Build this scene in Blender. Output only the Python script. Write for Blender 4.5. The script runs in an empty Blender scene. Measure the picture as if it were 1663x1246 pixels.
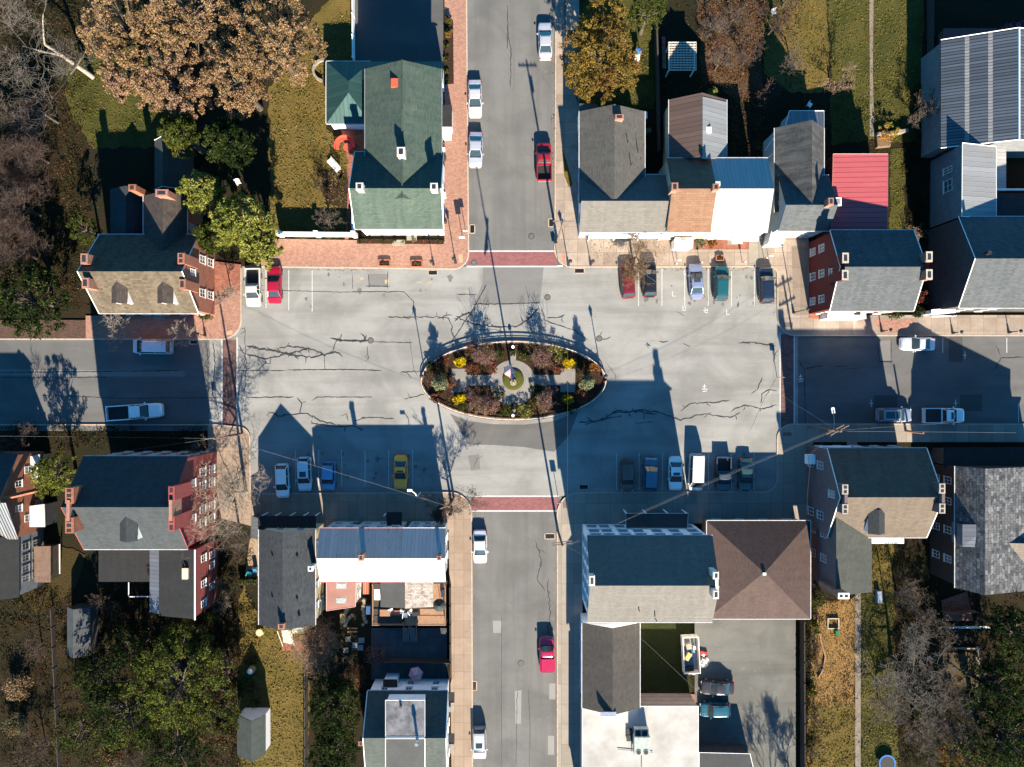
import bpy, math, random
import numpy as np
from mathutils import Vector, Matrix
sc = bpy.context.scene
col = sc.collection
R = math.radians
# ---------------------------------------------------------------- camera, sky, sun, exposure
S = 0.08          # ground metres per photo pixel
CAMH = 103.5      # drone height
CX, CY = 831.5, 623.0
cam = bpy.data.objects.new('camera', bpy.data.cameras.new('camera'))
col.objects.link(cam)
cam.location = (0, 0, CAMH)
cam.data.sensor_width = 36
cam.data.lens = 36 * CAMH / (1663 * S)
cam.data.clip_end = 2000
sc.camera = cam
ELEV, AZ = R(27.8), R(9.7)
sundir = Vector((math.sin(AZ) * math.cos(ELEV), -math.cos(AZ) * math.cos(ELEV), math.sin(ELEV)))
w = bpy.data.worlds.new('World')
sc.world = w
w.use_nodes = True
nt = w.node_tree
bg = nt.nodes['Background']
sky = nt.nodes.new('ShaderNodeTexSky')
sky.sky_type = 'NISHITA'
sky.sun_disc = False
sky.sun_elevation = ELEV
sky.sun_rotation = math.atan2(sundir.x, sundir.y)
sky.altitude = 200
sky.air_density = 1.0
sky.dust_density = 0.2
sky.ozone_density = 4.0
tint = nt.nodes.new('ShaderNodeMix'); tint.data_type = 'RGBA'; tint.blend_type = 'MULTIPLY'; tint.inputs[0].default_value = 1.0
tint.inputs[7].default_value = (.31, .98, 1.22, 1)
nt.links.new(sky.outputs[0], tint.inputs[6]); nt.links.new(tint.outputs[2], bg.inputs[0])
bg.inputs[1].default_value = 0.056
sun = bpy.data.objects.new('sun', bpy.data.lights.new('sun', 'SUN'))
col.objects.link(sun)
sun.data.energy = 5.0
sun.data.angle = R(0.5)
sun.data.color = (1.0, 0.88, 0.70)
sun.rotation_euler = (-sundir).to_track_quat('-Z', 'Y').to_euler()
sun.location = (20, -60, 80)
sc.view_settings.view_transform = 'Standard'
sc.view_settings.look = 'None'
sc.view_settings.exposure = 2.12
sc.view_settings.gamma = 1.0

# ---------------------------------------------------------------- helpers
rnd = random.Random(7)


def P(x, y, z=0.0):
    """world point of height z that the photograph shows at pixel (x, y)"""
    k = S * (CAMH - z) / CAMH
    return Vector(((x - CX) * k, -(y - CY) * k, z))


WM = {}


def tag(o, label=None, cat=None, group=None, kind=None):
    if label: o['label'] = label
    if cat: o['category'] = cat
    if group: o['group'] = group
    if kind: o['kind'] = kind
    return o


def thing(name, label, cat, loc=(0, 0, 0), rz=0.0, group=None):
    o = bpy.data.objects.new(name, None)
    o.empty_display_size = 0.3
    col.objects.link(o)
    o.location = loc
    o.rotation_euler = (0, 0, rz)
    WM[o.name] = Matrix.Translation(Vector(loc)) @ Matrix.Rotation(rz, 4, 'Z')
    return tag(o, label, cat, group)


class MB:
    """collects faces (with UVs in metres) and links them as one mesh object"""

    def __init__(s):
        s.v = []; s.f = []; s.uv = []; s.mi = []; s.sm = []

    def face(s, pts, uv=None, m=0, smooth=False):
        pts = [Vector(p) for p in pts]
        i = len(s.v)
        s.v += pts
        s.f.append(tuple(range(i, i + len(pts))))
        if uv is None:
            n = Vector((0, 0, 0))
            for k in range(len(pts)):
                a, b = pts[k], pts[(k + 1) % len(pts)]
                n += a.cross(b)
            n = n.normalized() if n.length > 1e-12 else Vector((0, 0, 1))
            if abs(n.z) > 0.999:
                u, v = Vector((1, 0, 0)), Vector((0, 1, 0))
            else:
                u = Vector((0, 0, 1)).cross(n).normalized()
                v = n.cross(u)
            uv = [(p.dot(u), p.dot(v)) for p in pts]
        s.uv += list(uv)
        s.mi.append(m); s.sm.append(smooth)
        return s

    def box(s, c, d, rz=0.0, m=0, top=(1, 1)):
        """box centred on c (z of c is its BOTTOM), d full sizes, top = taper"""
        cx, cy, z0 = c
        dx, dy, dz = d
        cr, sr = math.cos(rz), math.sin(rz)
        def q(x, y, z): return (cx + x * cr - y * sr, cy + x * sr + y * cr, z)
        a = [(-dx / 2, -dy / 2), (dx / 2, -dy / 2), (dx / 2, dy / 2), (-dx / 2, dy / 2)]
        lo = [q(x, y, z0) for x, y in a]
        hi = [q(x * top[0], y * top[1], z0 + dz) for x, y in a]
        s.face(lo[::-1], m=m); s.face(hi, m=m)
        for k in range(4):
            j = (k + 1) % 4
            s.face([lo[k], lo[j], hi[j], hi[k]], m=m)
        return s

    def prism(s, pts, z0, z1, m=0, bottom=True):
        lo = [(p[0], p[1], z0) for p in pts]
        hi = [(p[0], p[1], z1) for p in pts]
        s.face(hi, m=m)
        if bottom: s.face(lo[::-1], m=m)
        for k in range(len(pts)):
            j = (k + 1) % len(pts)
            s.face([lo[k], lo[j], hi[j], hi[k]], m=m)
        return s

    def tube(s, pts, rad, n=6, m=0, cap=True, smooth=True):
        pts = [Vector(p) for p in pts]
        if not isinstance(rad, (list, tuple)): rad = [rad] * len(pts)
        rings = []
        for i, p in enumerate(pts):
            d = (pts[min(i + 1, len(pts) - 1)] - pts[max(i - 1, 0)])
            d = d.normalized() if d.length > 1e-9 else Vector((0, 0, 1))
            ref = Vector((1, 0, 0)) if abs(d.x) < 0.8 else Vector((0, 1, 0))
            a = d.cross(ref).normalized(); b = d.cross(a)
            rings.append([p + (a * math.cos(2 * math.pi * k / n) + b * math.sin(2 * math.pi * k / n)) * rad[i] for k in range(n)])
        base = len(s.v)
        for r_ in rings: s.v += r_
        for i in range(len(rings) - 1):
            for k in range(n):
                j = (k + 1) % n
                s.f.append((base + i * n + k, base + i * n + j, base + (i + 1) * n + j, base + (i + 1) * n + k))
                s.uv += [(k / n, i), ((k + 1) / n, i), ((k + 1) / n, i + 1), (k / n, i + 1)]
                s.mi.append(m); s.sm.append(smooth)
        if cap:
            s.face(rings[-1], m=m); s.face(rings[0][::-1], m=m)
        return s

    def disc(s, c, r0, r1, z0, z1, n=20, m=0):
        """truncated cone standing on z0"""
        lo = [(c[0] + r0 * math.cos(2 * math.pi * k / n), c[1] + r0 * math.sin(2 * math.pi * k / n), z0) for k in range(n)]
        hi = [(c[0] + r1 * math.cos(2 * math.pi * k / n), c[1] + r1 * math.sin(2 * math.pi * k / n), z1) for k in range(n)]
        s.face(hi, m=m); s.face(lo[::-1], m=m)
        for k in range(n):
            j = (k + 1) % n
            s.face([lo[k], lo[j], hi[j], hi[k]], m=m, smooth=True)
        return s

    def ribbon(s, pts, w, z, m=0):
        """flat strip along ground points (world xy), width w or list"""
        pts = [Vector((p[0], p[1], 0)) for p in pts]
        L = []; Rr = []
        for i, p in enumerate(pts):
            d = pts[min(i + 1, len(pts) - 1)] - pts[max(i - 1, 0)]
            d = d.normalized() if d.length > 1e-9 else Vector((1, 0, 0))
            n = Vector((-d.y, d.x, 0))
            ww = w[i] if isinstance(w, list) else w
            L.append(p + n * ww / 2); Rr.append(p - n * ww / 2)
        for i in range(len(pts) - 1):
            s.face([(Rr[i].x, Rr[i].y, z), (Rr[i + 1].x, Rr[i + 1].y, z), (L[i + 1].x, L[i + 1].y, z), (L[i].x, L[i].y, z)], m=m)
        return s

    def wallstrip(s, pts, w, z0, z1, m=0):
        """solid strip (kerb, low wall) along world points"""
        pts = [Vector((p[0], p[1], 0)) for p in pts]
        L = []; Q = []
        for i, p in enumerate(pts):
            d = (pts[min(i + 1, len(pts) - 1)] - pts[max(i - 1, 0)]).normalized()
            n = Vector((-d.y, d.x, 0))
            L.append(p + n * w / 2); Q.append(p - n * w / 2)
        def z(p, h): return (p.x, p.y, h)
        for i in range(len(pts) - 1):
            s.face([z(Q[i], z1), z(Q[i + 1], z1), z(L[i + 1], z1), z(L[i], z1)], m=m)
            s.face([z(Q[i], z0), z(Q[i + 1], z0), z(Q[i + 1], z1), z(Q[i], z1)], m=m)
            s.face([z(L[i + 1], z0), z(L[i], z0), z(L[i], z1), z(L[i + 1], z1)], m=m)
        s.face([z(Q[0], z0), z(Q[0], z1), z(L[0], z1), z(L[0], z0)], m=m)
        s.face([z(Q[-1], z0), z(L[-1], z0), z(L[-1], z1), z(Q[-1], z1)], m=m)
        return s

    def build(s, name, mat, parent=None, local=False):
        me = bpy.data.meshes.new(name)
        vs = s.v
        Mw = WM.get(parent.name) if parent is not None else None
        if Mw is not None and not local:
            Mi = Mw.inverted()
            vs = [Mi @ p for p in vs]
        me.from_pydata([tuple(p) for p in vs], [], s.f)
        ul = me.uv_layers.new(name='UVMap')
        ul.data.foreach_set('uv', np.array(s.uv, dtype=np.float32).ravel())
        mats = mat if isinstance(mat, (list, tuple)) else [mat]
        for mm in mats: me.materials.append(mm)
        me.polygons.foreach_set('material_index', s.mi)
        me.polygons.foreach_set('use_smooth', s.sm)
        me.update()
        o = bpy.data.objects.new(name, me)
        col.objects.link(o)
        if parent is not None:
            o.parent = parent
            WM[o.name] = Mw if Mw is not None else Matrix.Identity(4)
        return o


# ---------------------------------------------------------------- materials
MATS = {}


class N:
    def __init__(s, name, rough=0.9, metal=0.0, spec=0.3):
        s.m = bpy.data.materials.new(name); s.m.use_nodes = True
        s.t = s.m.node_tree; s.b = s.t.nodes['Principled BSDF']
        s.b.inputs['Roughness'].default_value = rough
        s.b.inputs['Metallic'].default_value = metal
        s.b.inputs['Specular IOR Level'].default_value = spec
        MATS[name] = s.m

    def n(s, t, **kw):
        nd = s.t.nodes.new('ShaderNode' + t)
        for k, v in kw.items(): setattr(nd, k, v)
        return nd

    def l(s, a, b): s.t.links.new(a, b)

    def pos(s):
        return s.n('NewGeometry').outputs['Position']

    def uv(s):
        return s.n('TexCoord').outputs['UV']

    def noise(s, vec, scale, detail=3.0, rough=0.6, lo=0.35, hi=0.65, dist=0.0):
        nz = s.n('TexNoise'); nz.inputs['Scale'].default_value = scale
        nz.inputs['Detail'].default_value = detail; nz.inputs['Roughness'].default_value = rough
        nz.inputs['Distortion'].default_value = dist
        s.l(vec, nz.inputs['Vector'])
        mr = s.n('MapRange'); mr.inputs[1].default_value = lo; mr.inputs[2].default_value = hi
        s.l(nz.outputs['Fac'], mr.inputs[0])
        return mr.outputs[0]

    def stretch(s, vec, sx, sy, sz=1.0):
        mp = s.n('Mapping'); mp.inputs['Scale'].default_value = (sx, sy, sz)
        s.l(vec, mp.inputs['Vector'])
        return mp.outputs[0]

    def mix(s, f, a, b, mode='MIX'):
        mx = s.n('Mix', data_type='RGBA', blend_type=mode)
        if isinstance(f, (int, float)): mx.inputs[0].default_value = f
        else: s.l(f, mx.inputs[0])
        for q, i in ((a, 6), (b, 7)):
            if isinstance(q, (tuple, list)): mx.inputs[i].default_value = (q[0], q[1], q[2], 1)
            else: s.l(q, mx.inputs[i])
        return mx.outputs[2]

    def mul(s, a, k):
        m_ = s.n('Math', operation='MULTIPLY'); s.l(a, m_.inputs[0])
        if isinstance(k, (int, float)): m_.inputs[1].default_value = k
        else: s.l(k, m_.inputs[1])
        return m_.outputs[0]

    def out(s, c, bump=None, strength=0.4, dist=0.02):
        if isinstance(c, (tuple, list)): s.b.inputs['Base Color'].default_value = (c[0], c[1], c[2], 1)
        else: s.l(c, s.b.inputs['Base Color'])
        if bump is not None:
            bp = s.n('Bump'); bp.inputs['Strength'].default_value = strength; bp.inputs['Distance'].default_value = dist
            s.l(bump, bp.inputs['Height']); s.l(bp.outputs[0], s.b.inputs['Normal'])
        return s.m


def sc3(c, k): return (c[0] * k, c[1] * k, c[2] * k)


def m_noise(name, c1, c2, scale=6, c3=None, scale3=0.3, rough=0.9, amt3=0.7, bump=0.0, uv=False, metal=0.0, lo=.35, hi=.65):
    k = N(name, rough, metal)
    v = k.uv() if uv else k.pos()
    f = k.noise(v, scale, 4, .65, lo, hi)
    c = k.mix(f, c1, c2)
    if c3 is not None:
        c = k.mix(k.mul(k.noise(v, scale3, 4, .6, .38, .68), amt3), c, c3)
    return k.out(c, f if bump else None, bump)


def m_plain(name, c, rough=0.6, metal=0.0, spec=.3, var=.18):
    k = N(name, rough, metal, spec)
    f = k.noise(k.pos(), 3.0, 4, .6)
    return k.out(k.mix(f, sc3(c, 1 - var), sc3(c, 1 + var)))


def m_shingle(name, c, var=.35, stain=None, bw=.45, rh=.22, rough=.9, streak=.5):
    """courses of shingles: brick pattern in UV metres + weather streaks"""
    k = N(name, rough)
    uv = k.uv()
    br = k.n('TexBrick'); br.offset = .5
    br.inputs['Scale'].default_value = 1.0
    br.inputs['Brick Width'].default_value = bw; br.inputs['Row Height'].default_value = rh
    br.inputs['Mortar Size'].default_value = rh * .10; br.inputs['Mortar Smooth'].default_value = .4
    br.inputs['Bias'].default_value = 0
    br.inputs['Color1'].default_value = (*sc3(c, 1 - var), 1); br.inputs['Color2'].default_value = (*sc3(c, 1 + var), 1)
    br.inputs['Mortar'].default_value = (*sc3(c, .45), 1)
    k.l(uv, br.inputs['Vector'])
    rowf = k.noise(k.stretch(uv, .25, 1 / rh * .55), 1.0, 3, .7, .3, .7)
    cc = k.mix(k.mul(rowf, .45), br.outputs['Color'], sc3(c, .62))
    st = k.noise(k.stretch(uv, 1.3, .22), 1.0, 5, .65, .42, .7)
    cc = k.mix(k.mul(st, streak), cc, stain or sc3(c, 1.45))
    big = k.noise(k.pos(), .35, 3, .5, .35, .7)
    cc = k.mix(k.mul(big, .35), cc, sc3(c, .7))
    fine = k.noise(k.pos(), 14, 2, .5, .2, .8)
    cc = k.mix(k.mul(fine, .25), cc, sc3(c, 1.5))
    return k.out(cc, br.outputs['Fac'], -.5, .03)


def m_metal(name, c, seam=.5, var=.12, rough=.45, metal=.25, rust=None, rustamt=.5, seamdark=.45, width=.1):
    """standing seam sheet: seams run up the slope (UV.v), spaced along UV.u"""
    k = N(name, rough, metal)
    uv = k.uv()
    sx = k.n('SeparateXYZ'); k.l(uv, sx.inputs[0])
    dv = k.n('Math', operation='DIVIDE'); dv.inputs[1].default_value = seam; k.l(sx.outputs[0], dv.inputs[0])
    fr = k.n('Math', operation='FRACT'); k.l(dv.outputs[0], fr.inputs[0])
    ls = k.n('Math', operation='LESS_THAN'); ls.inputs[1].default_value = width; k.l(fr.outputs[0], ls.inputs[0])
    fl = k.n('Math', operation='FLOOR'); k.l(dv.outputs[0], fl.inputs[0])
    wn = k.n('TexWhiteNoise', noise_dimensions='1D'); k.l(fl.outputs[0], wn.inputs['W'])
    base = k.mix(wn.outputs['Value'], sc3(c, 1 - var), sc3(c, 1 + var))
    st = k.noise(k.stretch(uv, 1.6, .3), 1.0, 5, .7, .4, .75)
    base = k.mix(k.mul(st, .45), base, sc3(c, .72))
    if rust is not None:
        rn = k.noise(k.stretch(uv, 1.2, .5), 1.4, 7, .75, .56, .72)
        base = k.mix(k.mul(rn, rustamt), base, rust)
    cc = k.mix(ls.outputs[0], base, k.mix(1.0, base, (seamdark,) * 3, 'MULTIPLY'))
    return k.out(cc, ls.outputs[0], .6, .03)


def m_brick(name, c, mortar=(.25, .22, .2), var=.3, bw=.24, rh=.08, stain=None, flat=False):
    k = N(name, .92)
    v = k.uv()
    br = k.n('TexBrick')
    br.inputs['Scale'].default_value = 1.0
    br.inputs['Brick Width'].default_value = bw; br.inputs['Row Height'].default_value = rh
    br.inputs['Mortar Size'].default_value = .008; br.inputs['Bias'].default_value = -.1
    br.inputs['Color1'].default_value = (*sc3(c, 1 - var), 1); br.inputs['Color2'].default_value = (*sc3(c, 1 + var), 1)
    br.inputs['Mortar'].default_value = (*mortar, 1)
    k.l(v, br.inputs['Vector'])
    p = k.pos()
    cc = k.mix(k.mul(k.noise(p, 1.1, 5, .65, .4, .7), .55), br.outputs['Color'], stain or sc3(c, .6))
    cc = k.mix(k.mul(k.noise(p, 5, 3, .6, .4, .7), .35), cc, sc3(c, 1.4))
    return k.out(cc, br.outputs['Fac'], -.4, .01)


def m_siding(name, c, rh=.16, var=.1, dark=.55):
    k = N(name, .7)
    sx = k.n('SeparateXYZ'); k.l(k.uv(), sx.inputs[0])
    dv = k.n('Math', operation='DIVIDE'); dv.inputs[1].default_value = rh; k.l(sx.outputs[1], dv.inputs[0])
    fr = k.n('Math', operation='FRACT'); k.l(dv.outputs[0], fr.inputs[0])
    ls = k.n('Math', operation='LESS_THAN'); ls.inputs[1].default_value = .14; k.l(fr.outputs[0], ls.inputs[0])
    f = k.noise(k.pos(), 1.5, 4, .6)
    base = k.mix(f, sc3(c, 1 - var), sc3(c, 1 + var))
    return k.out(k.mix(ls.outputs[0], base, sc3(c, dark)), fr.outputs[0], .4, .02)


def m_road(name, c, dark=.75, lane='x'):
    k = N(name, .93)
    p = k.pos()
    f = k.noise(p, 9, 5, .7, .3, .7)
    cc = k.mix(f, sc3(c, .88), sc3(c, 1.1))
    cc = k.mix(k.mul(k.noise(p, .14, 6, .6, .42, .66, .6), .95), cc, sc3(c, dark))
    cc = k.mix(k.mul(k.noise(p, .5, 6, .7, .5, .75), .5), cc, (c[0] * .78, c[1] * .8, c[2] * .84))
    cc = k.mix(k.mul(k.noise(k.stretch(p, .09, .3), 1.0, 3, .5, .5, .7), .5), cc, sc3(c, 1.12))
    st = k.noise(k.stretch(p, .05, .6) if lane == 'x' else k.stretch(p, .7, .035), 1.0, 5, .6, .45, .7)
    cc = k.mix(k.mul(st, .6), cc, sc3(c, dark * .92))
    cc = k.mix(k.mul(k.noise(p, 3.2, 8, .8, .48, .7), .35), cc, sc3(c, .72))
    sp = k.noise(p, 1.7, 6, .75, .60, .76)
    cc = k.mix(k.mul(sp, .45), cc, sc3(c, .6))
    lt = k.noise(p, .8, 6, .75, .60, .8)
    cc = k.mix(k.mul(lt, .4), cc, sc3(c, 1.22))
    return k.out(cc, f, .15, .01)


def m_slab(name, c, gx, gy, var=.15, stain=None, amt=.5):
    """concrete slabs: joints on a world grid"""
    k = N(name, .9)
    p = k.pos()
    br = k.n('TexBrick'); br.offset = 0.0
    br.inputs['Scale'].default_value = 1.0
    br.inputs['Brick Width'].default_value = gx; br.inputs['Row Height'].default_value = gy
    br.inputs['Mortar Size'].default_value = .025; br.inputs['Bias'].default_value = 0
    br.inputs['Color1'].default_value = (*sc3(c, 1 - var), 1); br.inputs['Color2'].default_value = (*sc3(c, 1 + var), 1)
    br.inputs['Mortar'].default_value = (*sc3(c, .5), 1)
    k.l(p, br.inputs['Vector'])
    cc = k.mix(k.mul(k.noise(p, .6, 6, .7, .4, .72), amt), br.outputs['Color'], stain or sc3(c, .62))
    cc = k.mix(k.mul(k.noise(p, 6, 4, .7, .35, .75), .3), cc, sc3(c, .75))
    return k.out(cc)


def m_ground(name, cols, scale=.25, fine=2.6):
    """patchy earth / grass: four colours by noise at several scales"""
    k = N(name, 1.0, 0, .1)
    p = k.pos()
    a, b, c, d = cols
    c1 = k.mix(k.noise(p, fine, 6, .8, .3, .7), a, b)
    c2 = k.mix(k.noise(p, fine * 1.7, 5, .8, .3, .7), c, d)
    cc = k.mix(k.noise(p, scale, 7, .68, .40, .62), c1, c2)
    f = k.noise(p, fine * 2.3, 3, .8, .25, .75)
    cc = k.mix(k.mul(f, .6), cc, k.mix(1.0, cc, (.38, .38, .38), 'MULTIPLY'))
    cc = k.mix(k.mul(k.noise(p, 4.2, 2, .5, .55, .8), .5), cc, k.mix(1.0, cc, (1.7, 1.6, 1.5), 'MULTIPLY'))
    return k.out(cc, f, .8, .06)


def m_leaf(name, c, rough=.7, trans=.25):
    k = N(name, 1.0, 0, 0.0)
    f = k.noise(k.pos(), 1.2, 3, .6)
    cc = k.mix(f, sc3(c, .75), sc3(c, 1.25))
    k.out(cc)
    tr = k.n('BsdfTranslucent'); k.l(cc, tr.inputs['Color'])
    ms = k.n('MixShader'); ms.inputs[0].default_value = trans
    k.l(k.b.outputs[0], ms.inputs[1]); k.l(tr.outputs[0], ms.inputs[2])
    k.l(ms.outputs[0], k.t.nodes['Material Output'].inputs['Surface'])
    return k.m


def m_paint(name, c, metal=.42, rough=.3, coat=.5):
    k = N(name, rough, metal, .4)
    k.b.inputs['Coat Weight'].default_value = coat
    k.b.inputs['Coat Roughness'].default_value = .15
    f = k.noise(k.pos(), 2.0, 5, .7)
    return k.out(k.mix(f, sc3(c, .93), sc3(c, 1.05)))


def m_slate(name, cols, bw=.55, rh=.4):
    """patchwork of individual slates in four tones"""
    k = N(name, .8)
    uv = k.uv()
    vs = []
    for off in (0.0, 37.0):
        br = k.n('TexBrick'); br.inputs['Scale'].default_value = 1.0
        br.inputs['Brick Width'].default_value = bw; br.inputs['Row Height'].default_value = rh
        br.inputs['Mortar Size'].default_value = .02
        br.inputs['Color1'].default_value = (*cols[0], 1) if off == 0 else (*cols[2], 1)
        br.inputs['Color2'].default_value = (*cols[1], 1) if off == 0 else (*cols[3], 1)
        br.inputs['Mortar'].default_value = (*sc3(cols[0], .4), 1)
        mp = k.n('Mapping'); mp.inputs['Location'].default_value = (off * bw * 2, off * rh * 2, 0)
        k.l(uv, mp.inputs[0]); k.l(mp.outputs[0], br.inputs['Vector'])
        vs.append(br.outputs['Color'])
    cc = k.mix(k.noise(uv, 1.3, 4, .8, .44, .56), vs[0], vs[1])
    return k.out(cc)


ASPH = m_road('plaza_asphalt', (.20, .198, .188), .6)
ASPH2 = m_road('street_asphalt', (.112, .110, .106), .66, 'y')
ASPH3 = m_road('side_street_asphalt', (.092, .091, .09), .66)
ASPH_D = m_road('dark_asphalt', (.062, .062, .062), .7)
ASPH_L = m_road('lot_asphalt', (.105, .105, .095), .55)
CRACK = m_plain('crack_sealant', (.018, .018, .02), .7)
PAINT_W = m_noise('road_paint', (.42, .42, .41), (.25, .25, .25), 8)
PAINT_Y = m_noise('worn_yellow_paint', (.34, .25, .12), (.2, .18, .14), 6)
CONC = m_slab('sidewalk_concrete', (.235, .19, .155), 1.7, 1.7, .22, (.13, .095, .07), .7)
CONC_N = m_slab('sidewalk_concrete_grey', (.21, .185, .155), 1.6, 2.6)
CONC_S = m_slab('sidewalk_concrete_tan', (.22, .165, .125), 1.25, 2.2, .12, (.13, .085, .06))
KERB = m_noise('kerb_stone', (.34, .27, .21), (.24, .19, .15), 3)
KERB_G = m_noise('kerb_grey', (.2, .19, .18), (.13, .125, .12), 3)
BRICKPAVE = m_brick('brick_paving', (.225, .115, .085), (.19, .14, .11), .28, .3, .15, (.17, .10, .065))
BRICKPAVE_P = m_brick('patio_brick', (.19, .07, .045), (.11, .08, .065), .3, .42, .2)
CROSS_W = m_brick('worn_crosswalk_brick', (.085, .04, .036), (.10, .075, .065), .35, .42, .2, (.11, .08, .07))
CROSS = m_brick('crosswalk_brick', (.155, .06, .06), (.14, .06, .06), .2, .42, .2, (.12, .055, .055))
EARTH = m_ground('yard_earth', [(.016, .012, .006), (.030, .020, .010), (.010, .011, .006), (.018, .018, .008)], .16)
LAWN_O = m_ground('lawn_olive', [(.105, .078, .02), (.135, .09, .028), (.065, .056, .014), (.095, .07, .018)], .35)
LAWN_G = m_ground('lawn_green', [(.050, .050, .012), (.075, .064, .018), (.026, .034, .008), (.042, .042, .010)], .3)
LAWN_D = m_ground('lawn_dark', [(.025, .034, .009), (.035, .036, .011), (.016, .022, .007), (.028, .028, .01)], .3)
LEAFBED = m_ground('leaf_litter', [(.30, .175, .06), (.20, .115, .04), (.12, .085, .025), (.25, .15, .055)], .5, 4)
MULCH = m_ground('garden_mulch', [(.03, .016, .011), (.045, .025, .016), (.02, .015, .01), (.035, .02, .013)], .8)
PATH = m_noise('path_concrete', (.17, .14, .115), (.12, .10, .08), 5, (.09, .075, .055), .8)
WHITE = m_plain('white_paint', (.72, .70, .66), .6, var=.06)
WHITE_W = m_siding('white_siding', (.74, .73, .74), .18, .06, .8)
CREAM = m_siding('cream_siding', (.52, .42, .27), .18, .1, .75)
GREYSID = m_siding('grey_siding', (.13, .14, .15), .2, .15)
DARKSID = m_siding('dark_siding', (.05, .05, .05), .2, .2)
BLUESID = m_siding('pale_blue_siding', (.38, .40, .43), .18, .08, .8)
SAGE = m_siding('sage_siding', (.33, .36, .29), .18, .1, .75)
REDBRICK = m_brick('red_brick', (.23, .038, .034), (.14, .06, .05), .3, stain=(.13, .035, .03))
REDBRICK2 = m_brick('russet_brick', (.25, .085, .05), (.22, .14, .1), .3)
DARKBRICK = m_brick('maroon_brick', (.085, .009, .009), (.05, .014, .014), .25)
GREYBRICK = m_brick('purple_grey_brick', (.10, .075, .08), (.1, .085, .085), .25)
ORBRICK = m_brick('orange_brick', (.24, .08, .045), (.2, .12, .08), .3)
CHBRICK = m_brick('chimney_brick', (.25, .11, .075), (.24, .17, .13), .3)
STONE = m_noise('stone', (.24, .2, .15), (.12, .10, .08), 3, bump=.5)
SH_GREEN = m_shingle('green_shingle', (.035, .055, .044), .35, (.074, .087, .070))
SH_BROWN = m_shingle('brown_shingle', (.06, .046, .031), .6, (.10, .085, .06), .5, .3)
SH_BRDK = m_shingle('dark_brown_shingle', (.042, .033, .029), .5, (.07, .055, .045), .5, .3)
SH_GREY = m_shingle('grey_shingle', (.046, .052, .057), .35, (.068, .073, .076))
SH_PALE = m_shingle('pale_grey_shingle', (.092, .086, .078), .2, (.12, .112, .10), streak=.4)
SH_CHAR = m_shingle('charcoal_shingle', (.022, .027, .031), .4, (.034, .038, .041))
SH_BLACK = m_shingle('black_shingle', (.012, .013, .014), .3, (.022, .022, .023))
SH_SLAG = m_shingle('slate_grey_shingle', (.040, .050, .046), .3, (.062, .068, .06))
SH_ORANGE = m_shingle('orange_shingle', (.128, .070, .042), .28, (.165, .10, .066), .7, .3)
SH_TAN = m_shingle('tan_shingle', (.072, .055, .042), .28, (.098, .078, .06))
SH_MAUVE = m_shingle('mauve_shingle', (.050, .031, .027), .3, (.066, .046, .040), .4, .2)
SH_OLIVE = m_shingle('grey_olive_shingle', (.042, .046, .04), .3, (.062, .064, .055))
SH_RUST = m_metal('rusty_sheet', (.085, .055, .045), .6, .2, .7, 0, (.12, .05, .025), .6)
PATCH = m_slate('patchwork_slates', [(.035, .038, .043), (.15, .155, .16), (.014, .015, .017), (.085, .08, .076)], .62, .42)
PATCH2 = m_slate('mixed_shingles', [(.22, .19, .17), (.32, .29, .27), (.09, .085, .08), (.26, .2, .17)], .4, .2)
MT_WHITE = m_metal('white_metal', (.27, .27, .275), .45, .06, .55, 0, (.19, .18, .165), .6, seamdark=.68)
MT_RUST = m_metal('weathered_white_metal', (.26, .255, .25), .5, .08, .6, 0, (.10, .045, .03), .85, seamdark=.8)
MT_BARN = m_metal('barn_metal', (.075, .09, .11), .38, .25, .45, .35, seamdark=.35, width=.3)
MT_SHED = m_metal('pale_metal', (.19, .195, .2), .6, .14, .5, .2, (.16, .13, .11), .4, seamdark=.6)
MT_TEAL = m_metal('teal_metal', (.018, .052, .05), .55, .15, .5, .2, seamdark=.5)
MT_RED = m_metal('red_metal', (.31, .066, .074), .62, .06, .5, .1, seamdark=.4, width=.09)
MT_BLUE = m_metal('grey_blue_metal', (.12, .13, .15), .5, .15, .5, .3)
MT_CORR = m_metal('corrugated_iron', (.25, .24, .23), .35, .3, .35, .5, seamdark=.2, width=.35)
ROLLED = m_noise('rolled_roofing', (.085, .085, .088), (.14, .138, .14), 1.4, (.26, .25, .25), .7, uv=True)
ROLLED_D = m_noise('dark_rolled_roofing', (.03, .032, .034), (.042, .044, .046), 4, (.026, .027, .028), .5)
FLATW = m_noise('white_membrane', (.33, .32, .30), (.275, .265, .25), .9, (.20, .19, .175), .4, amt3=.75, lo=.3, hi=.8)
BRNROOF = m_noise('brown_membrane', (.16, .075, .06), (.19, .095, .078), 2, (.12, .06, .05), .5)
WOOD = m_noise('deck_wood', (.24, .14, .085), (.18, .10, .06), 3)
WOOD_G = m_noise('grey_wood', (.16, .14, .12), (.10, .09, .08), 3)
WOOD_D = m_noise('dark_wood', (.045, .035, .028), (.03, .025, .02), 3)
GLASS = m_plain('window_glass', (.025, .03, .035), .12, spec=.6)
CGLASS = m_plain('car_glass', (.022, .036, .044), .06, spec=.55)
BLACK = m_plain('black_rubber', (.015, .015, .016), .7)
WHITE_CH = m_plain('white_washed_brick', (.42, .40, .38), .8)
DARK = m_plain('dark_metal', (.03, .03, .032), .5, .4)
IRON = m_noise('cast_iron', (.05, .045, .042), (.03, .028, .027), 8, rough=.6)
CHROME = m_plain('bright_metal', (.55, .55, .56), .25, .8)
GREYM = m_plain('galvanised_metal', (.26, .27, .26), .4, .5)
LAMPR = m_plain('red_lens', (.4, .01, .01), .3)
LAMPC = m_plain('clear_lens', (.6, .6, .58), .2)
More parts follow.
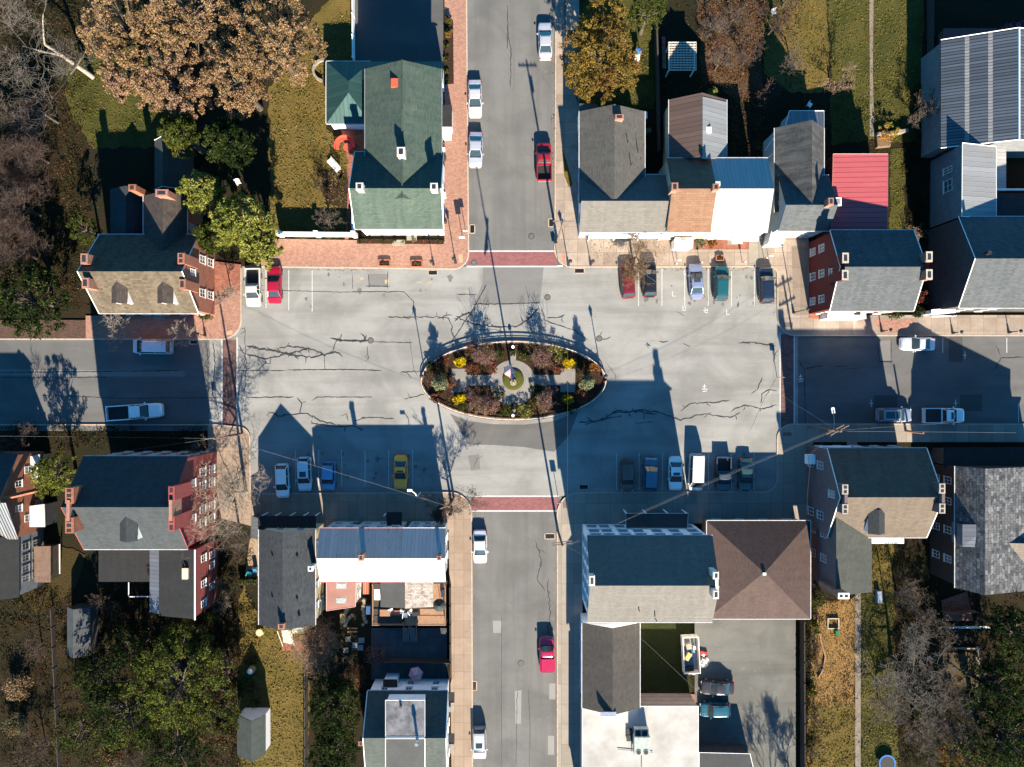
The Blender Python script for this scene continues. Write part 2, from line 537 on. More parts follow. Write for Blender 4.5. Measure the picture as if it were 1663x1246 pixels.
BARK = m_noise('bark', (.07, .055, .042), (.04, .032, .026), 4)
BARK_W = m_noise('pale_bark', (.26, .225, .18), (.14, .115, .09), 3)
TWIG = m_noise('grey_twigs', (.085, .065, .052), (.05, .04, .033), 3)
TWIG_B = m_noise('brown_twigs', (.055, .035, .026), (.03, .02, .016), 3)
TWIG_T = m_noise('tan_twigs', (.2, .13, .085), (.12, .075, .05), 3)
TWIG_W = m_noise('pale_twigs', (.25, .21, .17), (.15, .12, .10), 3)
UTIL = m_noise('pole_timber', (.16, .10, .07), (.09, .06, .045), 3)
WIRE = m_plain('wire', (.13, .13, .13), .5)
LV = {
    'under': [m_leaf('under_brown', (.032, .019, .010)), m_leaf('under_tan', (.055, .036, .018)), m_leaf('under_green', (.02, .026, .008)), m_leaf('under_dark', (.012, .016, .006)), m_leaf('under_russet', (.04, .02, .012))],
    'copper': [m_leaf('copper_leaf', (.215, .140, .068)), m_leaf('copper_leaf_pink', (.205, .122, .080)), m_leaf('copper_leaf_gold', (.21, .14, .06)), m_leaf('copper_leaf_dark', (.11, .068, .034))],
    'gold': [m_leaf('gold_leaf', (.17, .105, .024)), m_leaf('gold_leaf_olive', (.11, .085, .02)), m_leaf('gold_leaf_brown', (.11, .06, .018))],
    'lime': [m_leaf('lime_needle', (.16, .16, .03)), m_leaf('lime_needle_dark', (.085, .10, .02)), m_leaf('lime_needle_pale', (.2, .19, .05))],
    'green': [m_leaf('green_leaf', (.042, .052, .011)), m_leaf('green_leaf_dark', (.022, .032, .008)), m_leaf('green_leaf_olive', (.072, .074, .016))],
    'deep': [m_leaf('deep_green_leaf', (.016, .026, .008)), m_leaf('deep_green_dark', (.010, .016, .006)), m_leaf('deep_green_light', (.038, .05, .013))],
    'sage': [m_leaf('sage_leaf', (.15, .155, .085)), m_leaf('sage_leaf_dark', (.075, .085, .045)), m_leaf('sage_leaf_pale', (.2, .2, .12))],
    'yellow': [m_leaf('yellow_flower', (.55, .40, .006)), m_leaf('yellow_leaf', (.34, .25, .008)), m_leaf('yellow_deep', (.2, .15, .01))],
    'pink': [m_leaf('dusky_leaf', (.17, .09, .07)), m_leaf('dusky_leaf_mauve', (.14, .08, .085)), m_leaf('dusky_leaf_brown', (.10, .055, .035))],
    'rust': [m_leaf('rust_leaf', (.17, .065, .028)), m_leaf('rust_leaf_dark', (.09, .035, .02)), m_leaf('rust_leaf_red', (.15, .045, .03))],
    'orange': [m_leaf('orange_leaf', (.3, .13, .025)), m_leaf('orange_leaf_dark', (.16, .075, .02)), m_leaf('orange_leaf_red', (.24, .07, .025))],
    'tan': [m_leaf('tan_leaf', (.19, .125, .065)), m_leaf('tan_leaf_dark', (.10, .065, .035)), m_leaf('tan_leaf_pale', (.24, .165, .095))],
}

# ---------------------------------------------------------------- the ground, streets, pavements
def arc(cx, cy, r, a0, a1, n=8):
    return [(cx + r * math.cos(R(a0 + (a1 - a0) * i / n)), cy + r * math.sin(R(a0 + (a1 - a0) * i / n))) for i in range(n + 1)]


def W2(pts): return [P(x, y) for x, y in pts]


def rect(x0, y0, x1, y1): return [(x0, y1), (x1, y1), (x1, y0), (x0, y0)]


def sheet(name, pts, z, mat, kind='structure', label=None):
    b = MB(); b.face([(p.x, p.y, z) for p in W2(pts)])
    return tag(b.build(name, mat), kind=kind, label=label)


def slab(name, pts, z, mat):
    b = MB(); b.prism(W2(pts), -.04, z, bottom=False)
    return tag(b.build(name, mat), kind='structure')


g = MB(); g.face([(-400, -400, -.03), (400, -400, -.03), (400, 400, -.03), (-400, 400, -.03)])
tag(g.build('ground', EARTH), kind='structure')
sheet('plaza', rect(340, 433, 1296, 806), 0, ASPH)
sheet('street', rect(755, -2500, 912, 433), -.002, ASPH2)
sheet('street', rect(755, 806, 912, 3500), -.002, ASPH2)
sheet('street', rect(-2500, 540, 340, 700), -.002, ASPH3)
sheet('street', rect(1296, 535, 4000, 700), -.002, ASPH3)
NWK = [(400, 433), (736, 437)] + arc(736, 412, 25, 90, 0) + [(761, 400), (757, -80)]
slab('brick_sidewalk', NWK + [(722, -80), (722, 393), (440, 388), (425, 420)], .13, BRICKPAVE)
NW2 = [(140, 551)] + arc(360, 519, 32, 90, 0) + [(392, 436)]
slab('brick_sidewalk', NW2 + [(345, 425), (318, 440), (330, 512), (150, 513), (140, 513)], .13, BRICKPAVE)
slab('brick_sidewalk', [(-90, 551), (139.8, 551), (139.8, 520), (-90, 520)], .126, m_brick('shade_tinted_brick_paving', (.06, .03, .022), (.05, .04, .03), .35, .3, .15, (.025, .022, .012)))  # west end: tree shade painted into the brick colour
SWK = [(338, 690), (352, 690)] + arc(388, 712, 18, -90, 0) + [(407, 795), (414, 802), (731, 800)] + arc(731, 835, 35, -90, 0) + [(768, 1400)]
slab('sidewalk', SWK + [(735, 1400), (729, 860), (420, 857), (360, 842), (345, 738), (338, 738)], .13, CONC_S)
SEK = [(905, 1400)] + arc(941, 836, 36, 180, 270) + [(1240, 799)] + arc(1240, 777, 22, 90, 0) + arc(1287, 714, 25, 180, 270) + [(1800, 689)]
slab('sidewalk', SEK + [(1800, 718), (1320, 718), (1312, 850), (946, 850), (945, 1400)], .13, CONC_N)
NEK = [(903, -80), (901, 405)] + arc(930, 405, 29, 180, 90) + [(1250, 433)] + arc(1250, 445, 12, -90, 0) + arc(1291, 517, 28, 180, 90) + [(1800, 545)]
slab('sidewalk', NEK + [(1800, 512), (1320, 512), (1312, 380), (942, 380), (940, -80)], .13, CONC)
kb = MB()
for k in (NWK, NEK): kb.wallstrip(W2(k), .17, -.04, .146)
for k in (NW2, SWK, SEK, [(-90, 690), (338, 690)], [(-90, 551), (139.9, 551)]): kb.wallstrip(W2(k), .17, -.04, .146)
tag(kb.build('kerb', KERB), kind='structure')
# crosswalks with white edges
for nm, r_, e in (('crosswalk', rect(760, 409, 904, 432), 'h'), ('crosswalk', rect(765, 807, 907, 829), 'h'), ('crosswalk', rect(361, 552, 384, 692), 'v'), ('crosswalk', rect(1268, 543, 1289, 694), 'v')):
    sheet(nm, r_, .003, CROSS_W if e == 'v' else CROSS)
mk = MB()
ZM = .008


def line(x0, y0, x1, y1, w=.1, z=ZM): mk.ribbon(W2([(x0, y0), (x1, y1)]), w, z)


for y in (408, 433): line(758, y, 906, y, .2)
for y in (806, 830): line(762, y, 908, y, .2)
line(360.5, 550, 360.5, 692, .16); line(385, 548, 385, 692, .16)
line(1267, 540, 1267, 700, .16); line(1290, 543, 1290, 690, .16)
for x in (1037, 1075, 1112, 1150, 1188, 1225): line(x, 437, x, 497)
for x, y in ((432, 500), (469, 504), (507, 506)): line(x, 439, x, y)
for x in (480, 517.5, 555, 593, 631, 670): line(x, 731, x, 790)
for x in (1001, 1038, 1076, 1113, 1150.5, 1188, 1224.5): line(x, 736, x, 796)
for x in (1483, 1531, 1635): line(x, 549, x, 573)
line(1479, 660, 1479, 688); line(1654, 656, 1654, 686)
for x, y in ((1567, 577), (1552, 655), (1415, 655)):
    line(x - 3, y, x + 3, y, .12); line(x, y - 6, x, y + 6, .12, ZM + .002)
for x, y, f in ((1092, 477, 1), (1109, 500, 0), (1145, 504, 2), (1180, 507, 1), (1111, 442, 0)):   # worn stall marks
    line(x, y - 4, x, y + 4, .11); line(x, y + 4, x + 5, y + 4, .11, ZM + .001)
    if f != 1: line(x + 4, y - 3, x + 4, y + 2, .11, ZM + .001)
    if f == 2: line(x - 3, y, x + 4, y, .11, ZM + .002)
for x, y in ((1144, 628), (1300, 612)):
    line(x - 4, y + 4, x + 5, y + 4, .13); line(x, y - 4, x, y + 3, .13); line(x - 3, y, x + 3, y - 1, .11, ZM + .001); line(x - 3, y + 8, x + 4, y + 7, .12)

tag(mk.build('road_markings', PAINT_W), kind='structure')
ym = MB()
ym.ribbon(W2([(625, 458), (632, 457)]), .5, ZM); ym.ribbon(W2([(677, 458.5), (685, 458.5)]), .13, ZM); ym.ribbon(W2([(693, 459), (701, 459)]), .13, ZM); ym.ribbon(W2([(585, 453), (591, 452)]), .3, ZM)
tag(ym.build('worn_road_markings', PAINT_Y), kind='structure')
# patches of other asphalt
NP = 0


def patch(pts, mat):
    global NP
    NP += 1
    b = MB(); b.face([(p.x, p.y, .002 + .0003 * NP) for p in W2(pts)])
    tag(b.build('road_patch', mat), kind='structure')


PT_D = m_road('patch_asphalt_dark', (.092, .089, .085), .7)
PT_M = m_road('patch_asphalt_mid', (.125, .122, .118), .85)
PT_L = m_road('patch_asphalt_light', (.185, .18, .168), .9)
PT_K = m_road('patch_asphalt_black', (.05, .05, .05), .8)
patch([(785, 434), (783, 462), (770, 492), (838, 494), (877, 492), (883, 434)], PT_M)
patch([(731, 672), (760, 684), (800, 689), (850, 690), (900, 684), (940, 668), (925, 705), (900, 734), (850, 726), (800, 723), (760, 722)], PT_D)
patch([(760, 740), (778, 738), (780, 762), (765, 765)], PT_M)
patch([(878, 781), (911, 781), (911, 803), (878, 803)], PT_L)
patch([(800, 1008), (815, 1008), (813, 1028), (801, 1028)], PT_L)
patch([(836, 1122), (847, 1121), (846, 1175), (837, 1176)], PT_L)
patch([(892, 1110), (902, 1110), (902, 1136), (892, 1136)], PT_L)
patch([(890, 1195), (900, 1195), (900, 1226), (890, 1226)], PT_L)
patch([(599, 445), (630, 445), (630, 466), (599, 466)], PT_M)
patch([(1541, 547), (1563, 547), (1563, 588), (1541, 588)], PT_K)
patch([(1559, 641), (1595, 641), (1595, 668), (1559, 668)], PT_K)
patch([(1419, 642), (1457, 642), (1457, 668), (1419, 668)], PT_K)
patch([(1429, 554), (1446, 552), (1448, 586), (1429, 586)], PT_M)
patch([(0, 600), (300, 602), (300, 612), (0, 610)], PT_M)

# oil stains and worn spots in the parking bays
os_ = MB(); sr = random.Random(41); NS = 0
OILM = m_noise('oil_stain_asphalt', (.095, .09, .083), (.13, .126, .118), 5, (.06, .058, .055), 1.5)
for x0, y0, x1, y1, n in ((1040, 440, 1255, 495, 26), (400, 442, 510, 500, 10), (470, 735, 690, 792, 24), (1000, 738, 1235, 794, 24), (772, 150, 800, 400, 10), (875, 40, 898, 400, 14), (875, 880, 902, 1240, 22), (1140, 1020, 1280, 1230, 18), (520, 445, 740, 480, 10)):
    for i in range(n):
        x, y, r_ = sr.uniform(x0, x1), sr.uniform(y0, y1), sr.uniform(.8, 3.2) * (1.8 if sr.random() < .15 else 1)
        NS += 1
        if y > 1000 and x > 1100: zz = .05 + NS * .0001
        else: zz = .0055 - .0008 + NS * .00001
        pts = [(x + r_ * sr.uniform(.55, 1.2) * math.cos(6.283 * k / 13), y + r_ * 1.3 * sr.uniform(.55, 1.2) * math.sin(6.283 * k / 13)) for k in range(13)]
        os_.face([(p.x, p.y, zz) for p in W2(pts)])
tag(os_.build('oil_stains', OILM), kind='structure')

# sealed cracks
cr = random.Random(11)
ck = MB(); NC = [0]


def crack(pts, w=.07, jit=1.0, side=0.0):
    """pts in px; wanders between them; side = chance of a short side crack"""
    out = []
    for i in range(len(pts) - 1):
        (x0, y0), (x1, y1) = pts[i], pts[i + 1]
        n = max(1, int(math.hypot(x1 - x0, y1 - y0) / 4))
        for k in range(n):
            t = k / n
            out.append((x0 + (x1 - x0) * t + cr.uniform(-jit, jit) * (k > 0), y0 + (y1 - y0) * t + cr.uniform(-jit, jit) * (k > 0)))
    out.append(pts[-1])
    NC[0] += 1
    ws = [w * cr.uniform(.6, 1.4) for _ in out]; ws[0] = ws[-1] = w * .3
    ck.ribbon(W2(out), ws, .0068 + (NC[0] % 23) * .0001)
    for p in out[1:-1]:
        if cr.random() < side:
            a = cr.uniform(0, 6.28); L = cr.uniform(4, 13)
            m_ = (p[0] + math.cos(a) * L * .5 + cr.uniform(-2, 2), p[1] + math.sin(a) * L * .5 + cr.uniform(-2, 2))
            crack([p, m_, (p[0] + math.cos(a + cr.uniform(-.6, .6)) * L, p[1] + math.sin(a) * L)], w * .75, .7, 0)


crack([(387, 602), (465, 602)], .1, .4); crack([(466, 601), (560, 600), (620, 602)], .11, .4)
crack([(400, 646), (478, 645)], .13, .7, .05); crack([(506, 651), (515, 645), (605, 645)], .1, .4)
crack([(400, 562), (425, 567), (456, 572), (480, 578), (510, 580), (540, 573), (553, 573)], .2, 1.5, .32)
crack([(400, 575), (430, 583), (460, 577), (500, 566), (520, 572), (528, 580)], .18, 2, .35)
crack([(452, 566), (470, 562), (505, 567)], .16, 1.2, .2); crack([(536, 549), (560, 553), (598, 553)], .22, 1, .25); crack([(545, 553), (590, 555)], .16, 1.2, .1)
crack([(540, 575), (545, 556), (552, 548)], .12, 1, .1); crack([(606, 555), (670, 557)], .09, .4); crack([(597, 562), (597, 575), (598, 585)], .1, .8, .1)
crack([(528, 600), (527, 580)], .07, .5); crack([(440, 590), (428, 592), (420, 602)], .12, 1.5, .2)
crack([(435, 668), (455, 676), (485, 672), (500, 672), (520, 684), (545, 690)], .15, 1.6, .25)
crack([(482, 646), (490, 655), (487, 672)], .12, 1, .2); crack([(505, 688), (540, 692), (575, 692), (590, 700)], .13, 1.2, .15)
crack([(575, 683), (600, 678), (640, 680)], .12, 1, .25); crack([(553, 676), (563, 672), (566, 684)], .1, .8, .1)
crack([(630, 514), (660, 516), (712, 515), (728, 517), (735, 530), (733, 540), (740, 552)], .12, 1.2, .15)
crack([(655, 513), (664, 518), (668, 512)], .14, 1, .3); crack([(710, 518), (725, 512), (735, 512)], .12, 1, .2)
crack([(738, 522), (752, 512), (765, 508), (772, 498)], .16, 1.6, .35); crack([(740, 514), (756, 522), (775, 528), (820, 532)], .15, 1.6, .2)
crack([(730, 560), (750, 530), (768, 503), (790, 462)], .12, .6, .05); crack([(768, 494), (800, 494), (838, 493), (878, 492)], .13, .6, .03)
crack([(570, 474), (655, 474), (672, 490), (670, 512)], .09, .8, .03); crack([(430, 471), (570, 475)], .07, .5)
crack([(572, 443), (573, 470)], .07, .4); crack([(598, 445), (600, 468)], .1, .3); crack([(594, 465), (634, 465)], .12, .3); crack([(630, 440), (629, 470)], .08, .3)
crack([(742, 478), (775, 479)], .1, .4); crack([(800, 531), (840, 530), (858, 518), (875, 498)], .17, 1.3, .25)
crack([(880, 500), (884, 520), (905, 528), (932, 536), (956, 553)], .11, 1, .06); crack([(888, 516), (905, 516), (917, 511)], .14, 1, .1)
crack([(820, 540), (805, 535), (775, 536)], .1, .8, .1)
crack([(968, 553), (985, 551), (992, 547)], .1, .6); crack([(973, 547), (978, 538)], .1, .5); crack([(1047, 560), (1056, 562), (1050, 557), (1053, 566)], .12, .5, .1)
crack([(1070, 554), (1078, 556), (1086, 554)], .12, .5); crack([(1109, 558), (1116, 561), (1121, 564)], .15, .6, .1); crack([(1098, 505), (1112, 514)], .06, .4)
crack([(1199, 557), (1225, 556), (1260, 562)], .14, .9, .15); crack([(1255, 560), (1258, 580), (1256, 588)], .13, 1, .2)
crack([(940, 686), (970, 684), (1000, 668), (1030, 668), (1066, 672)], .16, 1.8, .3); crack([(995, 672), (1045, 666), (1070, 670), (1105, 683), (1135, 674), (1155, 670)], .15, 1.5, .2)
crack([(950, 690), (985, 680), (1010, 675)], .13, 1.5, .3); crack([(1030, 688), (1065, 685)], .08, 1.2, .1)
crack([(1105, 668), (1120, 656), (1155, 654), (1185, 650)], .13, 1, .12); crack([(1150, 673), (1185, 678), (1203, 670)], .13, 1.2, .15)
crack([(1190, 666), (1210, 658), (1240, 664), (1262, 658)], .12, 1.2, .2); crack([(1235, 655), (1237, 640), (1250, 633), (1262, 635)], .12, 1.2, .2)
crack([(1220, 640), (1230, 633), (1238, 612)], .1, 1, .15); crack([(1150, 474), (1149, 490)], .12, .5); crack([(1199, 490), (1198, 500)], .14, .4); crack([(1213, 490), (1213, 501)], .06, .3)
crack([(690, 640), (660, 648), (655, 648)], .1, .8, .1); crack([(650, 605), (685, 603)], .12, 1, .15); crack([(665, 550), (672, 600), (678, 612)], .05, .8)
crack([(985, 590), (1000, 610), (1000, 620)], .06, .7); crack([(0, 605), (120, 604), (290, 602)], .11, .4); crack([(0, 613), (60, 614), (175, 613)], .09, .6, .05); crack([(70, 642), (200, 647), (355, 646)], .09, .5, .02)
crack([(1297, 585), (1306, 600), (1308, 690)], .1, .7); crack([(1306, 600), (1325, 595), (1337, 595)], .13, .8, .05); crack([(1615, 600), (1625, 582), (1663, 580)], .13, 1, .1); crack([(1617, 560), (1626, 580)], .08, .8); crack([(1355, 595), (1378, 595)], .11, .3)
crack([(1424, 556), (1429, 588), (1450, 588)], .1, .3); crack([(1447, 552), (1447, 592)], .12, .3); crack([(1425, 587), (1450, 587)], .12, .3); crack([(1360, 600), (1395, 598)], .08, .5)
crack([(824, 8), (825, 60), (830, 80), (829, 142)], .09, .7, .02); crack([(824, 40), (824, 80)], .07, .5); crack([(870, 880), (880, 910), (872, 940), (885, 960)], .09, 2, .2)
crack([(858, 1120), (861, 1180), (860, 1246)], .05, .6); crack([(815, 1000), (814, 1120), (815, 1246)], .05, .5); crack([(840, 1120), (838, 1240)], .06, .6); crack([(770, 760), (775, 745), (785, 740)], .05, .8); crack([(1218, 700), (1240, 650), (1262, 612)], .03, .2)
crack([(890, 940), (893, 1000), (888, 1040)], .1, 2, .1); crack([(398, 530), (398, 560), (400, 590), (397, 640)], .1, 1.2, .25); crack([(388, 560), (398, 575), (396, 600)], .11, 1.5, .3); crack([(345, 556), (350, 590), (345, 640), (352, 660)], .12, 1.5, .15)
tag(ck.build('crack_sealant', CRACK), kind='structure')

# yards, lawns, paths
ZG = [-.012]


YR = random.Random(23)


def yard(name, pts, mat):
    ZG[0] += .0035
    if name in ('lawn', 'garden_bed'):      # ragged grass edge
        out = []
        for i, (x, y) in enumerate(pts):
            x2, y2 = pts[(i + 1) % len(pts)]
            n = max(1, int(math.hypot(x2 - x, y2 - y) / 4))
            w_ = 0
            for k in range(n):
                w_ = w_ * .7 + YR.uniform(-2.2, 2.2)
                dx, dy = (y2 - y), -(x2 - x); L = math.hypot(dx, dy) or 1
                out.append((x + (x2 - x) * k / n + dx / L * w_, y + (y2 - y) * k / n + dy / L * w_))
        pts = out
    return sheet(name, pts, ZG[0], mat)


yard('lawn', [(436, 150), (500, 40), (574, -60), (574, 100), (530, 100), (530, 210), (568, 240), (574, 386), (440, 386)], LAWN_O)
yard('lawn', [(110, 100), (270, 40), (290, 240), (150, 240), (110, 180)], LAWN_G)
yard('lawn', [(395, 945), (424, 1015), (500, 1020), (500, 1290), (385, 1290), (388, 1000)], LAWN_O)
yard('lawn', [(1345, -60), (1500, -60), (1500, 235), (1420, 225), (1350, 235)], LAWN_G)
yard('lawn', [(1240, -60), (1345, -60), (1345, 150), (1290, 150), (1240, 120)], LAWN_O)
yard('lawn', [(1318, 990), (1389, 965), (1389, 1290), (1310, 1290)], LEAFBED)
yard('lawn', [(1318, 1130), (1350, 1150), (1389, 1140), (1389, 1290), (1310, 1290)], LAWN_O)
yard('lawn', [(1397, 965), (1450, 930), (1460, 1290), (1397, 1290)], LAWN_G)
yard('lawn', [(1415, 880), (1450, 880), (1450, 960), (1415, 965)], LAWN_O)
yard('lawn', [(905, -60), (1068, -60), (1064, 175), (940, 175), (940, 60)], LAWN_G)
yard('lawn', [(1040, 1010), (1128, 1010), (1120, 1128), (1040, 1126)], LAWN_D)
yard('lawn', [(1445, 240), (1470, 240), (1470, 375), (1445, 375)], LAWN_G)
yard('garden_bed', [(1130, 0), (1230, 0), (1240, 150), (1190, 160), (1140, 120)], m_ground('brown_thicket', [(.06, .035, .02), (.09, .055, .03), (.04, .03, .015), (.07, .04, .025)], .5))
yard('garden_bed', [(515, 275), (560, 275), (572, 310), (570, 345), (530, 330)], MULCH)
yard('garden_bed', [(722, 120), (737, 40), (737, 140), (724, 140)], MULCH)
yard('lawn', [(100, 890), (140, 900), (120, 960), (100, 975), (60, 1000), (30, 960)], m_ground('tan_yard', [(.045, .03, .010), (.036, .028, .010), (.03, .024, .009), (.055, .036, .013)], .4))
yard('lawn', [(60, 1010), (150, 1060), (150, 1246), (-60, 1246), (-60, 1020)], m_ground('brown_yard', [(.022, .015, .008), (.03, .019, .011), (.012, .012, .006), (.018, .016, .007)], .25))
yard('parking_lot', rect(577, -200, 720, 102), ASPH_D)
yard('parking_lot', [(1128, 1003), (1292, 1003), (1292, 1400), (1128, 1400)], ASPH_L)
yard('patio', [(552, 205), (600, 205), (600, 290), (576, 300), (574, 345), (566, 390), (560, 390), (566, 300), (562, 240)], BRICKPAVE_P)
yard('patio', rect(458, 1042, 498, 1057), BRICKPAVE_P)
yard('patio', rect(722, -60, 757, 40), CROSS)
yard('path', rect(1388.5, 962, 1397.5, 1400), PATH)
yard('path', [(1411, -60), (1419, -60), (1417, 120), (1420, 222), (1412, 222), (1412, 120)], PATH)
yard('path', [(1074, 60), (1080, 60), (1082, 112), (1076, 112)], PATH)
yard('patio', [(1528, 975), (1570, 960), (1580, 1008), (1532, 1008)], BRICKPAVE_P)
yard('garden_bed', [(1508, 1060), (1584, 1060), (1584, 1120), (1500, 1110)], m_ground('bare_garden', [(.075, .055, .03), (.06, .042, .022), (.05, .038, .02), (.085, .06, .035)], .4))
yard('path', rect(1584, 1050, 1591, 1140), PATH)
yard('patio', [(603, 1020), (726, 1020), (726, 1104), (603, 1104)], m_slab('dark_patio', (.05, .055, .06), 1, 1))
yard('patio', [(1040, 1127), (1130, 1127), (1130, 1146), (1040, 1146)], BRNROOF)
# overlays on the pavements (4 mm above the slabs)
def over(name, pts, mat, z=.135): return sheet(name, pts, z, mat)


over('brick_sidewalk', [(1417, 519), (1487, 519), (1463, 541), (1431, 541)], BRICKPAVE)
over('tree_pit', [(320, 516), (392, 470), (392, 430), (350, 425), (330, 470)], BRICKPAVE_P)
over('patio', rect(1126, 382, 1216, 405.5), BRICKPAVE_P)
over('sidewalk', rect(1216, 392, 1250, 431), CONC_N)
over('sidewalk', [(1285, 400), (1312, 400), (1312, 512), (1288, 512)], m_slab('brown_concrete', (.17, .135, .11), 2.5, 2.5))
over('tactile_paving', rect(745, 413, 752, 427), m_plain('tan_tactile', (.3, .2, .13)))
over('tactile_paving', rect(912, 411, 918, 425), m_plain('red_tactile', (.34, .14, .1)))
over('tactile_paving', rect(914, 811, 921, 825), m_plain('brown_tactile', (.12, .08, .065)))
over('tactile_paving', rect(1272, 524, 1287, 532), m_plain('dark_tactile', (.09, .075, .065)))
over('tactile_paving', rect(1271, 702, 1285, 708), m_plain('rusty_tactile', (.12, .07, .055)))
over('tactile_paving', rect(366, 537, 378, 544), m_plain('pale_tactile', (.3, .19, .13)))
for x, y, a, b in ((768, 1160, 750, 1246), (738, 935, 752, 985), (1050, 380, 1075, 431)): pass
over('garden_bed', [(722, 22), (736, 34), (737, 137), (722, 138)], MULCH)
over('garden_bed', [(580, 388), (721, 390), (721, 397), (580, 396)], MULCH)
over('garden_bed', [(912, 240), (920, 262), (930, 300), (924, 305), (916, 285)], LAWN_O)

# ---------------------------------------------------------------- the island
IC, IRX, IRY = (834, 618.5), 148, 62
def ell(rx, ry, n=96, c=IC): return [(c[0] + rx * math.cos(2 * math.pi * k / n), c[1] - ry * math.sin(2 * math.pi * k / n)) for k in range(n)]


slab('island_bed', ell(IRX, IRY), .24, MULCH)
kb = MB(); e_ = W2(ell(IRX + 1, IRY + 1)); kb.wallstrip(e_ + [e_[0], e_[1]], .36, 0, .27)
tag(kb.build('island_kerb', m_noise('rust_brick_kerb', (.16, .085, .055), (.10, .06, .045), 4, (.2, .165, .13), .9)), kind='structure')
isl_path = m_noise('island_path', (.15, .14, .13), (.12, .11, .10), 6, (.18, .165, .15), .8)
ZI = .245
for pts, dz in ((ell(37, 37, 40, (833, 622)), .012), (rect(758, 609, 800, 626), .008), (rect(866, 609, 910, 626), .008), (rect(733, 599, 758, 637), .004), (rect(910, 599, 934, 637), .004), (rect(829, 568, 838, 588), .008), (rect(830, 655, 837, 672), .008)):
    b = MB(); b.face([(p.x, p.y, ZI + dz) for p in W2(pts)]); tag(b.build('island_path', isl_path), kind='structure')
b = MB(); m_ = W2(ell(17.5, 17.5, 36, (833.5, 616.5)))
c_ = P(833.5, 616.5)
prev = [(p.x, p.y, .25) for p in m_]
for f, z in ((.97, .4), (.8, .5), (.4, .56)):
    cur = [(c_.x + (p.x - c_.x) * f, c_.y + (p.y - c_.y) * f, z) for p in m_]
    for k in range(36): b.face([prev[k], prev[(k + 1) % 36], cur[(k + 1) % 36], cur[k]], smooth=True)
    prev = cur
b.face(prev)
tag(b.build('grass_mound', m_ground('mound_grass', [(.06, .07, .012), (.075, .075, .018), (.04, .055, .012), (.07, .06, .015)], .8)), kind='structure')
RAILW = m_noise('chipped_white_rail', (.55, .53, .50), (.24, .22, .2), 2.2, lo=.45, hi=.7)
t = thing('island_railing', 'low white oval railing around the planted island in the square', 'railing', P(*IC))
for i in range(36):
    p = e_[(i * 96 // 36) % 96]
    MB().box((p.x, p.y, .25), (.06, .06, .5)).build('post', RAILW, t)
b = MB(); b.wallstrip(e_ + [e_[0], e_[1]], .07, .64, .75); b.build('top_rail', RAILW, t)
b = MB(); b.wallstrip(e_ + [e_[0], e_[1]], .04, .42, .48); b.build('lower_rail', RAILW, t)

# ---------------------------------------------------------------- buildings
GUTW = m_plain('gutter_white', (.36, .36, .36), .5)


def gutterbox(b, p, q, w=.09, h=.1):
    p, q = Vector(p), Vector(q)
    d = q - p; c = (p + q) / 2
    b.box((c.x, c.y, min(p.z, q.z) - h * .5), (d.length, w, h), math.atan2(d.y, d.x))


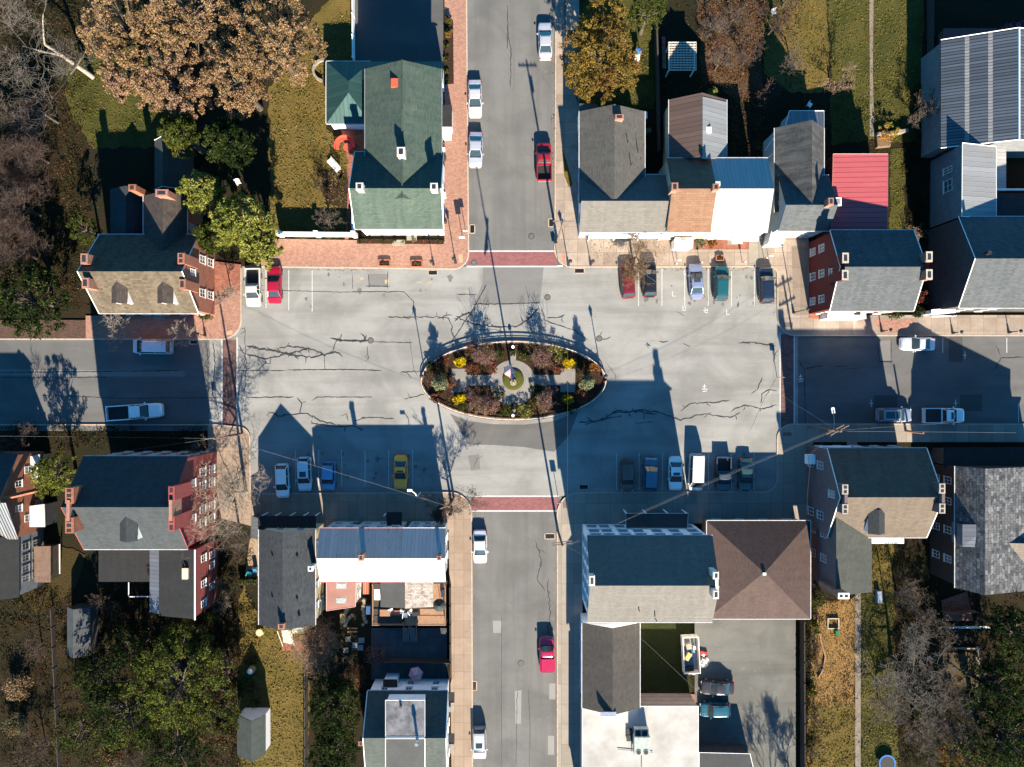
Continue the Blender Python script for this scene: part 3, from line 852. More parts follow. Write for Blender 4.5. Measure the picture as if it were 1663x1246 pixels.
def block(root, px, ze, zr, ax, wall, roof, ridge=None, over=.3, base=0.0, t=.16, hip=0.0, gutter=WHITE, verge=None, ovg=None, roof_name='roof', wall_name='wall', ridgecap=None, ze2=None):
    """gabled or hipped block. px = eave rectangle (x0, y0, x1, y1) as the photo shows it at height ze; ridge = its pixel line at zr.
    ze2: height of the second eave (north for ax x, east for ax y)"""
    zb = ze if ze2 is None else ze2
    if ax == 'x':
        X0, X1 = P(px[0], 0, ze).x, P(px[2], 0, ze).x
        Y0, Y1 = P(0, px[3], ze).y, P(0, px[1], zb).y
    else:
        X0, X1 = P(px[0], 0, ze).x, P(px[2], 0, zb).x
        Y0, Y1 = P(0, px[3], ze).y, P(0, px[1], ze).y
    if ax == 'x':
        a0, a1, l0, l1 = Y0, Y1, X0, X1
        rg = P(0, ridge, zr).y if ridge is not None else (Y0 + Y1) / 2
    else:
        a0, a1, l0, l1 = X0, X1, Y0, Y1
        rg = P(ridge, 0, zr).x if ridge is not None else (X0 + X1) / 2
    og = over if ovg is None else ovg

    def q(l, a, z): return (l, a, z) if ax == 'x' else (a, l, z)
    rb = MB()
    if hip:
        A, B, C, D = q(l0, a0, ze), q(l1, a0, ze), q(l1, a1, zb), q(l0, a1, zb)
        m0, m1 = q(l0 + hip, rg, zr), q(l1 - hip, rg, zr)
        for f in ([A, B, m1, m0], [C, D, m0, m1], [B, C, m1], [D, A, m0]): rb.face(f)
        lo = [(p[0], p[1], p[2] - t) for p in (A, B, C, D)]
        up = [A, B, C, D]
        rb.face(lo[::-1])
        for k in range(4): rb.face([lo[k], lo[(k + 1) % 4], up[(k + 1) % 4], up[k]])
    else:
        pr = [(a0, ze), (rg, zr), (a1, zb), (a1, zb - t), (rg, zr - t), (a0, ze - t)]
        for k in range(6):
            (u, z), (u2, z2) = pr[k], pr[(k + 1) % 6]
            rb.face([q(l0, u, z), q(l1, u, z), q(l1, u2, z2), q(l0, u2, z2)])
        for l in (l0, l1):
            rb.face([q(l, *pr[0]), q(l, *pr[1]), q(l, *pr[4]), q(l, *pr[5])])
            rb.face([q(l, *pr[1]), q(l, *pr[2]), q(l, *pr[3]), q(l, *pr[4])])
    ro = rb.build(roof_name, roof, root)

    def rz(a):
        if a <= rg: return ze + (zr - ze) * (a - a0) / max(1e-6, rg - a0)
        return zb + (zr - zb) * (a1 - a) / max(1e-6, a1 - rg)
    b0, b1, k0, k1 = a0 + over, a1 - over, l0 + og, l1 - og
    wb = MB()
    if hip:
        zt = min(ze, zb) - t + .05
        P4 = [q(k0, b0, 0), q(k1, b0, 0), q(k1, b1, 0), q(k0, b1, 0)]
        for k in range(4):
            p, p2 = P4[k], P4[(k + 1) % 4]
            wb.face([(p[0], p[1], base), (p2[0], p2[1], base), (p2[0], p2[1], zt), (p[0], p[1], zt)])
    else:
        e0, e1 = rz(b0) - t + .04, rz(b1) - t + .04
        wb.face([q(k0, b0, base), q(k1, b0, base), q(k1, b0, e0), q(k0, b0, e0)])
        wb.face([q(k1, b1, base), q(k0, b1, base), q(k0, b1, e1), q(k1, b1, e1)])
        for l in (k0, k1): wb.face([q(l, b0, base), q(l, b1, base), q(l, b1, e1), q(l, rg, zr - t + .04), q(l, b0, e0)])
    wb.build(wall_name, wall, root)
    if gutter is not None:
        runs = [(q(l0, a0 - .05, ze - .03), q(l1, a0 - .05, ze - .03)), (q(l0, a1 + .05, zb - .03), q(l1, a1 + .05, zb - .03))]
        if hip: runs += [(q(l0 - .05, a0, ze - .03), q(l0 - .05, a1, ze - .03)), (q(l1 + .05, a0, ze - .03), q(l1 + .05, a1, ze - .03))]
        for r_ in runs:
            gb = MB(); gutterbox(gb, *r_); gb.build('gutter', gutter if gutter is not WHITE else GUTW, root)
    if verge is not None:
        for l in (l0 - .03, l1 + .03):
            vb = MB()
            vb.tube([q(l, a0, ze), q(l, rg, zr), q(l, a1, zb)], .05, 4, smooth=False)
            vb.build('verge_board', verge, root)
    if ridgecap is not None:
        rb2 = MB()
        h0 = hip
        rb2.tube([q(l0 + h0, rg, zr + .01), q(l1 - h0, rg, zr + .01)], .11, 5, smooth=False)
        if hip:
            for s_, l in ((m0, l0), (m1, l1)):
                for a, z in ((a0, ze), (a1, zb)): rb2.tube([q(l, a, z), s_], .09, 4, smooth=False)
        rb2.build('ridge_cap', ridgecap, root)
    if ax == 'x': wr = (k0, b0, k1, b1)
    else: wr = (b0, k0, b1, k1)
    return dict(root=root, wr=wr, rz=(lambda x, y: rz(y) if ax == 'x' else rz(x)), ze=ze, zr=zr, rg=rg, ax=ax)


def polyroof(root, pts, wall, roof, over=.2, base=0.0, t=.15, edge=None, name='roof', wname='wall'):
    """roof over any convex polygon of (px, py, z); walls below, set in by over"""
    T = [P(*p) for p in pts]
    if sum(T[i].x * T[(i + 1) % len(T)].y - T[(i + 1) % len(T)].x * T[i].y for i in range(len(T))) < 0: T.reverse()
    b = MB(); L = [p - Vector((0, 0, t)) for p in T]
    b.face(T); b.face(L[::-1])
    n = len(T)
    for k in range(n): b.face([L[k], L[(k + 1) % n], T[(k + 1) % n], T[k]])
    b.build(name, roof, root)
    c = sum(T, Vector()) / n
    if wall is not None:
        I = []
        for p in T:
            d = c - p
            dd = Vector((math.copysign(min(over, abs(d.x) * .4), d.x), math.copysign(min(over, abs(d.y) * .4), d.y), 0))
            I.append(p + dd + Vector((0, 0, -t + .03)))
        wb = MB()
        for k in range(n):
            p, q = I[k], I[(k + 1) % n]
            wb.face([(p.x, p.y, base), (q.x, q.y, base), q, p])
        wb.build(wname, wall, root)
    if edge is not None:
        eb = MB()
        for k in range(n):
            eb.tube([T[k] + Vector((0, 0, .01)), T[(k + 1) % n] + Vector((0, 0, .01))], .04, 4, smooth=False)
        eb.build('edge_trim', edge, root)
    return T


FRAMEW = m_noise('window_frame_white', (.55, .54, .52), (.42, .41, .4), 2)
PANES = [GLASS, GLASS, GLASS, m_plain('pane_reflecting', (.06, .075, .09), .05, spec=.8), m_plain('pane_curtain', (.2, .19, .17), .3), m_plain('pane_blind', (.12, .12, .115), .25)]
PR = random.Random(77)


def window_at(root, c, d, n, w, h, frame=FRAMEW, mun=(1, 1), glass=None, shutters=None, sill=True):
    """c: centre (3D) on the wall, d: along wall, n: outward normal"""
    up = Vector((0, 0, 1))
    fb = MB()

    def bar(u0, u1, v0, v1, o0=.0, o1=.06):
        A = [c + d * u0 + up * v0, c + d * u1 + up * v0, c + d * u1 + up * v1, c + d * u0 + up * v1]
        F = [p + n * o1 for p in A]; B_ = [p + n * o0 for p in A]
        fb.face(F)
        for k in range(4): fb.face([B_[k], B_[(k + 1) % 4], F[(k + 1) % 4], F[k]])
    f = .07
    bar(-w / 2, -w / 2 + f, -h / 2, h / 2); bar(w / 2 - f, w / 2, -h / 2, h / 2)
    bar(-w / 2 + f, w / 2 - f, h / 2 - f, h / 2); bar(-w / 2 + f, w / 2 - f, -h / 2, -h / 2 + f)
    for i in range(mun[0]):
        u = -w / 2 + w * (i + 1) / (mun[0] + 1); bar(u - .02, u + .02, -h / 2 + f, h / 2 - f, 0, .045)
    for i in range(mun[1]):
        v = -h / 2 + h * (i + 1) / (mun[1] + 1); bar(-w / 2 + f, w / 2 - f, v - .03, v + .03, 0, .05)
    if sill: bar(-w / 2 - .08, w / 2 + .08, -h / 2 - .1, -h / 2 - .002, 0, .14)
    wo = fb.build('window', frame, root)
    pb = MB(); pb.face([c + d * a + up * v + n * .02 for a, v in ((-w / 2 + .05, -h / 2 + .05), (w / 2 - .05, -h / 2 + .05), (w / 2 - .05, h / 2 - .05), (-w / 2 + .05, h / 2 - .05))])
    pb.build('pane', glass or PR.choice(PANES), wo)
    if shutters is not None:
        for s_ in (-1, 1):
            sb = MB(); u = s_ * (w / 2 + .22)
            A = [c + d * (u - .2) - up * h / 2, c + d * (u + .2) - up * h / 2, c + d * (u + .2) + up * h / 2, c + d * (u - .2) + up * h / 2]
            F = [p + n * .05 for p in A]
            sb.face(F)
            for k in range(4): sb.face([A[k], A[(k + 1) % 4], F[(k + 1) % 4], F[k]])
            sb.build('shutter', shutters, root)
    return wo


def side(bk, s):
    x0, y0, x1, y1 = bk['wr']
    return {'S': ((x0, y0), (x1, y0)), 'E': ((x1, y0), (x1, y1)), 'N': ((x1, y1), (x0, y1)), 'W': ((x0, y1), (x0, y0))}[s]


def wins(bk, s, us, zs, w=.95, h=1.5, **kw):
    (ax, ay), (bx, by) = side(bk, s)
    a, b = Vector((ax, ay, 0)), Vector((bx, by, 0))
    d = (b - a).normalized(); n = Vector((d.y, -d.x, 0))
    if isinstance(us, int): us = [(i + .5) / us for i in range(us)]
    for z in zs:
        for u in us:
            window_at(bk['root'], a.lerp(b, u) + Vector((0, 0, z)), d, n, w, h, **kw)


def door(bk, s, u, mat, w=1.0, h=2.1, z0=.15, frame=WHITE):
    (ax, ay), (bx, by) = side(bk, s)
    a, b = Vector((ax, ay, 0)), Vector((bx, by, 0))
    d = (b - a).normalized(); n = Vector((d.y, -d.x, 0)); c = a.lerp(b, u)
    db = MB(); up = Vector((0, 0, 1))
    A = [c - d * w / 2 + up * z0, c + d * w / 2 + up * z0, c + d * w / 2 + up * (z0 + h), c - d * w / 2 + up * (z0 + h)]
    F = [p + n * .06 for p in A]
    db.face(F)
    for k in range(4): db.face([A[k], A[(k + 1) % 4], F[(k + 1) % 4], F[k]])
    do = db.build('door', mat, bk['root'])
    kb_ = MB(); q = c + d * w * .36 + n * .09 + up * (z0 + 1.0); kb_.box((q.x, q.y, q.z), (.06, .06, .06)); kb_.build('handle', CHROME, do)
    sb = MB(); q = c + n * .35; sb.box((q.x, q.y, 0), (w + .3 if abs(d.x) > .5 else .7, .7 if abs(d.x) > .5 else w + .3, .14)); sb.build('doorstep', CONC_N, bk['root'])


def chimney(root, px, py, z, zb, wx, wy, mat=CHBRICK, flues=2, cap=None, along='y'):
    """top face centred on the pixel at height z"""
    c = P(px, py, z)
    b = MB(); b.box((c.x, c.y, zb), (wx, wy, z - .25 - zb)); b.box((c.x, c.y, z - .26), (wx + .12, wy + .12, .16)); b.box((c.x, c.y, z - .101), (wx, wy, .10))
    o = b.build('chimney', mat, root)
    if cap is not None:
        MB().box((c.x, c.y, z - .002), (wx + .1, wy + .1, .05)).build('cap', cap, o)
    fl = MB()
    for i in range(flues):
        k = (i + .5) / flues - .5
        dx, dy = (0, k * wy) if along == 'y' else (k * wx, 0)
        s_ = (wx * .62, wy / flues * .68) if along == 'y' else (wx / flues * .68, wy * .62)
        fl.box((c.x + dx, c.y + dy, z + (.046 if cap is not None else -.004)), (s_[0], s_[1], .012))
    fl.build('flue', DARK, o)
    return o


def dormer(root, bk, px, py0, py1, zt, wd, wall=GREYSID, roof=SH_CHAR, sgn=-1, rise=.7, over=.12):
    """gabled dormer on a slope facing south (sgn -1): ridge runs N-S from pixel row py0 to its front face at py1, ridge height zt"""
    f = P(px, py1, zt); b_ = P(px, py0, zt)
    x = (f.x + b_.x) / 2; y0, y1 = f.y, b_.y
    hw = wd / 2; e = zt - rise
    zbot = min(bk['rz'](x, y0), e) - .3
    rb = MB(); t = .1
    for s_ in (-1, 1):
        rb.face([(x, y0, zt), (x, y1, zt), (x + s_ * (hw + over), y1, e), (x + s_ * (hw + over), y0, e)])
        rb.face([(x, y0, zt - t), (x, y1, zt - t), (x + s_ * (hw + over), y1, e - t), (x + s_ * (hw + over), y0, e - t)])
        rb.face([(x, y0, zt), (x + s_ * (hw + over), y0, e), (x + s_ * (hw + over), y0, e - t), (x, y0, zt - t)])
        rb.face([(x + s_ * (hw + over), y0, e), (x + s_ * (hw + over), y1, e), (x + s_ * (hw + over), y1, e - t), (x + s_ * (hw + over), y0, e - t)])
    wb = MB(); fy = y0 + .12 * (-sgn)
    wb.face([(x - hw, fy, zbot), (x + hw, fy, zbot), (x + hw, fy, e), (x, fy, zt - t), (x - hw, fy, e)])
    for s_ in (-1, 1): wb.face([(x + s_ * hw, fy, zbot), (x + s_ * hw, y1, zbot), (x + s_ * hw, y1, e), (x + s_ * hw, fy, e)])
    do = wb.build('dormer', wall, root)
    rb.build('dormer_roof', roof, do)
    zc = (bk['rz'](x, fy) + e) / 2 + .05
    hh = max(.5, e - bk['rz'](x, fy) - .25)
    pb = MB(); pb.face([(x - hw * .6, fy - .03, zc - hh / 2), (x + hw * .6, fy - .03, zc - hh / 2), (x + hw * .6, fy - .03, zc + hh / 2), (x - hw * .6, fy - .03, zc + hh / 2)])
    pb.build('dormer_window', GLASS, do)


def pipe(root, px, py, z, h=.6, r=.07, mat=DARK):
    c = P(px, py, z); MB().tube([(c.x, c.y, z - .3), (c.x, c.y, z + h)], r, 8).build('vent_pipe', mat, root)


def house(name, label, px, py, cat='house', group=None):
    return thing(name, label, cat, P(px, py), group=group)

# --- green shingled tavern, north-west corner
h = house('corner_house', 'large green shingled house with white brick front on the square', 650, 300)
A = block(h, (576, 247, 720, 372), 6.0, 9.3, 'x', WHITE_W, SH_GREEN, ridge=306, over=.35, gutter=WHITE, verge=WHITE)
wins(A, 'S', [.14, .3, .5, .68, .86], [1.6, 4.3]); wins(A, 'E', [.25, .6], [1.7, 4.4]); wins(A, 'W', [.3, .7], [4.3])
door(A, 'S', .58, SAGE)
B = block(h, (593, 112, 717, 330), 6.3, 9.0, 'y', WHITE_W, SH_GREEN, ridge=653, over=.35, gutter=GREYM, ridgecap=SH_GREEN)
wins(B, 'E', [.1, .3, .52, .7], [1.7, 4.4]); wins(B, 'W', [.15, .45], [4.6])
block(h, (530, 100, 602, 201), 3.3, 5.2, 'y', WHITE_W, MT_TEAL, ridge=566, over=.3, hip=3.2, gutter=WHITE)
polyroof(h, [(588, 100, 3.4), (720, 100, 3.4), (719, 128, 5.0), (588, 128, 5.0)], WHITE_W, MT_TEAL, .2)
polyroof(h, [(717, 171, 3.0), (734, 171, 2.8), (734, 206, 2.8), (717, 206, 3.0)], WHITE_W, SH_BLACK, .1, name='porch_roof', wname='porch_wall')
b = MB(); q = P(725, 214); b.box((q.x, q.y, .13), (1.3, 1.3, .5)); b.box((q.x, q.y - .9, .13), (1.3, .5, .25)); b.build('front_steps', WHITE, h)
for x, y in ((583.5, 302.5), (704.5, 303)): chimney(h, x, y, 10.6, 8, .75, .8, WHITE_CH, 1)
chimney(h, 651, 246, 10.3, 8, .85, 1.0, WHITE_CH, 1)
b = MB(); q = P(641, 135, 8.6); b.box((q.x, q.y, 8.3), (.85, 1.0, .5)); b.build('skylight_hatch', m_plain('red_hatch', (.32, .06, .03), .6), h)
for i, (x, y) in enumerate(((720, 246), (721, 256), (721, 318), (722, 359))):
    q = P(x, y, 1.5); MB().box((q.x, q.y, 1.0), (.5, .55, 1.3)).build('window_box', DARK if i % 2 else WHITE, h)
q = P(648, 395); MB().box((q.x, q.y, .13), (1.6, .7, .3)).build('front_stoop', CONC_N, h)

# --- brown shingled brick house, west
h = house('gabled_brick_house', 'brick house under mottled brown shingles with two south dormers', 240, 450)
A = block(h, (161, 381, 322, 509), 5.7, 10.6, 'x', REDBRICK2, SH_BROWN, ridge=441, over=.3, ovg=.06, gutter=WHITE, verge=WHITE)
wins(A, 'E', [.26, .72], [1.7, 4.3], 1.0, 1.7); wins(A, 'S', [.12, .3, .5, .7, .88], [1.7, 4.2]); wins(A, 'E', [.5], [7.3], .8, 1.3)
door(A, 'S', .4, WHITE)
dormer(h, A, 189, 451, 492, 9.5, 1.6, WHITE, SH_BRDK); dormer(h, A, 264, 451, 492, 9.5, 1.6, WHITE, SH_BRDK)
for x, y in ((136, 420), (138, 459.5)): chimney(h, x, y, 11.0, 5, .75, 1.15, CHBRICK, 1)
chimney(h, 293.5, 419.5, 10.4, 6, .7, 1.2, REDBRICK2, 2); chimney(h, 295.5, 461.5, 10.2, 6, .65, 1.1, REDBRICK2, 1)
B = block(h, (233, 318, 304, 440), 5.6, 8.0, 'y', REDBRICK2, SH_BRDK, ridge=264, over=.25, gutter=WHITE)
wins(B, 'E', [.3, .62], [1.7, 4.0])
chimney(h, 262, 313, 9.2, 5, 1.4, .75, CHBRICK, 1, along='x')
block(h, (179, 307, 230, 395), 3.6, 5.2, 'y', REDBRICK2, SH_CHAR, ridge=204, over=.2, gutter=None)
chimney(h, 214, 304.5, 8.2, 2, .8, .7, ORBRICK, 1)
h = house('garden_shed', 'grey shingled outbuilding with white edge among dark yews', 276, 268, 'shed')
block(h, (251, 228, 303, 308), 2.8, 4.6, 'y', DARKSID, SH_OLIVE, ridge=264, over=.2, gutter=None, verge=WHITE)

# --- red brick house, south-west
h = house('parapet_brick_house', 'three storey red brick house with charcoal roof and paired parapet chimneys', 240, 850)
A = block(h, (136, 741, 305, 892), 9.6, 14.3, 'x', REDBRICK, SH_CHAR, ridge=824, over=.25, ovg=.06, gutter=WHITE, verge=REDBRICK)
wins(A, 'E', [.2, .36, .64, .8], [2.0, 5.0], 1.0, 1.7); wins(A, 'E', [.3, .7], [8.0], .9, 1.4); wins(A, 'N', 5, [2, 5, 8], 1.0, 1.6); wins(A, 'S', 5, [8], 1.0, 1.5)
dormer(h, A, 204, 832, 881, 13.3, 1.75, WHITE, SH_CHAR)
for x, y in ((112, 805), (112, 853.5)): chimney(h, x, y, 14.5, 9, .85, 1.7, ORBRICK, 3)
for x, y in ((278, 802), (278, 851)): chimney(h, x, y, 14.3, 9, .6, 1.6, REDBRICK, 2)
for x in (112, 278):
    a, c = P(x, 812, 14.4), P(x, 846, 14.4); MB().box((a.x, (a.y + c.y) / 2, 12), (.35, abs(a.y - c.y), 2.6)).build('parapet', CHBRICK, h)
T = polyroof(h, [(258, 890, 6.8), (316, 893, 7.9), (316, 1006, 7.9), (258, 1000, 6.8)], REDBRICK, SH_BLACK, .12)
MB().tube([P(316.5, 893, 7.95), P(316.5, 1007, 7.95)], .1, 6).build('gutter', WHITE, h)
bk = dict(root=h, wr=(T[0].x + .3, min(p.y for p in T) + .12, max(p.x for p in T) - .12, max(p.y for p in T)))
wins(bk, 'E', [.12, .42, .8], [4.9], .9, 1.4); wins(bk, 'E', [.3, .62, .78], [2.2], .9, 1.4)
polyroof(h, [(243, 891, 5.2), (260, 891, 5.8), (260, 998, 5.8), (243, 994, 5.2)], WOOD_D, MT_BLUE, .1, name='porch_roof', wname='porch_wall')
polyroof(h, [(160, 890, 3.2), (245, 890, 3.4), (245, 945, 3.4), (160, 945, 3.2)], WOOD_D, SH_BLACK, .1, name='rear_roof', wname='rear_wall')
b = MB()
for (x0, y0), (x1, y1) in (((209, 946), (209, 969)), ((209, 969), (243, 969))): b.tube([P(x0, y0, 3.2), P(x1, y1, 3.2)], .06, 6)
b.build('deck_rail', WHITE, h)
q = P(304, 930, 7.4); MB().box((q.x, q.y, 7.1), (.7, 1.3, 1.0)).build('roof_vent', CREAM, h)

# --- far west houses
h = house('gabled_town_house', 'orange brick house with corrugated iron roof and white bay hoods', 20, 810)
A = block(h, (-90, 737, 29, 876), 6.0, 9.5, 'x', ORBRICK, SH_CHAR, ridge=812, over=.2, gutter=None)
polyroof(h, [(-90, 817, 9.3), (9, 817, 9.3), (29.5, 876, 6.12), (-90, 876, 6.12)], None, MT_CORR, .1, t=.06, name='iron_roof')
wins(A, 'E', [.2, .8], [3.6], .9, 1.5); wins(A, 'E', [.35, .65], [1.4, 5.6], .8, 1.3)
q = P(8, 810, 9.6); a = P(60, 797, 4)
MB().tube([P(-10, 813, 9.6), P(62, 796, 4.2)], .28, 4, smooth=False).build('brick_parapet', ORBRICK, h)
polyroof(h, [(47, 742, 3.2), (64, 738, 2.8), (66, 776, 2.8), (51, 778, 3.2)], DARKSID, WHITE_CH, .1, name='bay_roof', wname='bay_wall')
polyroof(h, [(48, 822, 3.4), (72, 819, 3.1), (73, 856, 3.1), (48, 856, 3.4)], DARKSID, WHITE_CH, .1, name='bay_roof', wname='bay_wall')
B = block(h, (-80, 870, 31, 970), 5.4, 7.4, 'y', GREYSID, SH_BLACK, ridge=-20, over=.15, gutter=None)
wins(B, 'E', [.25, .42, .6, .8], [1.7, 3.9], .85, 1.4, frame=GREYM)
polyroof(h, [(55, 888, 2.9), (82, 887, 2.6), (82, 946, 2.6), (56, 946, 2.9)], WOOD_D, m_shingle('brown_porch_shingle', (.12, .075, .055), .25), .2, name='porch_roof', wname='porch_wall')
t = thing('side_porch_rail', 'small fenced landing with white rail beside brown porch roof', 'railing', P(90, 905))
b = MB()
for y in (886, 906, 930): b.tube([P(97, y, 0), P(97, y, 1.1)], .05, 6)
b.build('post', WHITE, t)
MB().tube([P(97, 884, 1.12), P(97, 932, 1.12)], .06, 6).build('rail', WHITE, t)
b = MB(); b.face([P(82, 884, .5), P(96, 884, .5), P(95, 930, .5), P(83, 930, .5)][::-1]); b.build('landing', WOOD_G, t)

# --- grey gable end house, south-west lot
h = house('narrow_gable_house', 'narrow charcoal gabled house with cream side and dark front porch', 468, 935)
A = block(h, (420.5, 860, 512, 1015), 5.9, 8.2, 'y', CREAM, m_shingle('blue_charcoal_shingle', (.024, .028, .033), .5, (.042, .046, .05)), ridge=459, over=.25, gutter=WHITE)
wins(A, 'E', [.15, .38, .6, .82], [1.7, 4.2], .8, 1.3); wins(A, 'N', [.3, .7], [4.2])
for x, y in ((443, 903), (483, 903), (443, 970), (483, 972), (486, 1000)): pipe(h, x, y, 7.1, .35, .12)
polyroof(h, [(422, 838, 3.1), (513, 838, 3.1), (513, 859, 3.6), (422, 859, 3.6)], None, SH_BLACK, .1, name='porch_roof')
for x in (424, 446, 470, 492, 511):
    p, q = P(x, 838.5, 3), P(x, 838.5, 0); MB().tube([(p.x, p.y, 0), (p.x, p.y, 2.9)], .08, 6).build('porch_post', WHITE, h)
chimney(h, 456.5, 1018, 8.8, 4, .7, .6, CHBRICK, 1); chimney(h, 504, 924, 8.0, 5, .5, .5, WHITE, 1)
polyroof(h, [(408, 838, 2.6), (420, 842, 3.0), (420, 876, 3.0), (407, 874, 2.6)], DARKSID, MT_BLUE, .05, name='side_roof', wname='side_wall')
b = MB()
for i in range(7):
    q = P(469, 1021 + i * 3.6); b.box((q.x, q.y, .95 - i * .14), (1.35, .3, .08), R(-12))
for dx in (-.75, .75):
    p, q = P(466, 1018), P(472, 1046); b.tube([(p.x + dx, p.y, 1.75), (q.x + dx, q.y, .9)], .05, 5)
b.build('rear_steps', m_plain('pale_wood', (.4, .36, .29)), h)
q = P(487, 1020); MB().box((q.x, q.y, 0), (2.2, .9, .9)).build('rear_deck', SAGE, h)

# --- white metal row houses
WALLM = m_siding('row_house_siding', (.42, .43, .42), .18)
h = house('metal_roof_row_house', 'long row house with stained white metal roof and red rear addition', 585, 905)
A = block(h, (519, 858, 653.5, 945), 6.5, 8.12, 'x', WALLM, MT_RUST, ridge=907, over=.3, gutter=m_plain('red_gutter', (.3, .12, .11)))
wins(A, 'N', 5, [1.6, 4.2]); door(A, 'N', .65, DARKSID); wins(A, 'S', [.75, .9], [4.6])
chimney(h, 586, 906, 9.6, 7, .5, .65, CHBRICK, 1)
polyroof(h, [(627, 832, 2.9), (653, 832, 2.9), (652, 856, 3.2), (628, 856, 3.2)], None, SH_BLACK, .1, name='porch_roof')
b = MB()
for x in (629, 652): p = P(x, 832, 0); b.tube([(p.x, p.y, 0), (p.x, p.y, 2.85)], .08, 6)
b.build('porch_post', WHITE, h)
T = polyroof(h, [(530, 942, 5.2), (578.5, 942, 5.2), (577, 985, 4.2), (530, 992, 4.2)], WALLM, BRNROOF, .12, edge=m_plain('pink_edge', (.42, .24, .22)), name='rear_roof', wname='rear_wall')
for y, z in ((950.5, 5.0), (974, 4.5)):
    p = P(554.5, y, z); o = MB().box((p.x, p.y, z - .05), (1.35, .85, .17)).build('skylight', m_plain('skylight_frame', (.2, .19, .18)), h)
    MB().box((p.x, p.y - .08, z + .122), (1.1, .6, .02)).build('pane', m_plain('skylight_glass', (.28, .29, .28), .15, spec=.6), o)
bk = dict(root=h, wr=(min(p.x for p in T) + .12, min(p.y for p in T) + .12, max(p.x for p in T) - .1, max(p.y for p in T)))
wins(bk, 'E', [.4, .75], [3.2], .8, 1.2)
h = house('white_roof_row_house', 'end row house with clean bright white metal roof at the street', 690, 905)
A = block(h, (654, 858, 724, 944.5), 6.5, 8.12, 'x', WALLM, MT_WHITE, ridge=907, over=.3, gutter=WHITE)
wins(A, 'N', 3, [1.6, 4.2]); wins(A, 'E', [.3, .7], [1.6, 4.2]); door(A, 'N', .33, WHITE)
chimney(h, 713, 906.5, 9.3, 7, .4, .5, CHBRICK, 1)
# decks behind the row houses
t = thing('rear_deck', 'raised timber deck with grey lean-to roof behind the row house', 'deck', P(632, 985))
b = MB(); c_ = [P(604, 948, 1.6), P(655, 948, 1.6), P(655, 1016, 1.6), P(604, 1016, 1.6)]; b.prism(c_, 1.35, 1.6); b.build('deck_floor', WOOD_D, t)
polyroof(t, [(618, 944, 4.4), (656.5, 944, 4.4), (656.5, 988, 3.9), (618, 986, 3.9)], DARKSID, ROLLED_D, .2, 1.6)
def rail(t, pts, z, mat=WOOD, hh=1.0):
    b = MB()
    for i in range(len(pts) - 1):
        p, q = P(*pts[i], z + hh), P(*pts[i + 1], z + hh)
        b.tube([p, q], .07, 4, smooth=False); b.tube([p - Vector((0, 0, .5)), q - Vector((0, 0, .5))], .03, 4)
    b.build('handrail', mat, t)
    for x, y in pts:
        p = P(x, y, z + hh); MB().box((p.x, p.y, 0), (.14, .14, z + hh + .08)).build('post', mat, t)
rail(t, [(605, 950), (605, 1015), (654, 1015)], 1.6)
q = P(612.5, 966, 3.0); MB().box((q.x, q.y, 2.9), (.75, 1.35, .1)).build('white_hood', WHITE, t)
def stair(t, x0, x1):
    b = MB()
    for i in range(8):
        p, q = P(x0, 1016 + i * 3.4), P(x1, 1016 + i * 3.4); b.box(((p.x + q.x) / 2, p.y, 1.4 - i * .19), (q.x - p.x, .3, .06))
    b.build('stair', m_plain('stair_tread', (.09, .09, .09)), t)
    for x in (x0, x1):
        MB().tube([P(x, 1016, 2.5), P(x + (x - 667) * .12, 1042, 1.0)], .05, 5).build('stair_rail', WOOD, t)
stair(t, 656, 664)
t = thing('rear_deck', 'raised timber deck with patchwork shingle roof at the row end', 'deck', P(690, 985))
b = MB(); c_ = [P(657, 948, 1.6), P(724, 948, 1.6), P(724, 1016, 1.6), P(657, 1016, 1.6)]; b.prism(c_, 1.35, 1.6); b.build('deck_floor', WOOD, t)
polyroof(t, [(657.5, 944, 4.5), (703.5, 944, 4.5), (703.5, 986, 3.9), (657.5, 988.5, 3.9)], WALLM, PATCH2, .2, 1.6, edge=None)
rail(t, [(723, 952), (723, 1015), (677, 1015)], 1.6)
stair(t, 667, 676)
# --- bottom house
h = house('dormer_town_house', 'pale house with blue-black roof and broad raised grey dormer', 660, 1190)
A = block(h, (597, 1122, 727, 1300), 4.6, 7.6, 'x', WHITE_W, SH_SLAG, ridge=1199, over=.2, gutter=WHITE, verge=WHITE)
wins(A, 'N', [.16, .5, .82], [1.5, 3.6], .85, 1.1); wins(A, 'E', [.3, .6], [1.5, 3.6])
T = polyroof(h, [(626, 1137, 7.0), (690, 1137, 7.0), (690, 1197, 7.85), (626, 1197, 7.85)], WHITE_W, ROLLED, .15, 4.5, edge=WHITE, name='dormer_roof', wname='dormer_wall')
polyroof(h, [(626, 1199.5, 7.9), (690, 1199.5, 7.9), (690, 1300, 4.9), (626, 1300, 4.9)], WHITE_W, ROLLED_D, .15, 4.0, edge=WHITE, name='dormer_roof', wname='dormer_wall')
q = P(678, 1203, 8.0); b = MB(); b.tube([(q.x, q.y, 7.4), (q.x, q.y, 9.0)], .17, 10); b.disc((q.x, q.y), .26, .2, 8.9, 9.15); b.build('flue_pipe', CHROME, h)
pipe(h, 651, 1146, 7.1, .4, .15)
polyroof(h, [(622, 1104, 2.7), (645, 1104, 2.7), (645, 1116, 3.1), (622, 1116, 3.1)], WHITE_W, SH_BLACK, .1, name='door_hood', wname='hood_wall')
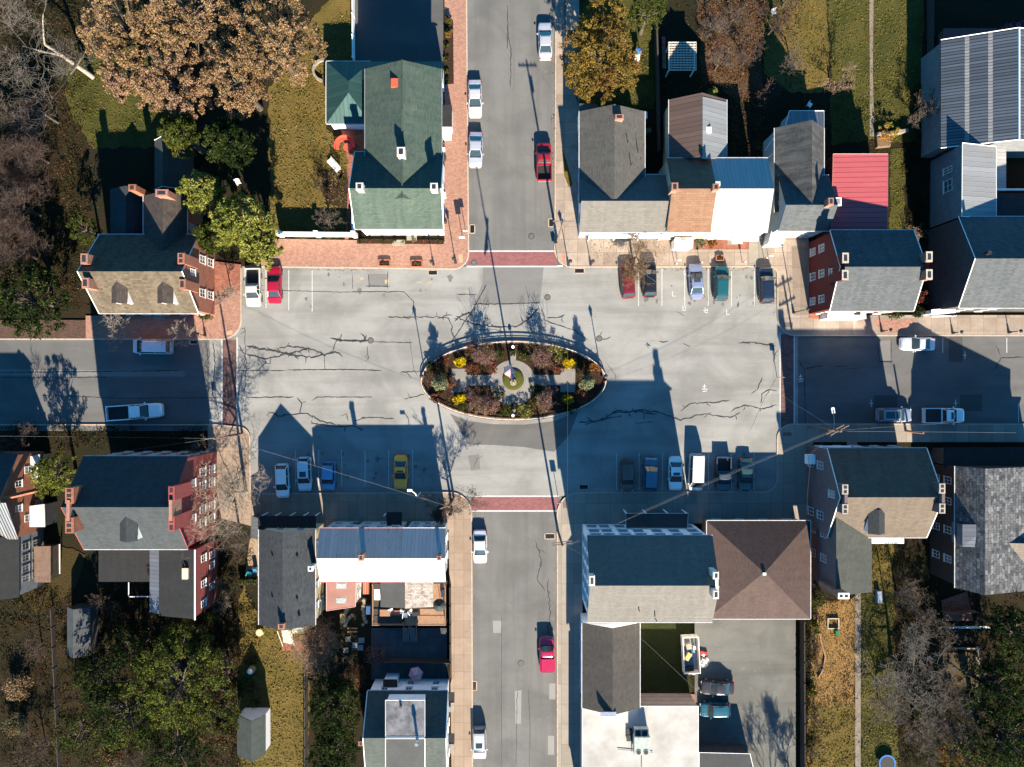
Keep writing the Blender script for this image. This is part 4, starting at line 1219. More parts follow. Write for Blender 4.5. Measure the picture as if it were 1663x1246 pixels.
for y in (1125, 1192):
    polyroof(h, [(728, y, 2.7), (738, y, 2.5), (738, y + 14, 2.5), (728, y + 14, 2.7)], None, SH_BLACK, .1, name='door_hood')
    q = P(733, y + 22); MB().box((q.x, q.y, .13), (.8, 1.2, .3)).build('front_steps', CONC_N, h)
chimney(h, 586, 1208, 4.5, 0, .55, .55, CHBRICK, 1)

# --- white apartment building
h = house('white_apartment_house', 'large white apartment building with pale roof and many windows', 1055, 940, 'apartment house')
A = block(h, (953.5, 870, 1157, 1010.5), 9.3, 12.6, 'x', WHITE_W, SH_PALE, ridge=951.5, over=.25, gutter=WHITE)
wins(A, 'N', [.08, .24, .39, .55, .68, .82, .93], [2.0, 5.0, 7.8], 1.35, 1.7, glass=GLASS, mun=(0, 1)); wins(A, 'W', [.15, .32, .5, .68, .85], [2.0, 5.0, 7.8], 1.1, 1.6, glass=GLASS, mun=(0, 1))
wins(A, 'W', [.5], [10.3], .9, 1.3); wins(A, 'S', 6, [7.8], 1.0, 1.5); door(A, 'N', .48, ORBRICK)
chimney(h, 961.5, 943.5, 13.2, 10, .55, 1.1, WHITE_CH, 1); chimney(h, 1163, 935, 13.8, 10, .55, .75, m_plain('cream_stucco', (.5, .46, .4)), 1); chimney(h, 1163, 966, 13.8, 10, .55, .9, m_plain('cream_stucco2', (.5, .45, .38)), 1)
a = P(1165, 950, 12.9); MB().box((a.x, a.y, 9.5), (.3, 2.6, 3.2)).build('parapet', WHITE, h)
for x, y in ((1037, 990), (1065, 1006)): pipe(h, x, y, 10.2, .8, .06)
b = MB()
for i in range(24):
    p = P(967 + i * 8, 1004, 9.62); b.box((p.x, p.y, 9.55), (.1, .08, .12))
b.build('snow_guards', DARK, h)
T = polyroof(h, [(1016, 834, 3.4), (1118, 834, 3.4), (1116, 858, 3.7), (1017, 858, 3.7)], None, ROLLED_D, .1, edge=m_plain('blue_grey_trim', (.25, .3, .36)), name='porch_roof')
b = MB()
for x in (1018, 1050, 1085, 1116): p = P(x, 834.5, 3.3); b.tube([(p.x, p.y, 0), (p.x, p.y, 3.3)], .1, 8)
b.build('porch_columns', WHITE, h)
q = P(1066, 846); MB().box((q.x, q.y, .1), (7.8, 1.6, .35)).build('porch_floor', CONC_N, h)
# --- hip roof building
h = house('hip_roof_building', 'square brick building with mauve shingled hip roof', 1235, 925, 'building')
A = block(h, (1148, 846, 1316, 1005), 4.3, 6.6, 'x', m_brick('tan_brick', (.24, .13, .085), (.22, .17, .13)), SH_MAUVE, ridge=930, over=.4, hip=6.4, gutter=WHITE)
wins(A, 'N', 4, [1.9], 1.1, 1.5); wins(A, 'S', 3, [1.9])
q = P(1241, 932, 6.6); MB().box((q.x, q.y, 6.5), (.4, .3, .25)).build('apex_cap', WHITE, h)
# --- long dark gable behind
h = house('long_gable_annex', 'long low annex with black and brown shingle gable behind white apartments', 992, 1080, 'annex')
A = block(h, (945.5, 1012, 1039, 1150), 5.0, 7.2, 'y', WHITE_W, m_shingle('black_brown_shingle', (.04, .036, .032), .35, (.058, .052, .045)), ridge=995, over=.2, gutter=WHITE)
wins(A, 'W', 4, [1.6, 3.6])
q = P(988, 1159, 7.1); MB().box((q.x, q.y, 6.8), (1.9, .5, .45)).build('louvre_vent', CHROME, h)
# --- flat roof building
h = house('flat_roof_building', 'white flat roofed commercial building with rooftop cooling unit', 1040, 1210, 'building')
polyroof(h, [(945.5, 1147, 4.4), (1134, 1147, 4.4), (1134, 1340, 4.4), (945.5, 1340, 4.4)], m_siding('pinkish_stucco', (.3, .22, .18), 1.2), FLATW, .08, edge=WHITE)
q = P(1088, 1128); 
bk = dict(root=h, wr=(P(946, 0, 4.4).x + .08, -60, P(1133.5, 0, 4.4).x - .08, P(0, 1147, 4.4).y - .08))
wins(bk, 'N', [.62, .8], [2.0], 1.4, 1.3); door(bk, 'N', .7, REDBRICK2); wins(bk, 'W', [.86, .95], [2.2], 1.2, 1.4)
t = thing('rooftop_cooling_unit', 'grey rooftop cooling unit with two round fans on white roof', 'cooling unit', P(1042, 1205, 4.4))
b = MB(); q = P(1043, 1212, 6.0); b.box((q.x, q.y, 4.75), (1.95, 2.15, 1.3)); b.box((q.x, q.y + 1.4, 4.7), (1.7, 1.0, .9)); b.build('casing', m_plain('unit_grey', (.24, .27, .25), .5), t)
b = MB(); b.box((q.x, q.y, 4.4), (1.7, 1.9, .36)); b.build('base', DARK, t)
for dx in (-.45, .45):
    o = MB().disc((q.x + dx, q.y - .72), .34, .34, 6.05, 6.1, 20).build('fan_ring', GREYM, t); MB().disc((q.x + dx, q.y - .72), .27, .27, 6.1, 6.115, 20).build('fan', BLACK, o)
b = MB(); b.box((q.x - .45, q.y + 1.4, 5.6), (.6, .7, .05)); b.box((q.x + .35, q.y + 1.4, 5.6), (.6, .7, .05)); b.build('intake_grille', BLACK, t)
for x, y in ((1022, 1187), (1022, 1198)):
    p = P(x, y, 4.5); t = thing('roof_hatch', 'black square roof hatch %s the cooling unit' % ('nearer the annex beside' if y < 1190 else 'just south of the other, beside'), 'roof hatch', (p.x, p.y, 4.4), group='black roof hatches')
    MB().box((p.x, p.y, 4.4), (.65, .65, .25)).build('curb', DARK, t); MB().box((p.x, p.y, 4.65), (.75, .75, .05)).build('lid', BLACK, t)
b = MB(); b.tube([P(1026, 1200, 4.5), P(1026, 1222, 4.5)], .04, 5); b.tube([P(1042, 1226, 4.5), P(1042, 1300, 4.5)], .04, 5); b.tube([P(1003, 1217, 4.5), P(1060, 1222, 4.5)], .04, 5)
tag(b.build('roof_conduit', WOOD_G), 'thin conduit runs lying on the white flat roof', 'pipe')
h = house('low_garage', 'low flat grey garage roof at the bottom of the rear lot', 1180, 1236, 'garage')
polyroof(h, [(1135.5, 1222, 2.8), (1218, 1224, 2.8), (1236, 1300, 2.8), (1135.5, 1300, 2.8)], DARKSID, ROLLED_D, .1, edge=WHITE)

# --- brick house, south-east corner
h = house('tan_roof_brick_house', 'grey brick house with tan south slope and four paired chimneys', 1420, 830)
A = block(h, (1344, 728, 1505, 873), 7.2, 11.0, 'x', GREYBRICK, SH_TAN, ridge=808, over=.25, ovg=.06, gutter=WHITE, verge=WHITE)
wins(A, 'W', [.2, .8], [1.8, 4.9], 1.0, 1.7, frame=BLUESID); wins(A, 'W', [.5], [8.4], .9, 1.6); wins(A, 'N', 5, [1.8, 4.8]); wins(A, 'S', [.5, .7, .88], [4.8]); wins(A, 'E', [.3, .7], [4.8])
door(A, 'N', .5, WHITE)
dormer(h, A, 1428, 828, 869, 10.2, 1.7, WHITE, SH_CHAR)
for x, y in ((1372.5, 795), (1372.5, 827), (1530, 793.5), (1530, 826)): chimney(h, x, y, 11.5, 7, .6, 1.05, GREYBRICK, 2, m_plain('sand_cap_%d' % (x + y), (.24, .21, .18)))
for x in (1372.5, 1530):
    a = P(x, 811, 11.2); MB().box((a.x, a.y, 9), (.35, 1.7, 2.5)).build('parapet', GREYBRICK, h)
T = polyroof(h, [(1358, 838, 9.2), (1416, 866, 7.0), (1416, 962, 6.9), (1358, 968, 9.1)], GREYBRICK, SH_OLIVE, .12, edge=None)
wl = dict(root=h, wr=(min(p.x for p in T) + .12, min(p.y for p in T) + .1, max(p.x for p in T), max(p.y for p in T)))
wins(wl, 'W', [.3, .62], [1.8, 5.2], .95, 1.6, frame=BLUESID)
chimney(h, 1370, 968, 11.0, 5, 1.2, .6, CHBRICK, 2, WHITE, along='x')
polyroof(h, [(1416, 871, 2.9), (1468, 871, 2.9), (1468, 883, 2.7), (1416, 883, 2.7)], WHITE, WHITE, .1, name='porch_roof', wname='porch_wall')
polyroof(h, [(1331, 724, 3.3), (1382, 724, 3.3), (1381, 729, 3.5), (1332, 729, 3.5)], None, WHITE, .1, name='front_canopy')
q = P(1316, 746, 3); MB().box((q.x, q.y, 2.4), (1.0, 1.2, 1.0)).build('wall_box', WHITE, h)
# --- slate roof house, east
h = house('slate_roof_house', 'house with patchwork slate roof and long white gutter at right edge', 1610, 850)
A = block(h, (1551, 757, 1720, 955), 6.4, 9.6, 'y', m_siding('dark_brown_board', (.035, .028, .024), .2), PATCH, ridge=1600, over=.25, gutter=WHITE)
wins(A, 'W', [.12, .3, .55, .8], [1.7, 4.4], .9, 1.5)
polyroof(h, [(1563, 852, 8.0), (1610, 852, 9.4), (1610, 890, 9.2), (1563, 888, 8.0)], GREYSID, MT_BLUE, .1, 5.5, name='dormer_roof', wname='dormer_wall')
polyroof(h, [(1533, 727, 3.4), (1700, 727, 3.4), (1700, 759, 3.9), (1533, 759, 3.9)], DARKSID, SH_BLACK, .3, name='porch_roof', wname='porch_wall')
polyroof(h, [(1630, 882, 8.6), (1700, 884, 8.6), (1700, 958, 7.0), (1630, 958, 7.0)], GREYSID, m_shingle('pale_tan_shingle', (.12, .10, .08), .2), .15, 3, edge=None, name='rear_roof', wname='rear_wall')

# --- north-east row: grey corner house
h = house('grey_corner_house', 'grey shingled corner house with long rear wing beside the north street', 1010, 330)
A = block(h, (941, 284, 1085, 377), 5.0, 7.7, 'x', WHITE_W, SH_PALE, ridge=326.5, over=.3, gutter=WHITE)
wins(A, 'S', [.1, .24, .62, .8], [1.5, 3.7], .95, 1.3); wins(A, 'W', [.3, .7], [1.5, 3.6]); door(A, 'S', .4, WHITE)
B = block(h, (941, 181, 1047, 330), 5.2, 7.75, 'y', WHITE_W, m_shingle('dark_grey_shingle', (.062, .059, .053), .3, (.085, .082, .075)), ridge=998, over=.3, gutter=WHITE)
wins(B, 'W', 4, [1.6, 3.8])
polyroof(h, [(941, 168, 4.9), (971, 170, 6.0), (972, 196, 6.0), (941, 196, 4.9)], WHITE_W, SH_GREY, .15)
chimney(h, 1006, 189.5, 8.4, 5, .95, .55, CHBRICK, 1, along='x')
for x, y in ((1025, 268), (1040, 258), (1019, 232)): pipe(h, x, y, 6.6, .8, .05)
p = P(1033, 332, 6.9); MB().tube([(p.x, p.y + .6, 6.4), (p.x, p.y + .6, 7.4)], .09, 8).build('white_flue', WHITE, h)
b = MB()
for x in (958, 1000, 1040, 1075): p = P(x, 384.5, 2.8); b.box((p.x, p.y, .13), (.12, .12, 2.6))
b.build('porch_post', WHITE, h)
polyroof(h, [(960, 381, 2.9), (1082, 381, 2.9), (1082, 387, 2.75), (960, 387, 2.75)], None, WHITE, .05, name='porch_roof')
h = house('orange_roof_house', 'row house with orange shingle front slope and brown rear wing', 1115, 320)
A = block(h, (1083, 257, 1153.5, 377), 6.0, 9.2, 'x', CREAM, SH_ORANGE, ridge=306.5, over=.15, ovg=.05, gutter=WHITE)
wins(A, 'S', [.3, .7], [1.6, 4.3]); wins(A, 'W', [.5], [4.6])
chimney(h, 1096, 303, 10.3, 8, .7, .9, CHBRICK, 1)
B = block(h, (1086.5, 162, 1180, 262), 5.0, 7.4, 'y', CREAM, SH_RUST, ridge=1140.5, over=.2, gutter=WHITE)
T = polyroof(h, [(1141, 157, 7.46), (1180.5, 166, 5.1), (1180.5, 258, 5.1), (1141, 258, 7.46)], None, MT_SHED, .1, t=.06, name='metal_roof')
q = P(1151, 211, 7); MB().box((q.x, q.y, 6.2), (.65, .65, .9)).build('vent_box', WHITE, h)
polyroof(h, [(1096, 386, 2.7), (1126, 386, 2.7), (1125, 403, 2.5), (1095, 403, 2.5)], WHITE_W, m_plain('cream_canopy', (.5, .46, .4)), .06, name='porch_roof', wname='porch_wall')
q = P(1110, 387.5, 2.8); MB().box((q.x, q.y, 2.68), (.65, .4, .05)).build('roof_window', GREYM, h)
h = house('white_metal_house', 'row house with dazzling white metal roof and sage front', 1205, 320)
A = block(h, (1154, 257, 1247, 377), 6.1, 8.42, 'x', SAGE, MT_WHITE, ridge=306.5, over=.15, ovg=.05, gutter=WHITE)
wins(A, 'S', [.2, .5, .78], [1.6, 4.3]); door(A, 'S', .62, SAGE)
chimney(h, 1163, 303.5, 10.2, 8, .65, .7, CHBRICK, 1)
p = P(1166, 298, 8.9); MB().box((p.x, p.y, 8.4), (.6, .5, .5)).build('roof_box', SAGE, h)
b = MB(); p, q = P(1190, 382, 2.6), P(1206, 396, 2.2)
b.face([(p.x, p.y, 2.6), (p.x, q.y, 2.15), (q.x, q.y, 2.15), (q.x, p.y, 2.6)]); b.build('door_awning', SAGE, h)
q = P(1218, 387); MB().box((q.x, q.y, .13), (2.0, .8, .4)).build('front_steps', WHITE, h)
h = house('grey_row_house', 'grey row house with steep side wing next to white roof', 1300, 320)
A = block(h, (1264, 285, 1346, 375), 5.6, 8.4, 'x', BLUESID, SH_GREY, ridge=333, over=.2, ovg=.1, gutter=WHITE)
wins(A, 'S', [.55, .8], [1.5, 4.0]); wins(A, 'W', [.5], [5.4], .5, .6)
B = block(h, (1258, 208, 1338, 345), 5.2, 8.3, 'y', BLUESID, m_shingle('worn_black_shingle', (.035, .036, .036), .35, (.11, .11, .105), streak=.8), ridge=1319, over=.2, gutter=WHITE)
polyroof(h, [(1282, 180, 3.4), (1338, 180, 3.4), (1338, 212, 4.2), (1274, 212, 4.2)], BLUESID, MT_BLUE, .2, edge=WHITE)
chimney(h, 1350, 327, 9.8, 5, .55, .8, CHBRICK, 1)
polyroof(h, [(1253, 376, 3.0), (1276, 376, 3.0), (1272, 396, 2.6), (1248, 396, 2.6)], WHITE_W, WHITE, .06, name='porch_roof', wname='porch_wall')
b = MB(); b.tube([P(1238, 402, .9), P(1270, 400, .9)], .05, 5); b.tube([P(1238, 402, .2), P(1238, 402, .95)], .05, 5); b.build('step_rail', WHITE, h)
b = MB(); b.tube([P(1242, 245, 2.6), P(1258, 222, 4.8)], .05, 5); b.tube([P(1241, 262, 2.6), P(1257, 248, 4.8)], .05, 5); b.build('stair_rail', WHITE, h)
# --- dark red brick house with red metal wing
h = house('maroon_brick_house', 'maroon brick house with grey front slope and red metal rear wing', 1410, 430)
A = block(h, (1348, 374, 1484, 505), 7.2, 10.3, 'x', DARKBRICK, SH_GREY, ridge=433.5, over=.25, ovg=.06, gutter=WHITE, verge=WHITE)
wins(A, 'W', [.16, .5, .84], [1.7, 4.6], .95, 1.5); wins(A, 'W', [.52], [7.6], .8, 1.2); wins(A, 'S', [.12, .4, .62, .85], [1.6, 4.6]); wins(A, 'E', [.3, .7], [4.6])
for x, y in ((1373, 419), (1372.5, 447), (1509, 417), (1509, 446)): chimney(h, x, y, 11.0, 7, .65, 1.1, DARKBRICK if x < 1400 else CHBRICK, 1, m_plain('pale_cap', (.3, .27, .23)))
a = P(1509, 432, 10.9); MB().box((a.x, a.y, 8), (.35, 1.4, 2.6)).build('parapet', DARKBRICK, h)
a = P(1370, 432, 10.6); MB().box((a.x, a.y, 8), (.5, 1.4, 2.4)).build('parapet', DARKBRICK, h)
T = polyroof(h, [(1353, 250, 5.2), (1442, 250, 6.0), (1441, 378, 6.0), (1350, 378, 5.2)], DARKBRICK, MT_RED, .1, edge=m_plain('pink_trim', (.4, .14, .13)))
b = MB(); q = P(1362, 327, 6.3); b.box((q.x, q.y, 5.2), (.85, 1.0, .9)); b.build('white_roof_vent', WHITE, h); MB().box((q.x, q.y, 6.1), (.5, .6, .04)).build('vent_lid', GREYM, h)
polyroof(h, [(1345, 506, 3.0), (1406, 506, 3.0), (1407, 518, 2.8), (1343, 518, 2.8)], WHITE, m_plain('ivory_canopy', (.46, .42, .35)), .06, name='porch_roof', wname='porch_wall')
q = P(1393, 509, 3.1); MB().box((q.x, q.y, 2.98), (.8, .4, .05)).build('roof_window', GLASS, h)
b = MB(); q = P(1328, 512); b.box((q.x, q.y, .13), (2.4, .9, .06)); b.build('brick_step', REDBRICK2, h)
# --- corner building, east
h = house('dark_gable_building', 'big grey roofed building with white verge and black west wall', 1600, 430, 'building')
A = block(h, (1557, 352, 1760, 500), 7.4, 10.9, 'x', DARKSID, SH_GREY, ridge=420, over=.2, gutter=WHITE, verge=WHITE)
wins(A, 'S', [.2, .4], [1.8, 4.8])
polyroof(h, [(1513, 503, 3.0), (1552, 500, 3.0), (1552, 508, 2.8), (1513, 510, 2.8)], BLUESID, WHITE, .05, name='porch_roof', wname='porch_wall')
p = P(1602, 412, 10.5); MB().tube([(p.x, p.y, 9.8), (p.x, p.y, 11.2)], .25, 10).build('flue_pipe', DARK, h)
T = polyroof(h, [(1563, 232, 7.6), (1618, 238, 6.6), (1618, 352, 6.6), (1562, 352, 7.6)], GREYSID, MT_SHED, .12, edge=WHITE)
wl = dict(root=h, wr=(min(p.x for p in T) + .12, min(p.y for p in T) + .1, max(p.x for p in T), max(p.y for p in T)))
wins(wl, 'W', [.5], [4.4], 1.5, 1.9, mun=(1, 1)); wins(wl, 'W', [.28], [4.4], .8, 1.9)
polyroof(h, [(1618, 240, 4.2), (1634, 240, 4.0), (1634, 310, 4.0), (1618, 310, 4.2)], GREYSID, MT_WHITE, .05, name='side_roof', wname='side_wall')
b = MB(); b.tube([P(1618, 308, 5), P(1720, 308, 5)], .12, 4, smooth=False); b.build('white_beam', WHITE, h)
polyroof(h, [(1618, 314, 4.4), (1720, 314, 4.4), (1720, 356, 5), (1618, 356, 5)], GREYSID, SH_CHAR, .1, name='rear_roof', wname='rear_wall')
# --- barn
h = house('metal_barn', 'big corrugated metal barn with two pale sheet stripes', 1600, 150, 'barn')
A = block(h, (1528, 65, 1790, 240), 5.2, 8.6, 'y', GREYSID, MT_BARN, ridge=1655, over=.2, gutter=None, verge=WHITE, ridgecap=WHITE)
x0 = P(1528, 0, 5.2).x; xr = P(1655, 0, 8.6).x; y0 = P(0, 240, 5.2).y; y1 = P(0, 65, 5.2).y
for f in (.31, .61):
    xa = x0 + (xr - x0) * f; za = 5.2 + 3.4 * f
    b = MB(); dx = .45
    b.face([(xa, y0, za + .03), (xa + dx, y0, za + .03 + 3.4 * dx / (xr - x0)), (xa + dx, y1, za + .03 + 3.4 * dx / (xr - x0)), (xa, y1, za + .03)]); b.build('pale_roof_sheet', m_metal('pale_sheet_%d' % (f * 100), (.2, .2, .2), .38, .1, .5, .2, seamdark=.5, width=.3), h)
polyroof(h, [(1532, 46, 2.6), (1620, 46, 3.2), (1620, 72, 3.6), (1532, 72, 3.0)], WOOD_D, m_metal('maroon_metal', (.11, .028, .028), .5), .1, name='lean_to_roof', wname='lean_to_wall')
polyroof(h, [(1634, 36, 4.6), (1660, 33, 5.2), (1700, 38, 4.4), (1700, 62, 4.4), (1634, 62, 4.6)], WOOD_D, m_metal('red_slat', (.2, .035, .045), .9, seamdark=.15, width=.4), .1, name='cupola_roof', wname='cupola_wall')
# --- sheds, bottom left
h = house('garden_shed', 'small grey shed with pale ridge standing among brown leaves', 128, 1022, 'shed')
block(h, (109, 986, 147, 1064), 2.3, 3.5, 'y', DARKSID, SH_GREY, ridge=119, over=.15, gutter=None)
h = house('lawn_garage', 'small gabled garage on the green lawn with white verge', 412, 1190, 'garage')
block(h, (385, 1161, 431, 1226), 2.6, 4.6, 'y', WHITE_W, SH_SLAG, ridge=408, over=.15, gutter=None, verge=None)
h = house('well_house', 'tiny round capped stone post casting shadow on the lawn', 410, 1086, 'garden post')
q = P(410, 1086); MB().disc((q.x, q.y), .5, .45, 0, 1.0, 14).build('base', STONE, h); MB().disc((q.x, q.y), .35, .2, 1.0, 1.3, 14).build('cap', WHITE, h)

# ---------------------------------------------------------------- vehicles
def lerp(a, b, t): return a + (b - a) * t


KINDS = {  # L, W, H, belt z, hood z, fractions from the front: windshield base/top, rear glass top/base
    'sedan': (4.75, 1.84, 1.45, .95, .9, .29, .44, .70, .85, .96),
    'coupe': (4.4, 1.8, 1.34, .9, .86, .34, .50, .66, .84, .93),
    'hatch': (4.3, 1.8, 1.5, .95, .92, .27, .42, .86, .97, .95),
    'wagon': (4.6, 1.84, 1.68, 1.02, .98, .27, .40, .89, .975, 1.0),
    'minivan': (5.0, 1.95, 1.75, 1.05, .98, .17, .32, .92, .98, 1.02),
    'van': (5.1, 1.95, 2.1, 1.2, 1.1, .13, .25, .965, .99, 1.15),
    'pickup': (5.6, 1.95, 1.8, 1.1, 1.08, .25, .35, .52, .56, 1.08),
}
PAINTS = {}


def paint(c, metal=.3):
    k = tuple(c)
    if k not in PAINTS: PAINTS[k] = m_paint('car_paint_%d' % len(PAINTS), c, metal)
    return PAINTS[k]


ANG = {'down': -90, 'up': 90, 'left': 180, 'right': 0}


def car(kind, px, py, head, c, label, group, tilt=0, L=None, sunroof=0, rack=False, bed='open', cat='car', metal=.3, cabend=None, name='parked_car'):
    l0, Wd, Ht, zb, zh, w0, w1, r1, r0, zd = KINDS[kind]
    L = L or l0
    p = P(px, py, .7)
    t = thing(name, label, cat, (p.x, p.y, 0), R(ANG[head] + tilt), group)
    pm = paint(c, metal)
    hw = Wd / 2
    X = lambda f: L / 2 - f * L
    # lower body loft: sections (fraction, half width factor, top z)
    if kind == 'pickup':
        secs = [(0, .70, zh - .22), (.015, .82, zh - .12), (.05, .93, zh - .03), (.12, .985, zh), (w0, 1, zb), (.45, 1, zb + .01), (r0 + .015, 1, zb)]
    else:
        secs = [(0, .66, zh - .30), (.012, .78, zh - .20), (.045, .90, zh - .08), (.12, .97, zh - .02), (w0, 1, zb - .02), (.5, 1, zb), (r0 - .02, .985, zb), (min(.985, r0 + .03), .95, zd if r0 < .93 else zb - .02), (.988, .84, zd - .12), (1, .72, zd - .22)]
        secs = sorted(secs)
    b = MB(); rings = []
    for f, wf, zt in secs:
        x = X(f); y = hw * wf
        rings.append([(x, -y * .94, .22), (x, -y, .42), (x, -y, zt - .22), (x, -y * .95, zt - .08), (x, -y * .80, zt), (x, -y * .35, zt + .03), (x, y * .35, zt + .03), (x, y * .80, zt), (x, y * .95, zt - .08), (x, y, zt - .22), (x, y, .42), (x, y * .94, .22)])
    for i in range(len(rings) - 1):
        for k in range(11): b.face([rings[i][k], rings[i][k + 1], rings[i + 1][k + 1], rings[i + 1][k]], smooth=True)
    b.face(rings[0]); b.face(rings[-1][::-1])
    b.build('body', pm, t, True)
    if kind == 'pickup':
        x0, x1 = X(r0 + .016), X(1)
        b = MB()
        zbed = zb - .02
        for s_ in (-1, 1):
            b.box(((x0 + x1) / 2, s_ * (hw - .07), .3), (x0 - x1, .14, zbed - .3))
        b.box((x1 + .06, 0, .3), (.12, Wd - .28, zbed - .32)); b.box((x0 - .05, 0, .3), (.1, Wd - .28, zbed - .3))
        b.build('bed_walls', pm, t, True)
        b = MB()
        if bed == 'open': b.box(((x0 + x1) / 2, 0, .45), (x0 - x1 - .2, Wd - .3, .12))
        elif bed == 'cover': b.box(((x0 + x1) / 2, 0, zbed - .04), (x0 - x1 - .24, Wd - .22, .09))
        elif bed == 'cap': b.box(((x0 + x1) / 2, 0, zbed), (x0 - x1 - .06, Wd - .2, .5), top=(.94, .86))
        b.build('bed_floor' if bed == 'open' else 'bed_cover', pm if bed == 'cap' else BLACK, t, True)
        if bed == 'cap':
            b = MB(); b.box((x1 + .02, 0, zbed + .08), (.04, Wd - .5, .3)); b.build('rear_window', CGLASS, t, True)
    # cabin
    zr = Ht; wb, wr = hw * .90, hw * .73
    bA, bB, bC, bD = X(w0), X(w1), X(r1), X(r0)
    zt0 = zb - .0
    def strip(nm, mat, quads):
        b = MB()
        for q in quads: b.face(q, smooth=False)
        return b.build(nm, mat, t, True)
    # roof with crowned middle, pillars
    rb = MB(); n = 5
    xs = [bB + .02, lerp(bB, bC, .12), lerp(bB, bC, .5), lerp(bB, bC, .88), bC - .02]
    zz = [zr - .05, zr - .01, zr, zr - .015, zr - .06]; ys = [-1, -.82, -.4, 0, .4, .82, 1]; dz = [-.07, -.015, 0, .008, 0, -.015, -.07]
    for i in range(4):
        for k in range(6):
            rb.face([(xs[i], ys[k] * wr, zz[i] + dz[k]), (xs[i], ys[k + 1] * wr, zz[i] + dz[k + 1]), (xs[i + 1], ys[k + 1] * wr, zz[i + 1] + dz[k + 1]), (xs[i + 1], ys[k] * wr, zz[i + 1] + dz[k])], smooth=True)
    for s_ in (-1, 1):
        for xa, xb in ((bA, bB), (bD, bC)):
            rb.tube([(xa, s_ * wb * .97, zt0 - .05), (xb, s_ * wr * .98, zr - .1)], .055, 4)
        xm = lerp(bB, bC, .5); rb.tube([(xm, s_ * wb * 1.0, zt0), (xm, s_ * wr * 1.0, zr - .1)], .04, 4)
        rb.tube([(bB, s_ * wr, zr - .1), (bC, s_ * wr, zr - .1)], .04, 4)
    rb.build('roof', pm, t, True)
    if sunroof:
        b = MB()
        spans = ((.06, .4),) if sunroof == 1 else ((.04, .28), (.36, .9))
        for f0, f1 in spans: b.box(((lerp(bB, bC, f0) + lerp(bB, bC, f1)) / 2, 0, zr + .006), (abs(bC - bB) * (f1 - f0), wr * 1.25, .02))
        b.build('sunroof', CGLASS, t, True)
    if rack:
        b = MB()
        for s_ in (-1, 1): b.tube([(lerp(bB, bC, .1), s_ * wr * .82, zr + .06), (lerp(bB, bC, .9), s_ * wr * .82, zr + .06)], .03, 5)
        for f in (.25, .7): b.tube([(lerp(bB, bC, f), -wr * .8, zr + .08), (lerp(bB, bC, f), wr * .8, zr + .08)], .025, 5)
        b.build('roof_rack', DARK, t, True)
    b = MB(); b.box((bA + .09, 0, zt0 - .02), (.16, wb * 1.75, .05)); b.build('cowl', BLACK, t, True)
    curve = .10
    b = MB()
    yy = [-1, -.5, 0, .5, 1]
    for k in range(4):
        c0, c1 = curve * (1 - yy[k] ** 2), curve * (1 - yy[k + 1] ** 2)
        b.face([(bA + c0, yy[k] * wb * .95, zt0), (bA + c1, yy[k + 1] * wb * .95, zt0), (bB + c1 * .4, yy[k + 1] * wr * .97, zr - .06), (bB + c0 * .4, yy[k] * wr * .97, zr - .06)], smooth=True)
    b.build('windshield', CGLASS, t, True)
    b = MB()
    for k in range(4):
        b.face([(bD, yy[k] * wb * .93, zt0), (bD, yy[k + 1] * wb * .93, zt0), (bC, yy[k + 1] * wr * .96, zr - .07), (bC, yy[k] * wr * .96, zr - .07)], smooth=True)
    if not (kind == 'pickup' and bed == 'cap'): b.build('rear_window', CGLASS, t, True)
    else: b.build('cab_window', CGLASS, t, True)
    for s_ in (-1, 1):
        b = MB(); b.face([(bA - .05, s_ * wb, zt0), (bD + .05, s_ * wb, zt0), (bC + .03, s_ * wr, zr - .1), (bB - .03, s_ * wr, zr - .1)]); b.build('side_window', CGLASS, t, True)
        b = MB(); b.box((bA - .25, s_ * (hw + .09), zb - .02), (.16, .2, .13)); b.build('wing_mirror', pm, t, True)
        b = MB(); b.box((X(.018), s_ * hw * .62, zh - .36), (.1, .36, .15)); b.build('headlight', LAMPC, t, True)
        b = MB(); b.box((X(.992), s_ * hw * .72, (zd if kind != 'pickup' else .95) - .34), (.08, .26, .2)); b.build('taillight', LAMPR, t, True)
        for f in (.175, .81):
            b = MB(); x = X(f); yc = s_ * (hw - .10)
            N_ = 14
            for a in range(N_):
                a0, a1 = 2 * math.pi * a / N_, 2 * math.pi * (a + 1) / N_
                r_ = .335
                b.face([(x + r_ * math.cos(a0), yc - .11, .335 + r_ * math.sin(a0)), (x + r_ * math.cos(a1), yc - .11, .335 + r_ * math.sin(a1)), (x + r_ * math.cos(a1), yc + .11, .335 + r_ * math.sin(a1)), (x + r_ * math.cos(a0), yc + .11, .335 + r_ * math.sin(a0))])
            for yv in (-.11, .11): b.face([(x + .335 * math.cos(2 * math.pi * a / N_), yc + yv, .335 + .335 * math.sin(2 * math.pi * a / N_)) for a in range(N_)])
            wh = b.build('wheel', BLACK, t, True)
            b = MB(); b.face([(x + .21 * math.cos(2 * math.pi * a / N_), yc + s_ * .113, .335 + .21 * math.sin(2 * math.pi * a / N_)) for a in range(N_)]); b.build('rim', GREYM, wh, True)
    b = MB(); b.box((X(-.004), 0, .28), (.1, Wd * .72, .2)); b.build('front_bumper', pm if kind != 'pickup' else CHROME, t, True)
    b = MB(); b.box((X(1.004), 0, .30), (.1, Wd * .76, .2)); b.build('rear_bumper', pm if kind != 'pickup' else CHROME, t, True)
    return t


